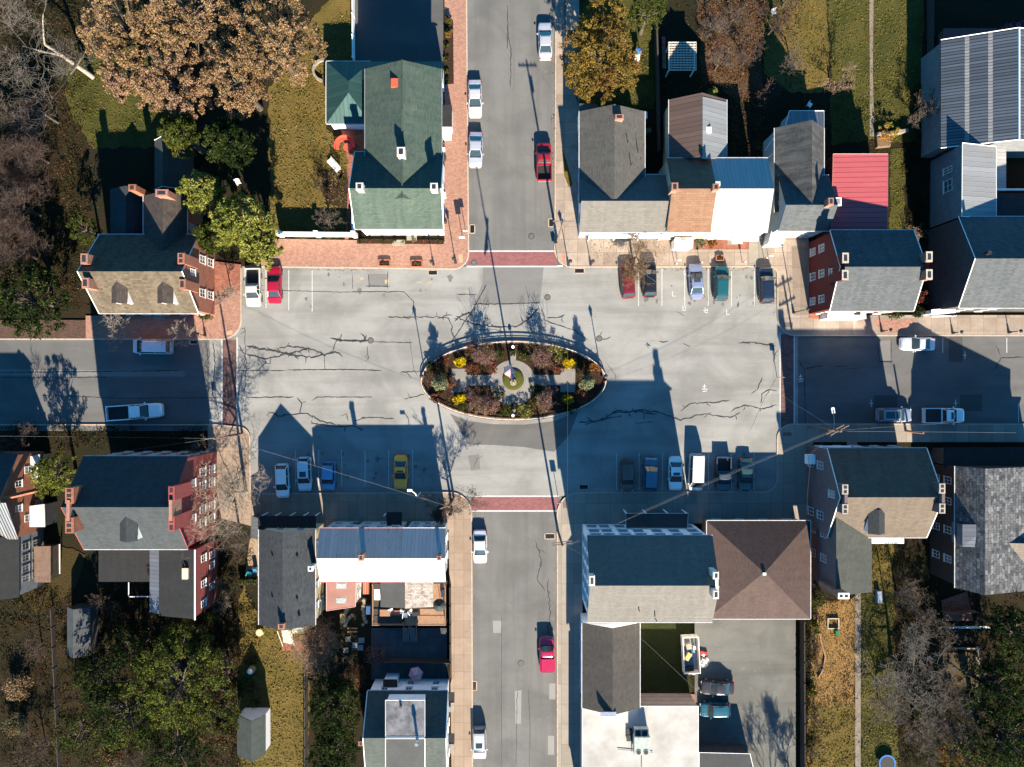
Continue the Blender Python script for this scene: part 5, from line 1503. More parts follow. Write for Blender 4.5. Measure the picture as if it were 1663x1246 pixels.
SIL, WHT = (.36, .37, .40), (.72, .70, .67)
GN, GS, GE, GW = 'cars parked along the north street', 'cars parked along the south street', 'vehicles on the east street', 'vehicles on the west street'
G1, G2, G3, G4 = 'cars parked at the north-west kerb of the square', 'cars parked in front of the row houses', 'cars parked in the shaded south-west bays', 'cars parked in the shaded south-east bays'
car('sedan', 885.5, 66, 'up', SIL, 'silver sedan parked alone near the top of the north street, east kerb', GN, 1)
car('sedan', 771.5, 160, 'down', (.42, .42, .44), 'pale silver sedan at the west kerb beside the hedge bed', GN, 1)
car('sedan', 772.5, 243, 'down', (.33, .35, .40), 'blue-tinted silver sedan at the west kerb, nearer the square', GN, -1, L=4.5)
car('pickup', 883.5, 263, 'up', (.25, .012, .02), 'dark red pickup truck at the east kerb of the north street', GN, 1, L=4.9, cat='pickup truck', name='pickup_truck')
car('pickup', 411.5, 467, 'down', (.55, .52, .47), 'cream white pickup truck beside the bright red car', G1, 1, L=4.9, cat='pickup truck', name='pickup_truck')
car('sedan', 445.5, 462, 'up', (.30, .008, .03), 'bright red sedan parked next to the white pickup under the evergreen', G1, 1)
car('wagon', 1019, 456, 'up', (.13, .012, .018), 'dark red car partly hidden under bare street tree branches', G2, 4, L=4.4)
car('wagon', 1054.5, 453, 'up', (.012, .013, .016), 'black car under the bare street tree, second from the corner', G2, 1, L=4.6)
car('sedan', 1130.5, 457, 'up', (.17, .20, .30), 'blue-grey sedan with dark sunroof and red tail lights', G2, 3, L=4.6, sunroof=1)
car('wagon', 1171.5, 460, 'up', (.012, .085, .10), 'teal green car shining in the sun in front of sage house', G2, -2, L=4.4)
car('wagon', 1244.5, 463, 'up', (.012, .022, .045), 'navy black car at the curved end of the bays', G2, 2, L=4.6)
car('minivan', 247.5, 563, 'left', (.50, .50, .52), 'silver minivan parked by the brown shingled house', GW, -1, cat='van', name='parked_van')
car('pickup', 219, 669, 'right', WHT, 'long white pickup truck with ladder rack on the shaded west street', GW, 4, L=7.2, cat='pickup truck', name='pickup_truck')
car('coupe', 1490.5, 558.5, 'left', (.48, .49, .53), 'silver coupe with its bonnet in sunlight on the east street', GE, -1, L=4.4)
car('wagon', 1452, 674, 'right', (.20, .24, .29), 'blue-grey car with dark double sunroof on the east street', GE, 0, L=4.4, sunroof=2)
car('pickup', 1532, 675, 'right', WHT, 'white crew cab pickup truck with black bed cover on the east street', GE, 0, L=5.2, bed='cover', sunroof=1, cat='pickup truck', name='pickup_truck')
car('hatch', 458.5, 781, 'down', WHT, 'white hatchback nearest the big bare corner tree', G3, 2)
car('wagon', 494.5, 770, 'down', (.52, .53, .55), 'white car with roof panel between white hatchback and blue car', G3, 2, L=4.3, sunroof=1)
car('wagon', 533.5, 773, 'down', (.10, .22, .36), 'light blue car in the shaded bays', G3, -1, L=3.6)
car('coupe', 650.5, 767, 'down', (1.0, .32, .012), 'yellow coupe parked alone in the shaded bays', G3, -1, L=4.3, sunroof=1, metal=.05)
car('wagon', 1018.5, 773, 'down', (.10, .058, .048), 'brown car at the west end of the bays', G4, 0, L=3.9)
car('wagon', 1056.5, 770, 'up', (.045, .11, .17), 'steel blue car between brown car and white sedan', G4, -3, L=4.2)
car('sedan', 1097, 769, 'down', WHT, 'white sedan with dark sunroof in the south-east bays', G4, 0, L=4.3, sunroof=1)
car('van', 1130.5, 767, 'down', (.58, .57, .54), 'white panel van standing half in sunlight', G4, -2, L=4.7, cat='van', name='parked_van')
car('pickup', 1174.5, 770, 'down', (.045, .06, .075), 'dark grey pickup truck beside the white van', G4, -1, L=4.4, cat='pickup truck', name='pickup_truck')
car('sedan', 1211, 771, 'down', (.03, .065, .06), 'dark green car at the east end of the bays', G4, -1, L=4.2)
car('sedan', 779.5, 888, 'down', (.66, .65, .63), 'white sedan just below the southern crosswalk', GS, 1, L=4.2)
car('wagon', 778.5, 1207, 'down', (.40, .41, .42), 'silver car near the bottom of the south street', GS, 1, L=4.0, sunroof=1)
car('pickup', 888.5, 1062, 'up', (.36, .014, .06), 'crimson pickup truck with matching bed cap at the east kerb', GS, 1, L=4.3, bed='cap', cat='pickup truck', name='pickup_truck')
car('sedan', 1165, 1117, 'left', (.035, .03, .035), 'black-plum car in the rear parking lot', 'cars in the rear parking lot', -2, L=4.3)
car('wagon', 1161, 1152, 'left', (.015, .085, .12), 'teal car in shadow in the rear parking lot', 'cars in the rear parking lot', 1, L=3.9)

# ---------------------------------------------------------------- plants
def leaf_mesh(name, cen, size, mats, parent, seed, up=.35, sv=.4, loc=None, elong=1.3):
    g = np.random.default_rng(seed)
    n = len(cen)
    Mw = WM.get(parent.name) if parent is not None else None
    off = np.array(Mw.translation) if Mw is not None else np.zeros(3)
    nr = g.normal(size=(n, 3)); nr[:, 2] = np.abs(nr[:, 2]) + up
    nr /= np.linalg.norm(nr, axis=1)[:, None]
    a = np.cross(nr, g.normal(size=(n, 3))); a /= np.linalg.norm(a, axis=1)[:, None] + 1e-9
    b = np.cross(nr, a)
    s = size * (1 + sv * g.uniform(-1, 1, n))[:, None] * .5
    c = np.asarray(cen) - off
    V = np.stack([c - a * s * elong, c - b * s * .75, c + a * s * elong, c + b * s * .75], 1).reshape(-1, 3)
    me = bpy.data.meshes.new(name)
    me.vertices.add(4 * n); me.loops.add(4 * n); me.polygons.add(n)
    me.vertices.foreach_set('co', V.astype(np.float32).ravel())
    me.loops.foreach_set('vertex_index', np.arange(4 * n, dtype=np.int32))
    me.polygons.foreach_set('loop_start', np.arange(0, 4 * n, 4, dtype=np.int32))
    me.polygons.foreach_set('loop_total', np.full(n, 4, dtype=np.int32))
    for m in mats: me.materials.append(m)
    # kinds of leaves come in drifts, not pixel noise
    k = (np.sin(c[:, 0] * 1.1 + seed) + np.sin(c[:, 1] * 1.3 - seed) + g.normal(size=n) * 1.1)
    idx = np.clip(((k + 2.6) / 5.2 * len(mats)).astype(int), 0, len(mats) - 1)
    me.polygons.foreach_set('material_index', idx.astype(np.int32))
    me.update(calc_edges=True)
    o = bpy.data.objects.new(name, me); col.objects.link(o)
    if parent is not None:
        o.parent = parent; WM[o.name] = Mw
    return o


def clumps(g, c, rx, ry, rz, n, cr, per, hollow=.55, cone=0.0, low=-.6):
    """leaf centres: n clumps spread through an ellipsoid's outer part, per leaves each"""
    out = []; cc = []
    while len(cc) < n:
        v = g.normal(size=3); v /= np.linalg.norm(v)
        if v[2] < low: continue
        r = g.uniform(hollow, 1.0) ** .7
        p = v * r
        k = 1 - cone * max(0, p[2] * .5 + .5)
        cc.append(np.array([c[0] + p[0] * rx * k, c[1] + p[1] * ry * k, c[2] + p[2] * rz]))
    for p in cc:
        r = cr * g.uniform(.6, 1.35)
        m = max(4, int(per * g.uniform(.6, 1.3)))
        q = g.normal(size=(m, 3)); q /= np.linalg.norm(q, axis=1)[:, None]
        q *= (g.uniform(.15, 1, size=(m, 1)) ** .5) * r
        q[:, 2] *= .7
        out.append(p + q)
    return np.concatenate(out), cc


GC_ = 'copper leaved trees in the north-west garden'


def tree(name, label, px, py, h, rpx, mats, seed, base=None, n=60, per=90, size=.2, cat='tree', group=None, ell=(1, 1), rz=None, cone=0.0, cr=None, hollow=.5, bark=BARK, low=-.6, kids=None):
    """leafy tree; (px, py) = where the crown centre shows, rpx = crown radius in photo px at that height"""
    g = np.random.default_rng(seed)
    zc = h * .62
    c = P(px, py, zc)
    r = rpx * S * (CAMH - zc) / CAMH
    bx = P(*base) if base is not None else Vector((c.x, c.y, 0))
    t = thing(name, label, cat, (bx.x, bx.y, 0), group=group)
    rzz = rz or h * .36
    if group != GC_: n, per, cr, size = int(n * 2.3), int(per * .62), (cr or r * .24) * .62, size * .74
    pts, cc = clumps(g, (c.x, c.y, zc), r * ell[0], r * ell[1], rzz, n, cr or r * .24, per, hollow, cone, low)
    leaf_mesh('crown', pts, size, mats, t, seed, sv=.6, elong=2.3 if cone else 1.3)
    tb = MB()
    th = max(.06, h * .022)
    mid = Vector((lerp(bx.x, c.x, .5), lerp(bx.y, c.y, .5), zc * .5)); top = Vector((c.x, c.y, zc + rzz * .3))
    tb.tube([bx, mid, Vector((c.x, c.y, zc)), top], [th * 1.5, th, th * .7, th * .25], 8)
    for p in cc[:max(6, n // 4)]:
        s_ = bx.lerp(Vector((c.x, c.y, zc)), g.uniform(.45, 1.0))
        e = Vector(p); m_ = s_.lerp(e, .5) + Vector((g.normal() * r * .05, g.normal() * r * .05, h * .03))
        tb.tube([s_, m_, e], [th * .45, th * .28, th * .08], 5, cap=False)
    tb.build('trunk', bark, t)
    return t


def shrub(name, label, px, py, rpx, h, mats, seed, n=14, per=60, size=.12, group=None, ell=(1, 1), z0=0.0, cone=0.0, cat='shrub', cr=None):
    g = np.random.default_rng(seed)
    zc = z0 + h * .5
    c = P(px, py, zc); r = rpx * S
    t = thing(name, label, cat, (c.x, c.y, z0), group=group)
    pts, cc = clumps(g, (c.x, c.y, zc), r * .85 * ell[0], r * .85 * ell[1], h * .45, n, cr or r * .32, per, .35, cone, -.8)
    pts[:, 2] = np.maximum(pts[:, 2], z0 + .03)
    leaf_mesh('crown', pts, size, mats, t, seed)
    tb = MB()
    for p in cc[:6]:
        tb.tube([Vector((c.x + g.normal() * .05, c.y + g.normal() * .05, z0)), Vector(p)], [.03, .01], 4, cap=False)
    tb.build('stems', BARK, t)
    return t


def bare_tree(name, label, px, py, h, seed, spread=.55, lean=(0, 0), depth=5, mat=TWIG, trunk=BARK, rad=None, group=None, kids=3, cat='tree', first=.3, up=.25, twist=.35, shrubby=0, z0=0.0, droop=0.0, into=None):
    """leafless tree standing at ground pixel (px, py): recursive limbs; lean in metres over the height"""
    g = random.Random(seed)
    o = P(px, py); o.z = z0
    t = into or thing(name, label, cat, (o.x, o.y, z0), group=group)
    A, B = MB(), MB()
    rad = rad or h * .018

    def grow(p, d, L, r, lev):
        n = 4 if lev < 3 else 3
        pts = [p]; rr = [r]
        for i in range(n):
            j = Vector((g.uniform(-1, 1), g.uniform(-1, 1), g.uniform(-.5, .8))) * twist * (.4 + .25 * lev)
            d = (d + j * .5 + Vector((0, 0, up * .25 - droop * lev * .06))).normalized()
            p = p + d * L / n
            pts.append(p); rr.append(max(.013, r * (1 - .5 * (i + 1) / n)))
        (A if lev < 2 else B).tube(pts, rr, 7 if lev == 0 else (5 if lev < 2 else 3), cap=False)
        if lev >= depth: return
        nk = kids + (1 if g.random() < .5 else 0)
        for i in range(nk):
            f = 1.0 if i == 0 else g.uniform(.35, 1.0)
            q = pts[0].lerp(pts[-1], 0); idx = f * n; k = min(n - 1, int(idx)); q = pts[k].lerp(pts[k + 1], idx - k)
            a = g.uniform(0, 6.283); ax = Vector((math.cos(a), math.sin(a), g.uniform(-.15, .35)))
            nd = (d * (1 - spread) + ax * spread * g.uniform(.7, 1.3)).normalized()
            grow(q, nd, L * g.uniform(.55, .82), max(.013, rr[k] * .62), lev + 1)
    if shrubby:
        for i in range(shrubby):
            a = 6.283 * i / shrubby + g.uniform(-.3, .3)
            grow(o + Vector((math.cos(a) * .1, math.sin(a) * .1, 0)), Vector((math.cos(a) * spread, math.sin(a) * spread, 1)).normalized(), h * .5, rad, 1)
    else:
        grow(o, Vector((lean[0] / h, lean[1] / h, 1)).normalized(), h * first, rad, 0)
    A.build('stems' if into else 'trunk', trunk, t) if A.f else None
    if B.f: B.build('branches', mat, t)
    return t


# copper trees in the north-west garden
GC = GC_
LC = LV['copper']
tree('copper_tree', 'spreading copper brown tree nearest the pale leaning trunk', 205, 48, 15, 70, LC, 1, n=180, per=120, size=.15, group=GC, cr=.5, hollow=.25)
tree('copper_tree', 'copper brown tree at the top edge, middle of the copper group', 310, 30, 17, 72, LC, 2, n=192, per=120, size=.15, group=GC, cr=.5, hollow=.25)
tree('copper_tree', 'copper brown tree whose crown reaches the sunny lawn by the green house', 445, 72, 15, 82, LC, 3, n=228, per=120, size=.15, group=GC, cr=.5, hollow=.25)
tree('copper_tree', 'pinkish copper tree at the south tip, above the dark shadow', 285, 138, 13, 62, [LC[1], LC[0], LC[1]], 4, n=144, per=120, size=.15, group=GC, cr=.5, hollow=.25)
tree('copper_tree', 'copper brown tree over the lawn, lowest of the group', 385, 135, 14, 60, LC, 5, n=144, per=120, size=.15, group=GC, cr=.5, hollow=.25)
tree('copper_tree', 'pinkish tree on the western fringe above the green grass', 210, 128, 12, 45, [LC[1], LC[0]], 6, n=96, per=120, size=.15, group=GC, cr=.5, hollow=.25)
bare_tree('bare_tree', 'big bare tree with a pale leaning trunk in the top corner', 152, 126, 16, 21, .6, (-9.0, 6.5), 6, m_noise('dim_pale_twigs', (.105, .09, .072), (.06, .05, .042), 3), BARK_W, .34, first=.42, kids=3, up=.1)
GB = 'bare brown trees on the west side'
bare_tree('bare_tree', 'bare brown tree, dense crown left of the brick house', 66, 350, 12, 22, .68, (-3.0, 1.5), 6, TWIG_B, BARK, .22, group=GB, kids=4, first=.33, up=.15)
bare_tree('bare_tree', 'bare brown tree above the dark glossy evergreen', 60, 420, 11, 23, .68, (-3, 2), 6, TWIG_B, BARK, .2, group=GB, kids=4, first=.33, up=.15)
bare_tree('bare_tree', 'bare dark tree at the left edge below the leaning trunk', 80, 265, 11, 24, .68, (-3, 2), 6, TWIG_B, BARK, .2, group=GB, kids=4, first=.33, up=.15)
bare_tree('bare_tree', 'bare dusky tree beside the strip of green grass', 95, 200, 10, 25, .68, (-2, 1), 6, TWIG, BARK, .18, group=GB, kids=3, first=.33, up=.15)
GV = 'yellow-green evergreens around the brick house'
LL = LV['lime']
tree('evergreen_tree', 'sunlit yellow-green evergreen beside the lot, largest of its kind', 392, 365, 11, 62, LL, 31, n=90, per=120, size=.2, group=GV, cr=.75, cone=.35, hollow=.3)
tree('evergreen_tree', 'yellow-green evergreen touching the brick house wing roof', 325, 312, 11, 42, LL, 32, n=60, per=110, size=.2, group=GV, cr=.65, cone=.45, hollow=.3)
tree('evergreen_tree', 'yellow-green evergreen directly above the red car', 425, 405, 8, 38, LL, 33, n=45, per=110, size=.2, group=GV, cr=.65, cone=.4, hollow=.3)
tree('evergreen_tree', 'dim green evergreen in shadow behind the grey shed', 292, 218, 12, 40, LV['green'], 34, n=55, per=110, size=.2, group=GV, cr=.65, cone=.45, hollow=.3)
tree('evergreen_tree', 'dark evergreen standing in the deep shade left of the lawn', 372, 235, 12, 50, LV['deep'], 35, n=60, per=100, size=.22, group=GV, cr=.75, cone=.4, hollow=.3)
tree('evergreen_tree', 'dark green evergreen behind the largest yellow-green one', 345, 385, 9, 36, LV['green'], 36, n=45, per=100, size=.2, group=GV, cr=.6, cone=.4, hollow=.3)
tree('broadleaf_evergreen', 'dark glossy evergreen tree by the west street', 50, 490, 8, 62, LV['deep'], 37, n=90, per=100, size=.24, cr=.8, hollow=.4)
tree('small_evergreen', 'small green tree left of the brick house roof', 137, 372, 6, 26, LV['green'], 38, n=30, per=90, size=.16, cr=.5)
tree('evergreen_tree', 'yellow-green evergreen between the orange house and red brick house', 88, 772, 8, 38, [LL[0], LL[1], LV['green'][2]], 39, n=55, per=110, size=.18, group=GV, cr=.6, hollow=.3)
GT = 'small bare trees along the brick pavement'
bare_tree('small_bare_tree', 'pale bare street tree left of the silver minivan', 212, 543, 6, 41, .66, (0, 0), 5, TWIG_W, BARK_W, .09, group=GT, first=.35)
bare_tree('small_bare_tree', 'pale bare street tree right of the silver minivan', 302, 541, 6, 42, .66, (0, 0), 5, TWIG_W, BARK_W, .09, group=GT, first=.35)
bare_tree('small_bare_tree', 'pale bare tree at the brick corner by the gabled brick house', 376, 470, 5.5, 43, .66, (0, 0), 5, TWIG_W, BARK_W, .09, group=GT, first=.35)
bare_tree('garden_bare_tree', 'dark bare tree on the lawn inside the white wall', 538, 365, 5.5, 44, .6, (0, 0), 5, TWIG, BARK, .1, first=.35)
bare_tree('garden_bare_tree', 'thin bare tree by the white garden bench', 528, 310, 4, 45, .6, (0, 0), 4, TWIG_B, BARK, .06, first=.35)
tree('golden_tree', 'wide golden olive tree behind the grey corner house', 972, 98, 11, 62, LV['gold'], 51, n=150, per=130, size=.2, cr=.75, hollow=.35, ell=(1, 1.2))
tree('golden_tree', 'golden tree at the top edge by the north street', 985, 25, 10, 36, LV['gold'], 52, n=45, per=110, size=.2, cr=.65, hollow=.35)
tree('golden_tree', 'low golden tree spreading toward the garden slide', 1005, 120, 8, 36, LV['gold'], 56, n=50, per=110, size=.18, cr=.6, hollow=.35)
tree('evergreen_tree', 'olive green evergreen at the top edge beside the pergola garden', 1052, 22, 9, 30, LV['green'], 53, n=35, per=100, size=.18, cr=.6, group=GV)
GH = 'bare trees in the north-east gardens'
for i, (x, y, hh, m_, lb) in enumerate(((1150, 60, 8, TWIG, 'grey bare tree right of the pergola'), (1185, 40, 8, TWIG_B, 'brown bare tree at the top of the thicket'), (1205, 105, 7, TWIG_B, 'brown bare tree low in the thicket'), (1160, 115, 6, TWIG, 'grey bare tree behind the brown and silver wing'), (1245, 60, 9, TWIG_B, 'brown bare tree between thicket and olive lawn'), (1285, 120, 8, TWIG, 'grey bare tree behind the grey row house'), (1350, 150, 6, TWIG_T, 'pale bare tree by the garden path'), (1232, 170, 6, TWIG_B, 'small bare tree behind the white metal roof'), (1490, 180, 7, TWIG_B, 'brown bare tree in the barn shadow'), (1270, 10, 9, TWIG_B, 'bare tree at the top edge over the olive lawn'), (1480, 205, 6, TWIG, 'grey bare tree at the end of the stone wall'))):
    bare_tree('bare_tree', lb, x, y, hh, 60 + i, .6, (0.5, 1.0), 5, m_, BARK, hh * .016, group=GH, up=.15)
tree('yellow_bush_tree', 'yellow-green bush by the low stone wall', 1443, 214, 2, 18, [LL[0], LV['orange'][0]], 54, n=16, per=60, size=.14, cr=.4, cat='shrub')
shrub('yellow_shrub', 'bright yellow-green shrub behind the silver metal wing', 1157, 150, 10, 1.2, [LL[2], LL[0]], 55)
bare_tree('street_tree', 'bare street tree over the parked cars in front of the row', 1027, 421, 9, 71, .72, (.3, -.8), 6, m_noise('golden_twigs', (.15, .09, .045), (.08, .05, .03), 3), BARK, .17, first=.34, kids=3, up=.05)
bare_tree('street_tree', 'large bare tree with spreading grey limbs on the south-west corner', 400, 798, 13, 72, .76, (1.6, 1.0), 6, m_noise('warm_twigs', (.23, .185, .145), (.14, .11, .085), 3), BARK_W, .26, first=.42, kids=3, up=.06)
bare_tree('street_tree', 'bare tree beside the red brick house wall', 388, 850, 10, 73, .7, (.8, .2), 5, TWIG, BARK, .17, first=.34, kids=3, up=.1)
bare_tree('street_tree', 'bare tree at the south-west crosswalk corner', 733, 813, 8, 74, .68, (0, -.5), 6, TWIG_B, BARK, .13, first=.34, kids=3)
bare_tree('street_tree', 'small bare tree at the shaded edge of the west street', 340, 738, 8, 75, .6, (0, 0), 5, TWIG, BARK, .14, first=.35)
bare_tree('bare_tree', 'brown bare tree above the orange house', 60, 705, 8, 76, .6, (-1, 0), 5, TWIG_B, BARK, .14, group=GB)
bare_tree('bare_tree', 'dark bare tree at the left edge below the west street', 15, 715, 9, 77, .6, (-1, 0), 5, TWIG_B, BARK, .14, group=GB)
# bottom left garden
tree('broad_tree', 'large olive green tree in the bottom left garden', 295, 1105, 10, 85, [LV['green'][2], LV['lime'][1], LV['green'][0], LV['green'][2]], 81, n=150, per=100, size=.22, cr=.85, hollow=.35)
tree('broad_tree', 'dim green tree next to the red brick rear wing', 300, 1035, 8, 40, LV['green'], 82, n=50, per=90, size=.2, cr=.65, hollow=.35)
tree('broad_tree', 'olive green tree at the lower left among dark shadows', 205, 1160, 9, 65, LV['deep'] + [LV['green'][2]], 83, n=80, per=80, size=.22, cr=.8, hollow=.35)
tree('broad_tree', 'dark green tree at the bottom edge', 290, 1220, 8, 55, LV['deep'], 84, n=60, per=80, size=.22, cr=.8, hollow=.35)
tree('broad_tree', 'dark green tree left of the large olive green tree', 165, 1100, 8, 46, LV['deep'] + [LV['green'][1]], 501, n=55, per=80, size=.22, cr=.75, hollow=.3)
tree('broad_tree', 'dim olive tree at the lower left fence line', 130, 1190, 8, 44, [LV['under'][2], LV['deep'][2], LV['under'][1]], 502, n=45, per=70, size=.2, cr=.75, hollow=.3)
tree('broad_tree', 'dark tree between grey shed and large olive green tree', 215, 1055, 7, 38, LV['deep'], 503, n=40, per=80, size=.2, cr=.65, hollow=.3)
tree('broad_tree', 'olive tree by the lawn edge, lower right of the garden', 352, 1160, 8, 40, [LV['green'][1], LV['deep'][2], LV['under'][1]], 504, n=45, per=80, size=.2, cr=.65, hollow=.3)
for i_, (x_, y_, hh_, m_, lb_) in enumerate(((70, 1050, 7, TWIG_B, 'brown bare tree at the top of the lower left yard'), (75, 1205, 7, TWIG_B, 'brown bare tree at the bottom of the lower left yard'), (375, 1085, 6, TWIG_T, 'tan bare tree at the lawn edge beside the olive tree'), (240, 1215, 7, TWIG_B, 'brown bare tree at the bottom edge of the garden'), (365, 960, 6, TWIG, 'grey bare tree beside the red brick rear wing'), (185, 965, 5, TWIG_B, 'small bare tree below the dark rear roof'))):
    bare_tree('bare_tree', lb_, x_, y_, hh_, 510 + i_, .68, (0, 0), 5, m_, BARK, hh_ * .016, group='bare trees in the lower left garden', up=.15, first=.34)
for i_, (x_, y_, hh_, lb_) in enumerate(((1540, 1075, 10, 'dark bare tree over the bare garden patch'), (1485, 1185, 9, 'dark bare tree low on the right side'), (1545, 1160, 10, 'dark bare tree beside the dark evergreens'), (1425, 1135, 7, 'slim bare tree on the right lawn'), (1500, 985, 8, 'dark bare tree by the picket fence'))):
    bare_tree('bare_tree', lb_, x_, y_, hh_, 520 + i_, .68, (.8, -.6), 6, TWIG, BARK, hh_ * .016, group='dark bare trees in the lower right gardens', up=.1, first=.34)
shrub('garden_shrub', 'green shrub by the corner of the red brick wing', 345, 1000, 14, 2.5, LV['green'], 85, n=20)
shrub('tan_shrub', 'tan dry shrub, upper of two in the bottom left yard', 30, 1118, 24, 2.5, LV['tan'], 86, n=34, per=60, size=.16)
shrub('tan_shrub', 'greyish dry shrub, lower of two in the bottom left yard', 28, 1178, 22, 2.2, [LV['tan'][1], LV['sage'][1]], 87, n=28, per=60, size=.16)
tree('dark_conifer', 'dark evergreen between the lawn and dormer house', 545, 1150, 9, 46, LV['deep'], 88, n=90, per=90, size=.22, cr=.7, hollow=.3, ell=(.9, 1.15))
tree('dark_conifer', 'dark evergreen at the bottom edge near the dormer house', 540, 1222, 8, 42, LV['deep'], 89, n=60, per=90, size=.22, cr=.7, hollow=.3)
bare_tree('tan_bare_bush', 'tan bare bush sunlit behind the narrow gable house', 520, 1040, 4.6, 91, .8, (0, 0), 5, TWIG_T, BARK, .05, shrubby=16, cat='bush', up=.1, twist=.2, kids=3)
shrub('rust_bush', 'reddish brown bush behind the row house deck', 612, 1062, 22, 2.4, LV['pink'], 92, n=30, per=50, size=.13)
shrub('rust_bush', 'brown bush above the dark evergreen', 575, 1100, 24, 2.4, [LV['pink'][2], LV['rust'][1], LV['tan'][1]], 93, n=34, per=45, size=.13)
for i, (x, y, r_) in enumerate(((350, 1060, 20), (372, 1130, 22), (365, 1200, 22), (190, 1000, 22), (180, 1230, 24), (330, 1185, 22))):
    shrub('undergrowth_shrub', ('brown dry shrub ' + ('right of the olive tree', 'beside the lawn edge, middle', 'beside the lawn edge near the bottom', 'between grey shed and red wing', 'at the bottom edge, left', 'under the olive tree'
        )[i]), x, y, r_, 1.6, [LV['rust'][1], LV['tan'][1], LV['green'][1]], 100 + i, n=26, per=40, size=.16, group='brown undergrowth shrubs')
# bottom right
bare_tree('bare_tree', 'big pale bare tree spreading over the right lawn', 1446, 1066, 13, 111, .7, (2.0, -2.0), 6, m_noise('cool_twigs', (.10, .09, .08), (.05, .047, .043), 3), BARK, .25, first=.36, kids=3, up=.02)
bare_tree('bare_tree', 'smaller pale bare tree beyond the bare garden patch', 1495, 1115, 11, 112, .7, (1.5, -1.5), 6, TWIG, BARK, .18, first=.34, kids=3, up=.05)
bare_tree('bare_tree', 'grey bare tree beside the slate roof house', 1455, 960, 9, 113, .62, (.8, -.3), 5, TWIG, BARK, .16, kids=3)
tree('dark_conifer', 'dark evergreen at the right edge by the path end', 1615, 1120, 11, 55, LV['deep'], 114, n=80, per=80, size=.24, cr=.8, hollow=.3)
tree('dark_conifer', 'dark evergreen in the bottom right corner', 1640, 1205, 12, 60, LV['deep'], 115, n=80, per=80, size=.24, cr=.8, hollow=.3)
tree('dark_conifer', 'dark evergreen at the right edge below the slate house', 1650, 1030, 12, 50, LV['deep'], 116, n=70, per=80, size=.24, cr=.8, hollow=.3)
tree('dark_conifer', 'dark evergreen at the bottom edge right of the trampoline', 1560, 1220, 8, 38, LV['deep'] + [LV['orange'][1]], 117, n=45, per=80, size=.2, cr=.7, hollow=.3)
shrub('garden_shrub', 'green shrub beside the hip roofed building', 1328, 975, 14, 1.6, LV['green'], 118)
shrub('garden_shrub', 'green shrub under the bed edge by the leafy lawn', 1325, 1018, 12, 1.3, LV['green'], 119)
shrub('garden_shrub', 'low green shrub at the lower end of the curved bed', 1318, 1122, 11, 1.0, LV['green'], 120)
for i, (x, y) in enumerate(((1318, 1045), (1325, 1080), (1320, 1165), (1316, 1215))):
    bare_tree('dry_bush', ('dry bush in the curved bed, upper', 'dry bush in the curved bed, lower', 'dry bush left of the leafy lawn', 'dry bush at the bottom edge by the leafy lawn')[i], x, y, 1.8, 121 + i, .8, (0, 0), 4, TWIG_B, BARK, .03, shrubby=7, cat='bush', group='dry bushes by the leafy lawn', kids=2)
bare_tree('dry_bush', 'brown dry bush beside the red metal wing', 1478, 388, 2.6, 126, .8, (0, 0), 4, TWIG_T, BARK, .04, shrubby=8, cat='bush', kids=2)
shrub('dark_red_bush', 'dark reddish bush by the maroon brick chimneys', 1497, 482, 14, 2.2, [LV['rust'][1], LV['rust'][2], LV['deep'][1]], 127, n=20)
shrub('dark_bush', 'dark round bush in front of the maroon brick house', 1490, 505, 13, 2.0, LV['deep'], 128, n=20)
shrub('clipped_hedge', 'clipped hedge below the front wall of the maroon house', 1452, 510, 17, 1.0, LV['green'], 129, ell=(1, .35), n=16)
shrub('garden_shrub', 'green shrub at the foot of the gabled brick house', 334, 514, 11, 1.2, LV['green'], 130, ell=(1.3, .7))
shrub('garden_shrub', 'flowering shrub at the top of the hedge bed by the street', 728, 35, 7, 1.2, LV['green'] + [LV['rust'][2]], 131)
shrub('garden_shrub', 'golden shrub in the mulch bed by the street', 730, 55, 9, 1.0, [LV['gold'][0], LV['orange'][1]], 132)
for i, y in enumerate((75, 95, 115, 130)):
    shrub('bed_shrub', ('low green shrub in the street bed, northmost', 'low green shrub in the street bed, second', 'low green shrub in the street bed, third', 'low green shrub at the bed end by the porch')[i], 725, y, 5, .7, LV['green'], 133 + i, n=8, per=40, group='low shrubs in the mulch bed')
shrub('garden_shrub', 'green shrub with red flower by the white bench', 556, 292, 6, .7, LV['green'], 138, n=8, per=40)
for i, x in enumerate((586, 602, 622, 640, 655, 672, 690, 714)):
    shrub('front_bed_plant', 'small %s plant %s' % (('clipped green', 'brown', 'green', 'green', 'yellow-green', 'tan', 'brown', 'clipped green')[i], ('at the west end of the white front bed', 'second from the west in the front bed', 'under the first front window', 'left of the white front stoop', 'right of the white front stoop', 'under the middle front window', 'near the east end of the front bed', 'at the east end of the white front bed')[i]), x, 392, 5.5 if i in (0, 7) else 4, .7, [LV['green'], LV['rust'], LV['green'], LV['green'], LL, LV['tan'], LV['rust'], LV['green']][i], 140 + i, n=7, per=40, size=.1, z0=.13, group='plants in the front bed of the green house')
shrub('flower_bush', 'silvery green bush in front of the sage house', 1138, 394, 9, .9, LV['sage'], 151, z0=.13)
shrub('flower_bush', 'orange autumn bush next to silvery bush at the sage house', 1158, 396, 9, .9, LV['orange'], 152, z0=.13)
shrub('flower_bush', 'green and yellow bush against the sage house wall', 1150, 385, 7, 1.0, LL, 153, z0=.13, ell=(1.4, .7))
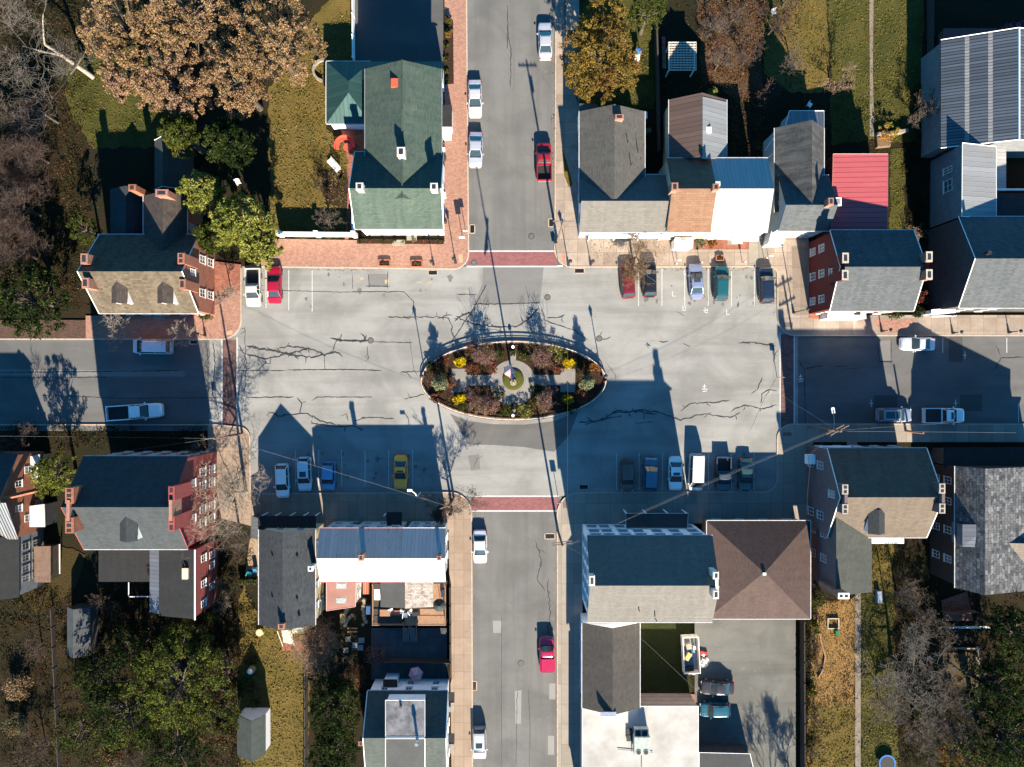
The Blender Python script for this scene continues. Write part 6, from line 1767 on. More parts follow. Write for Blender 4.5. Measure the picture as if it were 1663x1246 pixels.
# the island planting
ZB = .24
for i, (x, y) in enumerate(((713.5, 622), (954.5, 621))):
    p = P(x, y, 2)
    shrub('blue_spruce', ('silvery spruce at the west tip of the island', 'silvery spruce at the east tip of the island')[i], x, y, 20, 4.6, LV['sage'], 160 + i, n=70, per=55, size=.14, cone=.85, z0=ZB, cat='conifer', group='silvery spruces on the island', cr=.3)
for i, (x, y, r_, lb) in enumerate(((746, 588, 10.5, 'north-west'), (746, 649, 10.5, 'south-west'), (923.5, 588, 10.5, 'north-east'), (922, 649, 10, 'half shaded south-east'))):
    shrub('yellow_shrub', 'bright yellow shrub on the %s side of the island' % lb, x, y, r_, 1.3, LV['yellow'] if i < 3 else [LV['yellow'][0], LV['yellow'][2], LV['gold'][1]], 165 + i, n=22, per=70, size=.11, z0=ZB, group='yellow shrubs on the island')
for i, (x, y, r_, hh, e, lb) in enumerate(((787, 577, 18, 3.4, (1.1, 1), 'north-west of the flagpole'), (880, 581, 18, 3.6, (1, 1.05), 'north-east of the flagpole'), (786, 658, 25, 2.6, (1.15, .7), 'south-west of the flagpole, widest'), (884, 652, 16, 2.8, (.9, 1.1), 'south-east of the flagpole'))):
    t_ = shrub('ornamental_tree', 'dusky pink ornamental tree ' + lb, x, y, r_, hh, LV['pink'] + [LV['tan'][0]], 170 + i, n=60, per=45, size=.11, ell=e, z0=ZB, group='dusky pink trees on the island', cr=.42, cat='tree')
    bare_tree('', '', x, y, hh + .5, 175 + i, .5, (0, 0), 4, TWIG, BARK, .04, shrubby=5, z0=ZB, kids=2, up=.4, into=t_)
for i, (x, y, r_, m_, lb) in enumerate(((767, 600, 11, 'rust', 'rust brown shrub above the west path'), (903, 596, 11, 'rust', 'rust brown shrub above the east path'), (719, 585, 9, 'rust', 'rust shrub near the west yellow shrub'), (765, 636, 12, 'pink', 'dusky shrub below the west path'), (948, 644, 12, 'rust', 'reddish low shrub beside the east spruce'), (966, 598, 8, 'orange', 'orange-brown shrub at the east rail'), (905, 573, 13, 'lime', 'yellow-green shrub beside the north-east yellow shrub'), (811, 575, 8, 'green', 'green shrub left of the north path'), (849, 577, 8, 'green', 'green shrub right of the north path'), (861, 582, 6, 'green', 'small green shrub north-east of the circle'), (833, 573, 5, 'green', 'small green shrub behind the north lamp'), (822, 667, 11, 'green', 'green shrub left of the south path'), (853, 668, 12, 'lime', 'yellow-green shrub right of the south path'), (754, 663, 9, 'green', 'green shrub under the south-west yellow shrub'), (868, 652, 8, 'green', 'green shrub beside the south-east pink tree'), (700, 596, 8, 'deep', 'dark shrub at the west rail'), (770, 562, 10, 'rust', 'rust shrub at the north-west rail'), (800, 598, 8, 'rust', 'brown shrub at the circle edge'), (735, 622, 9, 'rust', 'brown shrub between spruce and west path'), (928, 665, 10, 'deep', 'dark shrub at the south-east rail'), (940, 590, 9, 'deep', 'dark shrub above the east spruce'), (708, 645, 9, 'rust', 'reddish shrub below the west spruce'), (835, 660, 5, 'deep', 'dark shrub at the south path end'), (808, 640, 10, 'deep', 'dark shrub south-west of the circle'), (868, 632, 8, 'deep', 'dark shrub south-east of the circle'), (895, 635, 9, 'pink', 'dusky shrub below the east path'))):
    shrub('island_shrub', lb + ' on the island', x, y, r_ * 1.2, .9 if m_ != 'lime' else 1.3, LV[m_], 190 + i, n=16, per=45, size=.11, z0=ZB, group='low shrubs on the island', ell=(1.15, .95))

# fallen leaves: uncounted litter on lawns, beds and along the kerbs
g = np.random.default_rng(5)
L_ = []
def litter(x0, y0, x1, y1, n, z): 
    q = np.stack([g.uniform(x0, x1, n), g.uniform(y0, y1, n)], 1)
    L_.append(np.array([[(x - CX) * S, -(y - CY) * S, z + .02] for x, y in q]))
litter(1322, 975, 1388, 1150, 4200, .02); litter(1320, 1130, 1388, 1246, 500, .02); litter(1398, 965, 1450, 1246, 300, .02)
litter(440, 110, 570, 380, 500, .02); litter(1345, 0, 1500, 235, 400, .02); litter(1135, 0, 1240, 150, 900, .03)
litter(395, 950, 500, 1246, 400, .02); litter(0, 200, 160, 480, 300, .02); litter(60, 1010, 400, 1246, 500, .03)
for x0, y0, x1, y1, n in ((1040, 434, 1225, 440, 160), (1225, 434, 1262, 438, 30), (440, 437, 620, 440, 90), (398, 440, 432, 500, 60), (765, 900, 771, 1246, 60), (898, 140, 904, 300, 40), (960, 385, 1080, 430, 260), (1255, 440, 1262, 510, 40)): litter(x0, y0, x1, y1, n, .01 if y0 > 430 else .14)
tag(leaf_mesh('fallen_leaves', np.concatenate(L_), .11, [LV['orange'][1], LV['tan'][0], LV['copper'][0], LV['rust'][1]], None, 9, up=2.0), 'fallen brown and orange leaves scattered over lawns and kerbs', kind='stuff')

# rough undergrowth that covers the unkempt yards (nobody could count it)
def undergrowth(label, areas, mats, seed, size=.14, per=34, r=(.3, .9), h=.55, zmax=.9):
    g = np.random.default_rng(seed); out = []
    for x0, y0, x1, y1, n in areas:
        for i in range(n):
            c = P(g.uniform(x0, x1), g.uniform(y0, y1)); rr = g.uniform(*r)
            m = max(6, int(per * rr / .6)); q = g.normal(size=(m, 3)) * np.array([rr * .5, rr * .5, h * .4]); q[:, 2] = np.abs(q[:, 2]) * g.uniform(.4, 1.3) + .04
            out.append(q + np.array([c.x, c.y, 0]))
    tag(leaf_mesh('undergrowth', np.concatenate(out), size, mats, None, seed, up=.5), label, kind='stuff')


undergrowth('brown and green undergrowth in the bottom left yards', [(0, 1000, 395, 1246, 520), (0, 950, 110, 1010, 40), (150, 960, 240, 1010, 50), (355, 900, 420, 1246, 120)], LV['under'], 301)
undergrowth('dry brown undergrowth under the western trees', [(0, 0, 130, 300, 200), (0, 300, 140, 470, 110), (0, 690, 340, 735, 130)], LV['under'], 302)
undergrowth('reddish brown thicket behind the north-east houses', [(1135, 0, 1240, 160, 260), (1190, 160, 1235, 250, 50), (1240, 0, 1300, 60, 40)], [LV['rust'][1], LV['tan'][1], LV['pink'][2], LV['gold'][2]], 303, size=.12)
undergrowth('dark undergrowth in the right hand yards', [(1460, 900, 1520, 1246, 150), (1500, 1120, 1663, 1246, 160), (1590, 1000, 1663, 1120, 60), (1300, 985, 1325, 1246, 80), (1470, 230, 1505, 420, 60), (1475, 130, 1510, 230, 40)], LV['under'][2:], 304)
for i, (x, y, hh) in enumerate(((1262, 1335, 12), (1290, 1300, 9))):
    bare_tree('bare_tree', ('bare tree just below the frame, south of the rear lot', 'bare tree below the frame at the lot fence')[i], x, y, hh, 331 + i, .5, (0, 0), 6, TWIG, BARK, .16, group='bare trees south of the rear lot', up=.3)

# ground cover between the island plants
g = np.random.default_rng(61); out = []
PATHS = ((758, 605, 910, 630), (730, 596, 760, 640), (908, 596, 937, 640), (827, 565, 840, 590), (828, 652, 839, 674))
while len(out) < 230:
    x, y = g.uniform(690, 980), g.uniform(558, 680)
    if ((x - 834) / 144) ** 2 + ((y - 618.5) / 58) ** 2 > 1 or math.hypot(x - 833, y - 622) < 41 or any(a < x < c and b_ < y < d_ for a, b_, c, d_ in PATHS): continue
    c = P(x, y); q = g.normal(size=(26, 3)) * np.array([.24, .24, .12]); q[:, 2] = np.abs(q[:, 2]) + .27
    out.append(q + np.array([c.x, c.y, 0]))
tag(leaf_mesh('ground_cover', np.concatenate(out), .1, [LV['rust'][1], LV['green'][1], LV['pink'][2], LV['tan'][1], LV['green'][2]], None, 62, up=.6), 'low mixed ground cover between the shrubs on the island', kind='stuff')
# grass tufts on the lawns
def inpoly(x, y, poly):
    c = np.zeros(len(x), bool); n = len(poly)
    for i in range(n):
        (x0, y0), (x1, y1) = poly[i], poly[i - 1]
        c ^= ((y0 > y) != (y1 > y)) & (x < (x1 - x0) * (y - y0) / (y1 - y0 + 1e-9) + x0)
    return c


def tufts(label, polys, mats, seed, dens=.055):
    g = np.random.default_rng(seed); out = []
    for poly in polys:
        a = np.array(poly); lo, hi = a.min(0), a.max(0)
        n = int((hi[0] - lo[0]) * (hi[1] - lo[1]) * dens)
        x, y = g.uniform(lo[0], hi[0], n), g.uniform(lo[1], hi[1], n)
        k = inpoly(x, y, poly) & (np.sin(x * .13) + np.sin(y * .11 + x * .05) + g.normal(size=n) * 2.2 > -.8)
        x, y = x[k], y[k]
        out.append(np.stack([(x - CX) * S, -(y - CY) * S, g.uniform(.03, .12, len(x))], 1))
    tag(leaf_mesh('grass_tufts', np.concatenate(out), .14, mats, None, seed, up=1.2, elong=1.6, sv=.6), label, kind='stuff')


GR = [m_leaf('grass_straw', (.145, .112, .045)), m_leaf('grass_olive', (.10, .082, .024)), m_leaf('grass_dull', (.085, .068, .018)), m_leaf('grass_green', (.072, .074, .016))]
tufts('olive grass tufts on the lawn beside the green shingled house', [[(440, 150), (500, 60), (574, 10), (574, 100), (530, 100), (530, 210), (566, 245), (572, 380), (440, 380)]], [GR[0], GR[1], GR[2]], 401, .22)
tufts('straw coloured grass tufts around the lawn garage', [[(398, 950), (424, 1015), (498, 1022), (498, 1246), (390, 1246), (392, 1000)]], [GR[0], GR[1], GR[3]], 402, .18)
tufts('green grass tufts on the north-east lawns', [[(1348, 0), (1498, 0), (1498, 232), (1350, 232)], [(1240, 0), (1345, 0), (1345, 145), (1240, 115)], [(1005, 40), (1062, 40), (1062, 170), (1000, 170)], [(1446, 243), (1468, 243), (1468, 370), (1446, 370)]], [GR[3], GR[1], GR[2]], 403, .14)
tufts('grass tufts on the south-east lawns', [[(1399, 968), (1450, 935), (1458, 1246), (1399, 1246)], [(1320, 1120), (1387, 1120), (1387, 1246), (1315, 1246)], [(1417, 882), (1448, 882), (1448, 955), (1417, 962)]], [GR[3], GR[1], GR[0]], 404, .16)
tufts('green grass tufts on the western garden strip', [[(112, 105), (268, 45), (288, 238), (152, 238), (112, 178)]], [GR[3], GR[2], GR[1]], 405, .14)

undergrowth('thin scatter of dead leaves and weeds over bare soil', [(0, 950, 395, 1246, 900), (0, 0, 150, 500, 700), (1300, 880, 1663, 1246, 700), (905, 0, 1140, 260, 260), (1240, 130, 1510, 260, 160)], LV['under'] + [LV['tan'][1]], 305, size=.13, per=16, r=(.3, 1.1), h=.08)

# ---------------------------------------------------------------- street furniture
def lamp_post(px, py, label, h=4.0, group='old style lamp posts', z0=.13):
    p = P(px, py)
    t = thing('lamp_post', label, 'lamp post', (p.x, p.y, 0), group=group)
    b = MB(); b.disc((p.x, p.y), .2, .12, 0, .7, 12); b.tube([(p.x, p.y, .6), (p.x, p.y, h - .8)], [.07, .05], 8); b.build('pole', DARK, t)
    b = MB(); b.disc((p.x, p.y), .12, .22, h - .8, h - .35, 6); b.build('lantern', LAMPC, t)
    b = MB(); b.disc((p.x, p.y), .26, .04, h - .35, h - .05, 6); b.build('lantern_cap', DARK, t)
    return t


lamp_post(691, 611, 'lamp post at the west rail of the island', 5.0); lamp_post(977, 611, 'lamp post at the east rail of the island', 5.0)
lamp_post(740, 427, 'lamp post on the brick corner beside the tavern', 4.0); lamp_post(923, 431, 'lamp post on the north-east corner by the ramp', 4.0)
lamp_post(704, 430, 'lamp post on the brick pavement by the storm drain', 3.2); lamp_post(959, 430, 'lamp post on the pavement near the grey corner house', 3.4)
lamp_post(1288, 508, 'lamp post on the pavement beside the maroon house', 5.5); lamp_post(1431, 538, 'lamp post on the east street, brick stretch', 3.0)
lamp_post(334, 545, 'lamp post at the brick corner of the west street', 3.0); lamp_post(734, 829, 'lamp post near the bare tree at the south-west corner', 3.6)
lamp_post(1637, 540, 'lamp post on the sunny east pavement', 3.0); lamp_post(1546, 541, 'lamp post in shade on the east pavement', 2.6)
for y, lb in ((564, 'white capped lamp on the north rim of the island'), (674, 'white capped lamp on the south rim of the island')):
    p = P(833, y); t = thing('bollard_lamp', lb, 'lamp', (p.x, p.y, .24), group='white capped island lamps')
    MB().disc((p.x, p.y), .08, .07, .24, 1.3, 10).build('post', DARK, t); MB().disc((p.x, p.y), .22, .16, 1.3, 1.55, 12).build('lamp_cap', WHITE, t)
# street lamp with a curved arm in the south-west bays
p = P(683, 800); t = thing('arm_street_lamp', 'white street lamp with curved arm beside the yellow coupe bays', 'street lamp', (p.x, p.y, 0))
q = P(683, 788)
MB().tube([(p.x, p.y, 0), (p.x, p.y, 4.2), (p.x - .05, p.y + .5, 4.9), (p.x - .5, p.y + .9, 5.1)], [.08, .06, .05, .05], 8).build('pole', WHITE, t)
MB().box((p.x - .75, p.y + .95, 5.0), (.6, .3, .14)).build('lamp_head', WHITE, t)


def utility_pole(px, py, h, label, arm=0.0, mat=UTIL, lamp=None, arms=1, transf=False):
    p = P(px, py)
    t = thing('utility_pole', label, 'utility pole', (p.x, p.y, 0), group='timber utility poles')
    MB().tube([(p.x, p.y, 0), (p.x, p.y, h)], [.16, .11], 10).build('pole', mat, t)
    for i in range(arms):
        z = h - .5 - i * 1.3
        b = MB(); b.box((p.x, p.y + .12, z), (2.4, .11, .13), arm); b.build('crossarm', mat, t)
        b = MB()
        for k in (-1, -.5, .5, 1): b.disc((p.x + k * math.cos(arm), p.y + .12 + k * math.sin(arm)), .06, .04, z + .13, z + .3, 8)
        b.build('insulators', GREYM, t)
    if transf: MB().disc((p.x + .05, p.y + .42), .24, .24, h - 2.4, h - 1.4, 14).build('transformer', GREYM, t)
    if lamp:
        dx, dy = lamp
        MB().tube([(p.x, p.y, h - 2.2), (p.x + dx * .5, p.y + dy * .5, h - 1.5), (p.x + dx, p.y + dy, h - 1.4)], .04, 6).build('lamp_arm', GREYM, t)
        MB().box((p.x + dx, p.y + dy, h - 1.48), (.35, .7, .16), math.atan2(dy, dx) - math.pi / 2).build('lamp_head', WHITE, t)
    return Vector((p.x, p.y, h))


U1 = utility_pole(905, 392, 12.6, 'tall timber pole with transformer by the north-east corner', 0, transf=True)
U2 = utility_pole(906, 862, 9.8, 'timber pole at the east kerb below the southern crosswalk', R(8), arms=2)
U3 = utility_pole(1312, 693, 10.5, 'timber pole with lamp arm in front of the tan roofed house', R(28), arms=2, lamp=(-.4, 2.4))
U4 = utility_pole(394, 704, 10.0, 'timber pole on the south-west corner by the brick strip', R(10))
U5 = utility_pole(737, 808, 8.0, 'short timber pole behind the bare tree at the crosswalk', R(20), arms=1)
U6 = utility_pole(1470, 700, 4.6, 'short orange timber post on the shaded east pavement', 0, m_noise('orange_timber', (.24, .11, .05), (.16, .07, .035), 3), arms=0)


def wire(a, b, label, sag=.5, r=.017):
    a, b = Vector(a), Vector(b)
    m = MB(); pts = [a.lerp(b, i / 12) - Vector((0, 0, sag * 4 * (i / 12) * (1 - i / 12))) for i in range(13)]
    m.tube(pts, r * .42, 4)
    tag(m.build('overhead_wire', WIRE), label, 'wire', 'overhead wires')


d = lambda v, x, y, z: v + Vector((x, y, z))
wire(d(U4, .8, 0, -.3), d(U5, 0, 0, -.2), 'pale wire from the south-west pole over the shaded bays', .5, .03)
wire(d(U5, 0, 0, -.2), d(U2, -.8, 0, -.4), 'pale wire crossing the south street near the crosswalk', .4, .025)
wire(d(U2, .8, 0, -.3), d(U3, -.8, 0, -.3), 'pale wire over the shaded south-east bays', .8, .028)
wire(d(U2, .5, 0, -.5), d(U3, -.5, 0, -1.6), 'second wire over the dark green car', .9, .02)
wire(d(U1, .6, 0, -.3), d(U2, .6, 0, -.3), 'long wire running down the east side of the square', .8, .014)
wire(d(U1, 1.0, 0, -.3), P(1072, 472, 3) + Vector((0, 0, 3)), 'wire slanting over the dark red and black cars', .4, .022)
wire(d(U3, .8, 0, -.3), P(1650, 703, 8), 'dashed looking wire along the east street pavement', .3, .026)
wire(d(U3, .3, 0, -1.8), P(1560, 686, 8), 'lower wire along the east street pavement', .3, .02)
wire(d(U3, 0, 0, -.5), P(1266, 640, 6), 'wire from the lamp pole toward the east crosswalk', .2, .024)
wire(d(U3, 0, 0, -1), P(1318, 735, 7), 'service wire to the tan roofed house wall', .1, .02)
wire(P(1318, 735, 7), P(1310, 830, 6.5), 'service wire along the purple grey brick wall', .2, .02)
wire(d(U4, 0, 0, -.3), P(-60, 708, 9), 'wire along the west street pavement', .4, .02)
wire(d(U4, 0, 0, -.8), P(150, 740, 10), 'service wire to the red brick house', .2, .02)
wire(d(U1, 0, 0, -.5), P(700, 520, 9), 'thin wire over the north crosswalk', .5, .012)
wire(d(U2, 0, 0, -1), P(944, 900, 9.4), 'service wire to the white apartment wall', .1, .02)
wire(P(480, 840, 5), P(452, 800, 6), 'string of pale wire over the white hatchback', .1, .02)
wire(P(1039, 1035, 5), P(1135, 1125, 4.3), 'wire across the shaded yard to the flat roof', .2, .018)

# flagpole with a drooping flag
FP = P(833.5, 621); FH = 15.3
t = thing('flagpole', 'tall white flagpole with gold ball standing in the grass circle', 'flagpole', (FP.x, FP.y, .5))
MB().tube([(FP.x, FP.y, .5), (FP.x, FP.y, FH)], [.13, .07], 10).build('pole', WHITE, t)
MB().disc((FP.x, FP.y), .13, .13, FH, FH + .02).build('truck_cap', WHITE, t)
b = MB(); n = 6
for i in range(n):
    r0, r1 = .17 * math.sin(math.pi * i / n), .17 * math.sin(math.pi * (i + 1) / n)
    z0, z1 = FH + .2 - .17 * math.cos(math.pi * i / n), FH + .2 - .17 * math.cos(math.pi * (i + 1) / n)
    b.disc((FP.x, FP.y), max(r0, .004), max(r1, .004), z0, z1, 12)
b.build('gold_ball', m_plain('gold', (.5, .33, .08), .3, .8), t)
MB().disc((FP.x, FP.y), .45, .4, .45, .75, 20).build('base', CONC_N, t)
# the flag: hangs from half mast and blows away from the pole
FZ = 11.6; FHH = 2.3; FL = 3.2
red, whi, blu = m_plain('flag_red', (.42, .02, .03), .8), m_plain('flag_white', (.6, .59, .57), .8), m_plain('flag_blue', (.03, .05, .17), .8)
ang = math.atan2(22, -8)
fd = Vector((math.cos(ang), math.sin(ang), 0)); fn = Vector((-fd.y, fd.x, 0))


def flagpt(u, v):   # u along the fly 0..1, v down the hoist 0..1
    droop = 1.9 * u ** 1.1
    x = FL * u * .62
    w_ = .2 * math.sin(u * 9 + v * 2.5) * (.3 + u) + 1.15 * (v - .5) * (.3 + u)
    z = FZ - v * FHH * (1 - .15 * u) - droop
    return FP + fd * (.08 + x) + fn * w_ + Vector((0, 0, z))


b = MB(); NU, NV = 26, 26
for i in range(NU):
    for j in range(NV):
        u0, u1, v0, v1 = i / NU, (i + 1) / NU, j / NV, (j + 1) / NV
        stripe = (j * 13) // NV
        m_ = 2 if (u0 < .4 and stripe < 7) else (0 if stripe % 2 == 0 else 1)
        b.face([flagpt(u0, v1), flagpt(u1, v1), flagpt(u1, v0), flagpt(u0, v0)], m=m_, smooth=True)
f_ = b.build('flag', [red, whi, blu])
tag(f_, 'striped red and white flag with blue canton hanging from the pole', 'flag')
b = MB()
for i in range(50):   # stars as small white points on the canton
    u, v = .03 + .36 * ((i % 8) + .5) / 8, .03 + .48 * ((i // 8) + .5) / 7
    for sgn in (-1, 1):
        o_ = fn * .012 * sgn
        b.face([flagpt(u - .009, v) + o_, flagpt(u, v + .02) + o_, flagpt(u + .009, v) + o_, flagpt(u, v - .02) + o_])
b.build('stars', whi, f_)

# drains and manholes
for x, y, w_, d_, lb in ((703, 443, 15, 8, 'beside the brick pavement north of the square'), (767, 372, 8, 14, 'at the west kerb above the north crosswalk'), (895, 362, 8, 13, 'at the east kerb above the north crosswalk'), (941, 440, 16, 8, 'at the kerb in front of the grey corner house'), (893, 871, 16, 9, 'at the east kerb below the south crosswalk'), (770, 1114, 8, 15, 'at the west kerb of the south street'), (948, 791, 15, 8, 'in the shade before the white apartments'), (315, 556, 13, 6, 'in the west street beside the brick corner')):
    p = P(x, y); t = thing('storm_drain', 'dark storm drain with pale frame ' + lb, 'storm drain', (p.x, p.y, 0), group='storm drains at the kerbs')
    W_, D_ = w_ * S, d_ * S
    b = MB()
    for dx, dy, sx, sy in ((-W_ / 2, 0, .12, D_), (W_ / 2, 0, .12, D_), (0, -D_ / 2, W_ - .13, .12), (0, D_ / 2, W_ - .13, .12)): b.box((p.x + dx, p.y + dy, -.01), (sx, sy, .035))
    b.build('frame', KERB, t)
    b = MB(); b.box((p.x, p.y, -.02), (W_ - .13, D_ - .13, .03)); b.build('grate', m_metal('grate_%d' % x, (.012, .012, .013), .12, .1, .6, .3, width=.4), t)
for x, y, lb in ((602, 553, 'among the cracks in the west half'), (863, 384, 'in the north street above the crosswalk'), (889, 483, 'in the square below the north crosswalk'), (973, 550, 'just north-east of the island'), (770, 427, 'on the north crosswalk'), (846, 1077, 'in the lower south street'), (1227, 1154, 'in the rear parking lot')):
    p = P(x, y); t = thing('manhole', 'round iron manhole cover ' + lb, 'manhole', (p.x, p.y, 0), group='manhole covers')
    MB().disc((p.x, p.y), .42, .40, 0, .013, 24).build('ring', IRON, t); MB().disc((p.x, p.y), .31, .3, .012, .019, 24).build('cover', m_noise('worn_iron', (.12, .11, .10), (.06, .055, .05), 12), t)
# planters and meters
for x, y, w_, d_, lb in ((625, 428, 18, 10, 'brick edged planter on the pavement, western'), (677, 429, 18, 10, 'brick edged planter on the pavement, eastern'), (1168, 420, 12, 8, 'brick planter at the kerb between the blue-grey and teal cars')):
    p = P(x, y); t = thing('planter', lb, 'planter', (p.x, p.y, .13), group='brick planters on the pavements')
    W_, D_ = w_ * S, d_ * S
    b = MB()
    for dx, dy, sx, sy in ((-W_ / 2, 0, .14, D_), (W_ / 2, 0, .14, D_), (0, -D_ / 2, W_ - .15, .14), (0, D_ / 2, W_ - .15, .14)): b.box((p.x + dx, p.y + dy, .13), (sx, sy, .32))
    b.build('planter_box', REDBRICK2, t); MB().box((p.x, p.y, .13), (W_ - .15, D_ - .15, .24)).build('soil', MULCH, t)
    g = np.random.default_rng(int(x)); pts, _ = clumps(g, (p.x, p.y, .45), W_ * .36, D_ * .34, .2, 9, .14, 26, .2)
    leaf_mesh('foliage', pts, .09, [LV['green'][1], LV['tan'][1], LV['rust'][1]], t, int(x))
for i, (x, y) in enumerate(((1095, 430.5), (1136, 428.5), (1205, 427.5), (1240, 421))):
    p = P(x, y); t = thing('parking_meter', 'red and white parking meter ' + ('before the empty bay', 'at the nose of the blue-grey sedan', 'before the empty bay beside the teal car', 'near the navy black car')[i], 'parking meter', (p.x, p.y, .13), group='parking meters at the row house bays')
    MB().tube([(p.x, p.y, .13), (p.x, p.y, 1.15)], .04, 8).build('post', GREYM, t)
    b = MB(); b.box((p.x, p.y, 1.15), (.26, .2, .34), top=(.8, .8)); b.build('meter_head', m_plain('meter_red_%d' % i, (.35, .05, .05), .4), t); MB().disc((p.x, p.y - .02), .1, .04, 1.49, 1.56, 10).build('dome', WHITE, t)


def sign(px, py, h, label, w_=.6, hh=.75, mat=WHITE, rz=0.0, z0=.13):
    p = P(px, py); t = thing('street_sign', label, 'sign', (p.x, p.y, z0), group='street signs')
    MB().tube([(p.x, p.y, z0), (p.x, p.y, h)], .04, 6).build('post', GREYM, t)
    MB().box((p.x, p.y - .05, h - hh), (w_, .03, hh), rz).build('sign_plate', mat, t)


sign(752, 391, 3.0, 'small sign on the brick pavement near the crosswalk corner', .7, 1.0)
sign(757, 380, 2.6, 'white sign at the west kerb above the north crosswalk', .6, .6)
sign(907, 812, 2.8, 'round sign at the south-east crosswalk corner', .7, .8, m_plain('sign_grey', (.3, .3, .3), .4))
sign(908, 436, 2.6, 'white sign at the east end of the north crosswalk', .7, .7); sign(356, 680, 2.6, 'white sign at the south end of the west crosswalk', .6, .6)
sign(1262, 613, 2.4, 'small yellow-black sign at the east crosswalk', .6, .5, PAINT_Y, 0, 0)
for i, (x, y) in enumerate(((1100, 425), (1247, 418))):
    sign(x, y, 1.6, ('low sign on the row house pavement, western', 'low sign on the row house pavement, eastern')[i], .5, .5)
for i, (x, y) in enumerate(((1546, 539), (718, 409))): pass

# walls, fences
def fence(name, label, pts, h, mat, w=.08, post=None, cat='fence', solid=True, z0=0.0, n=None, panelname='panel'):
    c = P(*pts[0]); t = thing(name, label, cat, (c.x, c.y, z0))
    ww = [P(x, y) for x, y in pts]
    if solid:
        b = MB(); b.wallstrip(ww, w, z0, h); b.build(panelname, mat, t)
    else:
        b = MB()
        for z in (h * .35, h * .65, h * .95): b.tube([Vector((p.x, p.y, z)) for p in ww], .04, 4)
        b.build('rails', mat, t)
    if post is not None:
        for i in range(len(ww) - 1):
            k = max(1, int((ww[i + 1] - ww[i]).length / 2.4)) if n is None else n
            for j in range(k + 1 if i == len(ww) - 2 else k):
                q = ww[i].lerp(ww[i + 1], j / k); MB().box((q.x, q.y, z0), (post[0], post[0], h + post[1])).build('post', mat, t)
    return t


fence('white_wall', 'white garden wall with three square posts south of the lawn', [(459, 382.5), (578, 383.5)], 1.9, WHITE, .26, (.55, .25), 'wall', n=2, panelname='wall_panel')
fence('side_wall', 'short white wall beside the green house front', [(576.5, 346), (576.5, 378)], 1.6, WHITE, .2, None, 'wall')
fence('white_fence', 'long white fence between lawn and dark lot', [(575.5, -40), (576, 100)], 1.5, WHITE, .12, (.16, .15))
fence('curved_wall', 'curved pale stone wall around a bed by the teal metal roof', arc(527, 116, 17, 100, 285, 14), .5, STONE, .3, None, 'wall')
fence('wire_fence', 'thin fence along the north street garden', [(917, 0), (918, 120), (938, 168)], 1.2, WOOD_D, .06, (.1, .1), solid=False)
fence('garden_hedge_wall', 'dark garden wall running up beside the pergola', [(1063, 40), (1066, 135), (1068, 250)], 1.6, WOOD_D, .2, None, 'wall')
fence('stone_wall', 'rough stone garden wall by the lawn path end', [(1420, 221), (1441, 219), (1470, 215)], .9, STONE, .4, None, 'wall')
fence('lawn_fence', 'dark board fence between leafy lawn and rear lot', [(1299, 1005), (1300, 1300)], 1.7, WOOD_D, .1, (.14, .1))
fence('bed_edging', 'curved timber edging between dry bed and leafy lawn', [(1326, 1005), (1332, 1040), (1339, 1065), (1336, 1085), (1328, 1100)], .3, WOOD, .15, None, 'edging')
fence('picket_fence', 'picket fence around the brick patio behind the slate house', [(1528, 992), (1552, 993), (1578, 990)], 1.3, WOOD, .06, (.1, .2))
fence('boundary_fence', 'pale rail fence in deep shade below the slate house', [(1535, 1017), (1603, 1016)], 1.0, WHITE, .06, (.09, .1), solid=False)
fence('yard_fence', 'dark board fence along the side of the lawn', [(500, 1020), (500, 1300)], 1.7, WOOD_D, .1, (.14, .1))
fence('street_fence', 'dark board fence between row house yards and pavement', [(732, 950), (733, 1100)], 1.8, WOOD_D, .1, (.14, .1))
fence('yard_divider', 'dark board fence dividing the two shaded yards', [(602, 1068), (732, 1070)], 1.8, WOOD_D, .1, (.14, .1))
fence('yard_fence', 'grey board fence left of the bottom left shed yard', [(88, 985), (100, 1246)], .9, WOOD_D, .1, (.14, .1))
fence('low_wall', 'low white wall line at the right garden edge', [(1584, 1052), (1548, 1052)], .4, CONC, .14, None, 'wall')
fence('barn_fence', 'dark fence in the barn shadow beside the lawn', [(1506, 0), (1506, 230)], 1.6, WOOD_D, .1, (.14, .1))
fence('front_rail', 'white porch rail in front of the dark gabled building', [(1510, 515), (1545, 514)], .9, WHITE, .05, (.08, .1), 'railing', solid=False, z0=.13)

# pergola
c = P(1107, 92); t = thing('pergola', 'pale timber pergola with a grid roof in the garden', 'pergola', (c.x, c.y, 0))
x0, x1, y0, y1 = P(1085, 0, 2.7).x, P(1131, 0, 2.7).x, P(0, 114, 2.7).y, P(0, 69, 2.7).y
for x in (x0 + .2, x1 - .2):
    for y in (y0 + .2, y1 - .2): MB().box((x, y, 0), (.14, .14, 2.5)).build('post', WHITE, t)
b = MB()
for x in (x0 + .2, x1 - .2): b.box((x, (y0 + y1) / 2, 2.5), (.1, y1 - y0, .14))
b.build('beam', WHITE, t)
b = MB()
for i in range(12): b.box(((x0 + x1) / 2, lerp(y0, y1, i / 11), 2.64), (x1 - x0, .11, .12))
for i in range(10): b.box((lerp(x0 + .05, x1 - .05, i / 9), (y0 + y1) / 2, 2.76), (.05, y1 - y0, .05))
b.build('slat_roof', m_plain('pale_slat', (.42, .38, .32)), t)
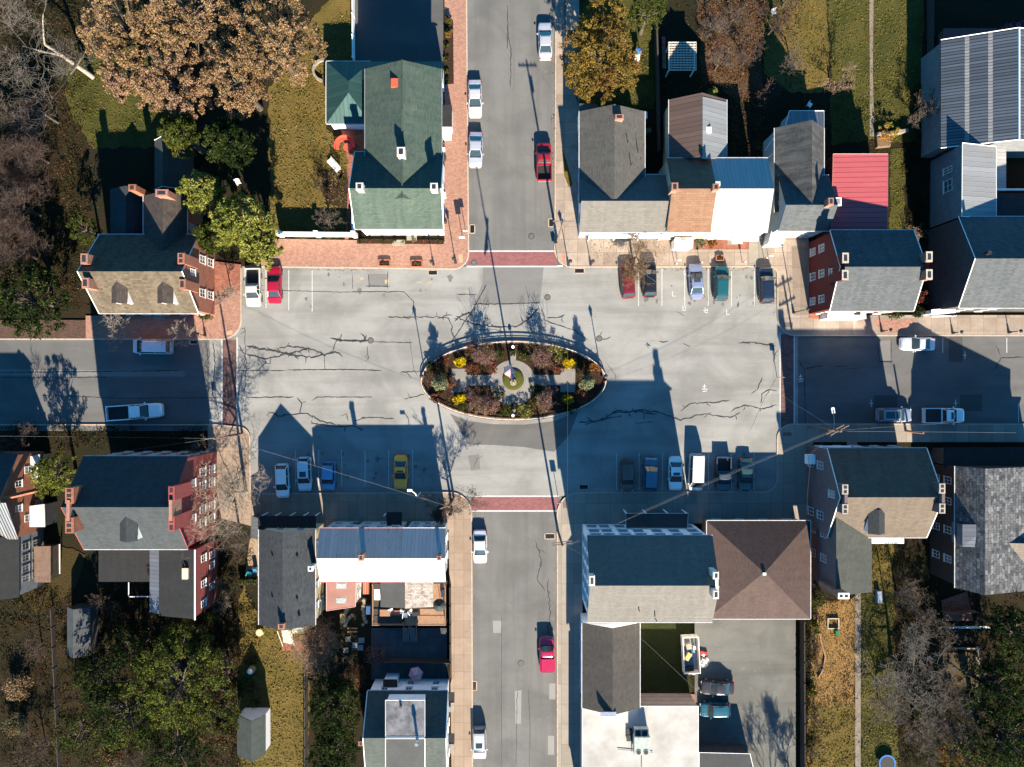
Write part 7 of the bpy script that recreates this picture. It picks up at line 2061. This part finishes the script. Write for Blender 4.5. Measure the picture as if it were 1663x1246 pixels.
# toy slide
c = P(1033, 98); t = thing('garden_slide', 'plastic garden slide, cream chute with teal and blue platform', 'slide', (c.x, c.y, 0), R(-8))
b = MB(); b.face([(-.3, -.9, .1), (.3, -.9, .1), (.3, .25, 1.15), (-.3, .25, 1.15)]); b.box((-.33, -.33, .55), (.06, 1.2, .12)); b.box((.33, -.33, .55), (.06, 1.2, .12)); b.build('chute', m_plain('cream_plastic', (.62, .55, .42), .4), t, True)
MB().box((0, .52, 1.0), (.62, .5, .16)).build('platform', m_plain('teal_plastic', (.02, .22, .28), .4), t, True)
MB().box((0, .86, 1.0), (.62, .2, .5)).build('rear_panel', m_plain('blue_plastic', (.02, .06, .2), .4), t, True)
b = MB(); b.tube([(.36, .9, 0), (.36, .9, 1.7), (.36, .1, 1.5)], .05, 6); b.tube([(-.36, .9, 0), (-.36, .9, 1.7), (-.36, .3, 1.5)], .05, 6); b.build('rails', m_plain('pink_plastic', (.45, .12, .12), .4), t, True)
# red curved bench and round table
c = P(562, 240); RED = m_plain('red_paint', (.5, .06, .04), .5)
t = thing('curved_bench', 'red curved bench wrapped around the red round table', 'bench', (c.x, c.y, 0))
def ringpart(r0, r1, a0, a1, z0, z1):
    b = MB(); n = 18
    for i in range(n):
        a, e = R(a0 + (a1 - a0) * i / n), R(a0 + (a1 - a0) * (i + 1) / n)
        q = lambda r, th, z: (c.x + r * math.cos(th), c.y + r * math.sin(th), z)
        b.face([q(r0, a, z1), q(r1, a, z1), q(r1, e, z1), q(r0, e, z1)]); b.face([q(r1, a, z0), q(r1, e, z0), q(r1, e, z1), q(r1, a, z1)]); b.face([q(r0, a, z0), q(r0, e, z0), q(r0, e, z1), q(r0, a, z1)])
    return b
ringpart(.85, 1.28, -5, 200, .35, .48).build('seat', RED, t); ringpart(1.28, 1.38, -5, 200, .3, .95).build('backrest', RED, t)
for a in (0, 65, 130, 195): MB().box((c.x + 1.05 * math.cos(R(a)), c.y + 1.05 * math.sin(R(a)), .1), (.12, .12, .26)).build('leg', RED, t)
t = thing('round_table', 'red round table in the middle of the curved bench', 'table', (c.x, c.y, 0))
c2 = P(566, 242); MB().disc((c2.x, c2.y), .53, .53, .70, .76, 24).build('table_top', RED, t); MB().disc((c2.x, c2.y), .12, .08, .02, .7, 10).build('pedestal', DARK, t)
c = P(543, 270); t = thing('garden_bench', 'weathered white slatted garden bench tilted beside the path', 'bench', (c.x, c.y, 0), R(-48))
b = MB()
for i in range(5): b.box((0, -.28 + i * .14, .43), (1.9, .11, .04))
b.build('seat', WHITE, t, True)
b = MB()
for i in range(4): b.box((0, .36 + i * .05, .52 + i * .12), (1.9, .03, .1))
b.build('backrest', m_plain('greyed_white', (.42, .41, .37)), t, True)
for x in (-.8, .8):
    for y in (-.25, .3): MB().box((x, y, 0), (.07, .07, .44)).build('leg', WHITE, t, True)

# garden umbrella
c = P(675, 1095.5, 2.2); t = thing('garden_umbrella', 'dusty pink six sided parasol in the shaded yard', 'umbrella', (c.x, c.y, 0))
MB().tube([(c.x, c.y, 0), (c.x, c.y, 2.5)], .03, 6).build('pole', GREYM, t)
b = MB()
for k in range(6):
    a, e = R(60 * k + 12), R(60 * k + 72)
    b.face([(c.x + .95 * math.cos(a), c.y + .95 * math.sin(a), 2.0), (c.x + .95 * math.cos(e), c.y + .95 * math.sin(e), 2.0), (c.x, c.y, 2.5)])
b.build('canopy', m_plain('dusty_pink_cloth', (.40, .22, .25), .8), t)
# trailer with junk, rubbish heap
c = P(1118, 1057); t = thing('junk_trailer', 'white open trailer beside the shaded lawn in the rear lot', 'trailer', (c.x, c.y, 0), R(3))
b = MB(); b.box((0, 0, .6), (2.0, 4.6, .1)); b.build('trailer_floor', GREYM, t, True)
b = MB()
for x in (-1.0, 1.0): b.box((x, 0, .62), (.09, 4.7, 1.25))
for y in (-2.3, 2.3): b.box((0, y, .62), (1.9, .09, 1.25))
b.build('side_boards', m_plain('white_board', (.55, .52, .46)), t, True)
for s_ in (-1, 1):
    b = MB(); b.tube([(s_ * .95, -.1, .35), (s_ * 1.15, -.1, .35)], .34, 14, smooth=False); b.build('wheel', BLACK, t, True)
b = MB(); b.tube([(0, 2.3, .6), (0, 3.2, .5)], .06, 6); b.build('hitch', DARK, t, True)
def item(name, label, cat, x, y, z, size, mat, rz=0.0, taper=(1, 1)):
    p = P(x, y, z); m = MB().box((p.x, p.y, z), size, rz, top=taper)
    return tag(m.build(name, mat), label, cat)
item('cardboard_box', 'beige box at the front of the junk trailer', 'box', 1117, 1048, .72, (.7, .7, .7), m_plain('beige_card', (.3, .24, .17)), .2, (.92, .95))
item('cardboard_box', 'orange yellow folded board in the junk trailer', 'board', 1117, 1066, 1.0, (.75, 1.1, .25), m_plain('orange_card', (.55, .3, .09)), -.5, (.7, .9))
item('blue_tarpaulin', 'blue tarpaulin under the orange board in the trailer', 'tarpaulin', 1117, 1067, .72, (1.4, 2.0, .22), m_plain('blue_tarp', (.02, .09, .17)), 0, (.8, .9))
item('black_bag', 'black bag in the rear half of the junk trailer', 'bag', 1118, 1089, .72, (1.5, 1.3, .5), BLACK, .1, (.7, .7))
item('white_bucket', 'small white bucket on the trailer, front', 'bucket', 1126, 1050, .75, (.3, .3, .65), WHITE, 0, (1.15, 1.15))
item('white_bucket', 'small white bucket on the trailer, rear corner', 'bucket', 1125, 1091, .75, (.28, .28, .65), WHITE, 0, (1.15, 1.15))
g2 = random.Random(3)
for i in range(9):
    x, y = 1138 + g2.uniform(0, 12), 1062 + g2.uniform(0, 17)
    tag(item('white_bag', 'crumpled white rubbish bag in the heap beside the trailer', 'rubbish bag', x, y, 0, (.55, .5, .4), WHITE, g2.uniform(0, 3), (.55, .5)), group='white rubbish bags beside the trailer')
item('red_crate', 'flat red crate at the top of the rubbish heap', 'crate', 1142, 1060, 0, (.95, .5, .35), m_plain('red_crate_paint', (.4, .02, .02)), -.2, (.95, .9))
# trampoline
c = P(1437, 1236); t = thing('round_trampoline', 'blue rimmed round trampoline at the bottom of the lawn', 'trampoline', (c.x, c.y, 0))
b = MB()
for k in range(28):
    a, e = 2 * math.pi * k / 28, 2 * math.pi * (k + 1) / 28
    q = lambda r, th, z: (c.x + r * math.cos(th), c.y + r * math.sin(th), z)
    b.face([q(.92, a, .72), q(1.1, a, .72), q(1.1, e, .72), q(.92, e, .72)]); b.face([q(1.1, a, .62), q(1.1, e, .62), q(1.1, e, .72), q(1.1, a, .72)])
b.build('rim_pad', m_plain('blue_pad', (.015, .10, .30), .5), t); MB().disc((c.x, c.y), .93, .93, .66, .68, 28).build('mat', BLACK, t)
for k in range(4): MB().tube([(c.x + math.cos(k * 1.57) * 1.0, c.y + math.sin(k * 1.57) * 1.0, 0), (c.x + math.cos(k * 1.57) * 1.0, c.y + math.sin(k * 1.57) * 1.0, .64)], .04, 6).build('leg', GREYM, t)


def chair(px, py, z, rz, label, mat, group, cat='chair'):
    c = P(px, py, z); t = thing('garden_chair', label, cat, (c.x, c.y, z), rz, group)
    MB().box((0, 0, .40), (.55, .55, .06)).build('seat', mat, t, True); MB().box((0, .28, .46), (.55, .06, .5)).build('backrest', mat, t, True)
    for x in (-.24, .24):
        for y in (-.24, .24): MB().box((x, y, 0), (.05, .05, .4)).build('leg', mat, t, True)


GC2 = 'white chairs on the timber decks'
for i, (x, y, r_) in enumerate(((636, 990, .4), (653, 992, -.5), (659, 998, 1.5), (668, 992, 2.2))):
    chair(x, y, 1.6, r_, 'white chair on the deck, ' + ('alone under the lean-to edge', 'left beside the stairs', 'between the two stairs', 'right of the stairs')[i], WHITE, GC2)
c = P(625, 996, 2.4); t = thing('deck_table', 'terracotta coloured table on the dark deck', 'table', (c.x, c.y, 1.6)); MB().box((c.x, c.y, 2.3), (1.3, .85, .06)).build('table_top', WOOD, t); MB().box((c.x, c.y, 1.6), (.3, .3, .7)).build('pedestal', WOOD_D, t)
c = P(642, 996, 2.2); t = thing('deck_bench', 'reddish bench on the dark deck beside the table', 'bench', (c.x, c.y, 1.6)); MB().box((c.x, c.y, 2.0), (1.2, .6, .07)).build('seat', REDBRICK2, t); MB().box((c.x, c.y, 1.6), (1.0, .1, .4)).build('leg', WOOD_D, t)
c = P(714, 982, 3); t = thing('deck_umbrella', 'dark green closed-in parasol on the sunny deck', 'umbrella', (c.x, c.y, 1.6)); MB().tube([(c.x, c.y, 1.6), (c.x, c.y, 3.9)], .03, 6).build('pole', GREYM, t); MB().disc((c.x, c.y), .85, .06, 3.3, 3.85, 10).build('canopy', m_plain('dark_green_cloth', (.02, .026, .024), .8), t)
item('grill', 'dark covered grill against the deck stairs', 'grill', 676, 994, 1.6, (.95, .7, 1.0), DARK, .05, (.8, .7))
item('deck_cooler', 'blue-black cooler box at the deck rail', 'cooler', 719, 962, 1.6, (.4, 1.0, .55), m_plain('navy_plastic', (.015, .03, .06), .4), 0, (.95, .95))
for i, (x, y) in enumerate(((587, 1040), (577, 1048), (585, 1052), (565, 1038), (562, 1056))):
    p = P(x, y); t = thing('stepping_stone' if i < 3 else 'paved_pad', ('bluish paving slab in the shaded yard, top', 'bluish paving slab, lower left', 'bluish paving slab, lower right', 'grey square pad above the frame bed', 'square framed bed in the shaded yard')[i], 'paving slab', (p.x, p.y, 0))
    MB().box((p.x, p.y, 0), (.75, .7, .06) if i < 3 else (.65, .65, .08)).build('slab', m_plain('bluish_stone_%d' % i, (.14, .16, .19) if i < 3 else (.17, .16, .14)), t)
g2 = random.Random(8)
for i in range(18):
    x, y = (566 + g2.uniform(-6, 6), 990 + i * 3.2) if i < 9 else (592 + g2.uniform(-3, 3), 975 + (i - 9) * 5)
    p = P(x, y); s_ = g2.uniform(.22, .36)
    tag(MB().disc((p.x, p.y), s_, s_ * .6, 0, s_ * .7, 8).build('garden_stone', STONE), 'pale round stone edging the narrow yard behind the red addition', 'stone', 'round stones edging the narrow yard')
item('red_awning', 'striped orange-red awning between red addition and deck', 'awning', 594.5, 954, 2.4, (.75, 1.7, .1), m_metal('orange_stripe', (.42, .13, .08), .25, .3, .8, 0, seamdark=.5, width=.4), 0)
item('blue_bin', 'blue bin by the dark deck corner', 'bin', 600, 988, 0, (.5, 1.0, 1.0), m_plain('blue_bin_paint', (.03, .07, .16), .4), 0, (1.05, 1.05))
item('wood_stack', 'yellowish stacked timber beside the red addition', 'timber stack', 558, 1003, 0, (.7, 1.2, .6), m_plain('yellow_timber', (.3, .2, .09)), 0, (.95, .97))
b = MB()
for y in (1020, 1025.5): b.box((P(573, y).x, P(573, y).y, .1), (1.3, .16, .12))
tag(b.build('timber_step', WOOD), 'two pale timber edging steps in the narrow yard', 'step')
item('white_bin', 'white bin at the foot of the grey row house wall', 'bin', 1046, 191, 0, (.45, .8, 1.0), WHITE, 0, (1.06, 1.06))
item('green_bin', 'green box beside the white frame on the leafy lawn', 'box', 1357, 1026, 0, (.45, .55, .6), m_plain('green_plastic', (.01, .12, .04), .4), 0, (.95, .95))
p = P(1352, 1012); t = thing('lawn_frame', 'small white square frame lying on the leafy lawn', 'frame', (p.x, p.y, 0)); b = MB()
for dx, dy, sx, sy in ((-.7, 0, .08, 1.3), (.7, 0, .08, 1.3), (0, .65, 1.5, .08), (0, -.65, 1.5, .08)): b.box((p.x + dx, p.y + dy, 0), (sx, sy, .3))
b.build('frame_boards', m_plain('pale_board', (.42, .36, .28)), t)
item('tool_box', 'pale blue garden cabinet beside the tan roofed house ell', 'cabinet', 1425, 968, 0, (.6, 1.6, .7), m_plain('pale_blue_steel', (.16, .2, .26), .5), .05, (.95, .95))
b = MB(); g = np.random.default_rng(77)
t = thing('box_hedge', 'green box hedge under the narrow gable house side garden', 'hedge', P(405, 943)); pts = np.stack([g.uniform(390, 419, 1500), g.uniform(938, 948, 1500)], 1)
leaf_mesh('foliage', np.array([[(x - CX) * S, -(y - CY) * S, g.uniform(.1, 1.0)] for x, y in pts]), .12, LV['green'], t, 78); MB().box((P(405, 943).x, P(405, 943).y, 0), (2.2, .6, .8)).build('stems', BARK, t)
yy = P(408, 905); t = thing('garden_bicycle', 'dark bicycle lying in the tan side garden', 'bicycle', (yy.x, yy.y, 0), R(75))
for x in (-.5, .5):
    b = MB(); b.tube([(x + .33 * math.cos(2 * math.pi * k / 16), .33 * math.sin(2 * math.pi * k / 16), .3) for k in range(17)], .03, 4, cap=False); b.build('wheel', BLACK, t, True)
b = MB(); b.tube([(-.5, 0, .33), (-.1, -.1, .33), (.4, .05, .35), (-.05, .35, .35), (-.5, 0, .33)], .025, 4); b.tube([(.5, 0, .33), (.4, .35, .38), (.3, .45, .4)], .025, 4); b.build('frame', DARK, t, True)
for i, (x, y, m_) in enumerate(((416, 925, (.03, .16, .3)), (407, 931, (.02, .2, .22)))):
    chair(x, y, 0, i * 1.2, ('bright blue garden chair in the side garden', 'teal garden chair near the box hedge')[i], m_plain('chair_blue_%d' % i, m_, .5), 'coloured chairs in the side garden')
yard('garden_path', [(406, 875), (421, 872), (421, 938), (398, 938)], m_noise('tan_gravel', (.26, .19, .12), (.18, .13, .085), 4))
p = P(423, 1026); MBs = MB().disc((p.x, p.y), .5, .46, 0, .5, 16); tag(MBs.build('tree_stump', m_plain('cut_wood', (.4, .3, .17))), 'pale round tree stump beside the narrow gable house', 'stump')

for i, (x, y, r_) in enumerate(((388, 297, .5), (402, 327, 2.0), (1255, 22, .3), (1313, 172, 1.0))):
    chair(x, y, 0, r_, ('white garden chair alone in the deep tree shade', 'white garden chair lower in the deep tree shade', 'white garden chair at the top of the olive lawn', 'white garden chair behind the grey row house')[i], WHITE, 'white chairs in the gardens')
item('garden_box', 'blue storage box in the yard behind the red brick house', 'box', 170, 933, 0, (.7, .5, .6), m_plain('dull_blue_plastic', (.05, .08, .13), .4), .2, (.96, .96))
item('garden_barrel', 'dark barrel standing behind the white metal roof', 'barrel', 1281, 232, 0, (.55, .55, .9), DARK, .4, (.9, .9))
item('compost_bin', 'dark green compost bin beside the garden wall', 'bin', 1052, 215, 0, (.7, .7, .9), m_plain('compost_green', (.02, .05, .025), .6), .1, (.85, .85))
item('garden_bucket', 'red bucket beside the pergola corner', 'bucket', 1077, 69, 0, (.4, .9, .4), m_plain('faded_red', (.3, .04, .05), .5), 0, (1.1, 1.0))
item('log_pile', 'pile of split logs behind the stone garden wall', 'log pile', 1432, 232, 0, (1.9, 1.4, .6), m_noise('split_log', (.16, .10, .055), (.06, .04, .025), 5), .1, (.9, .85))
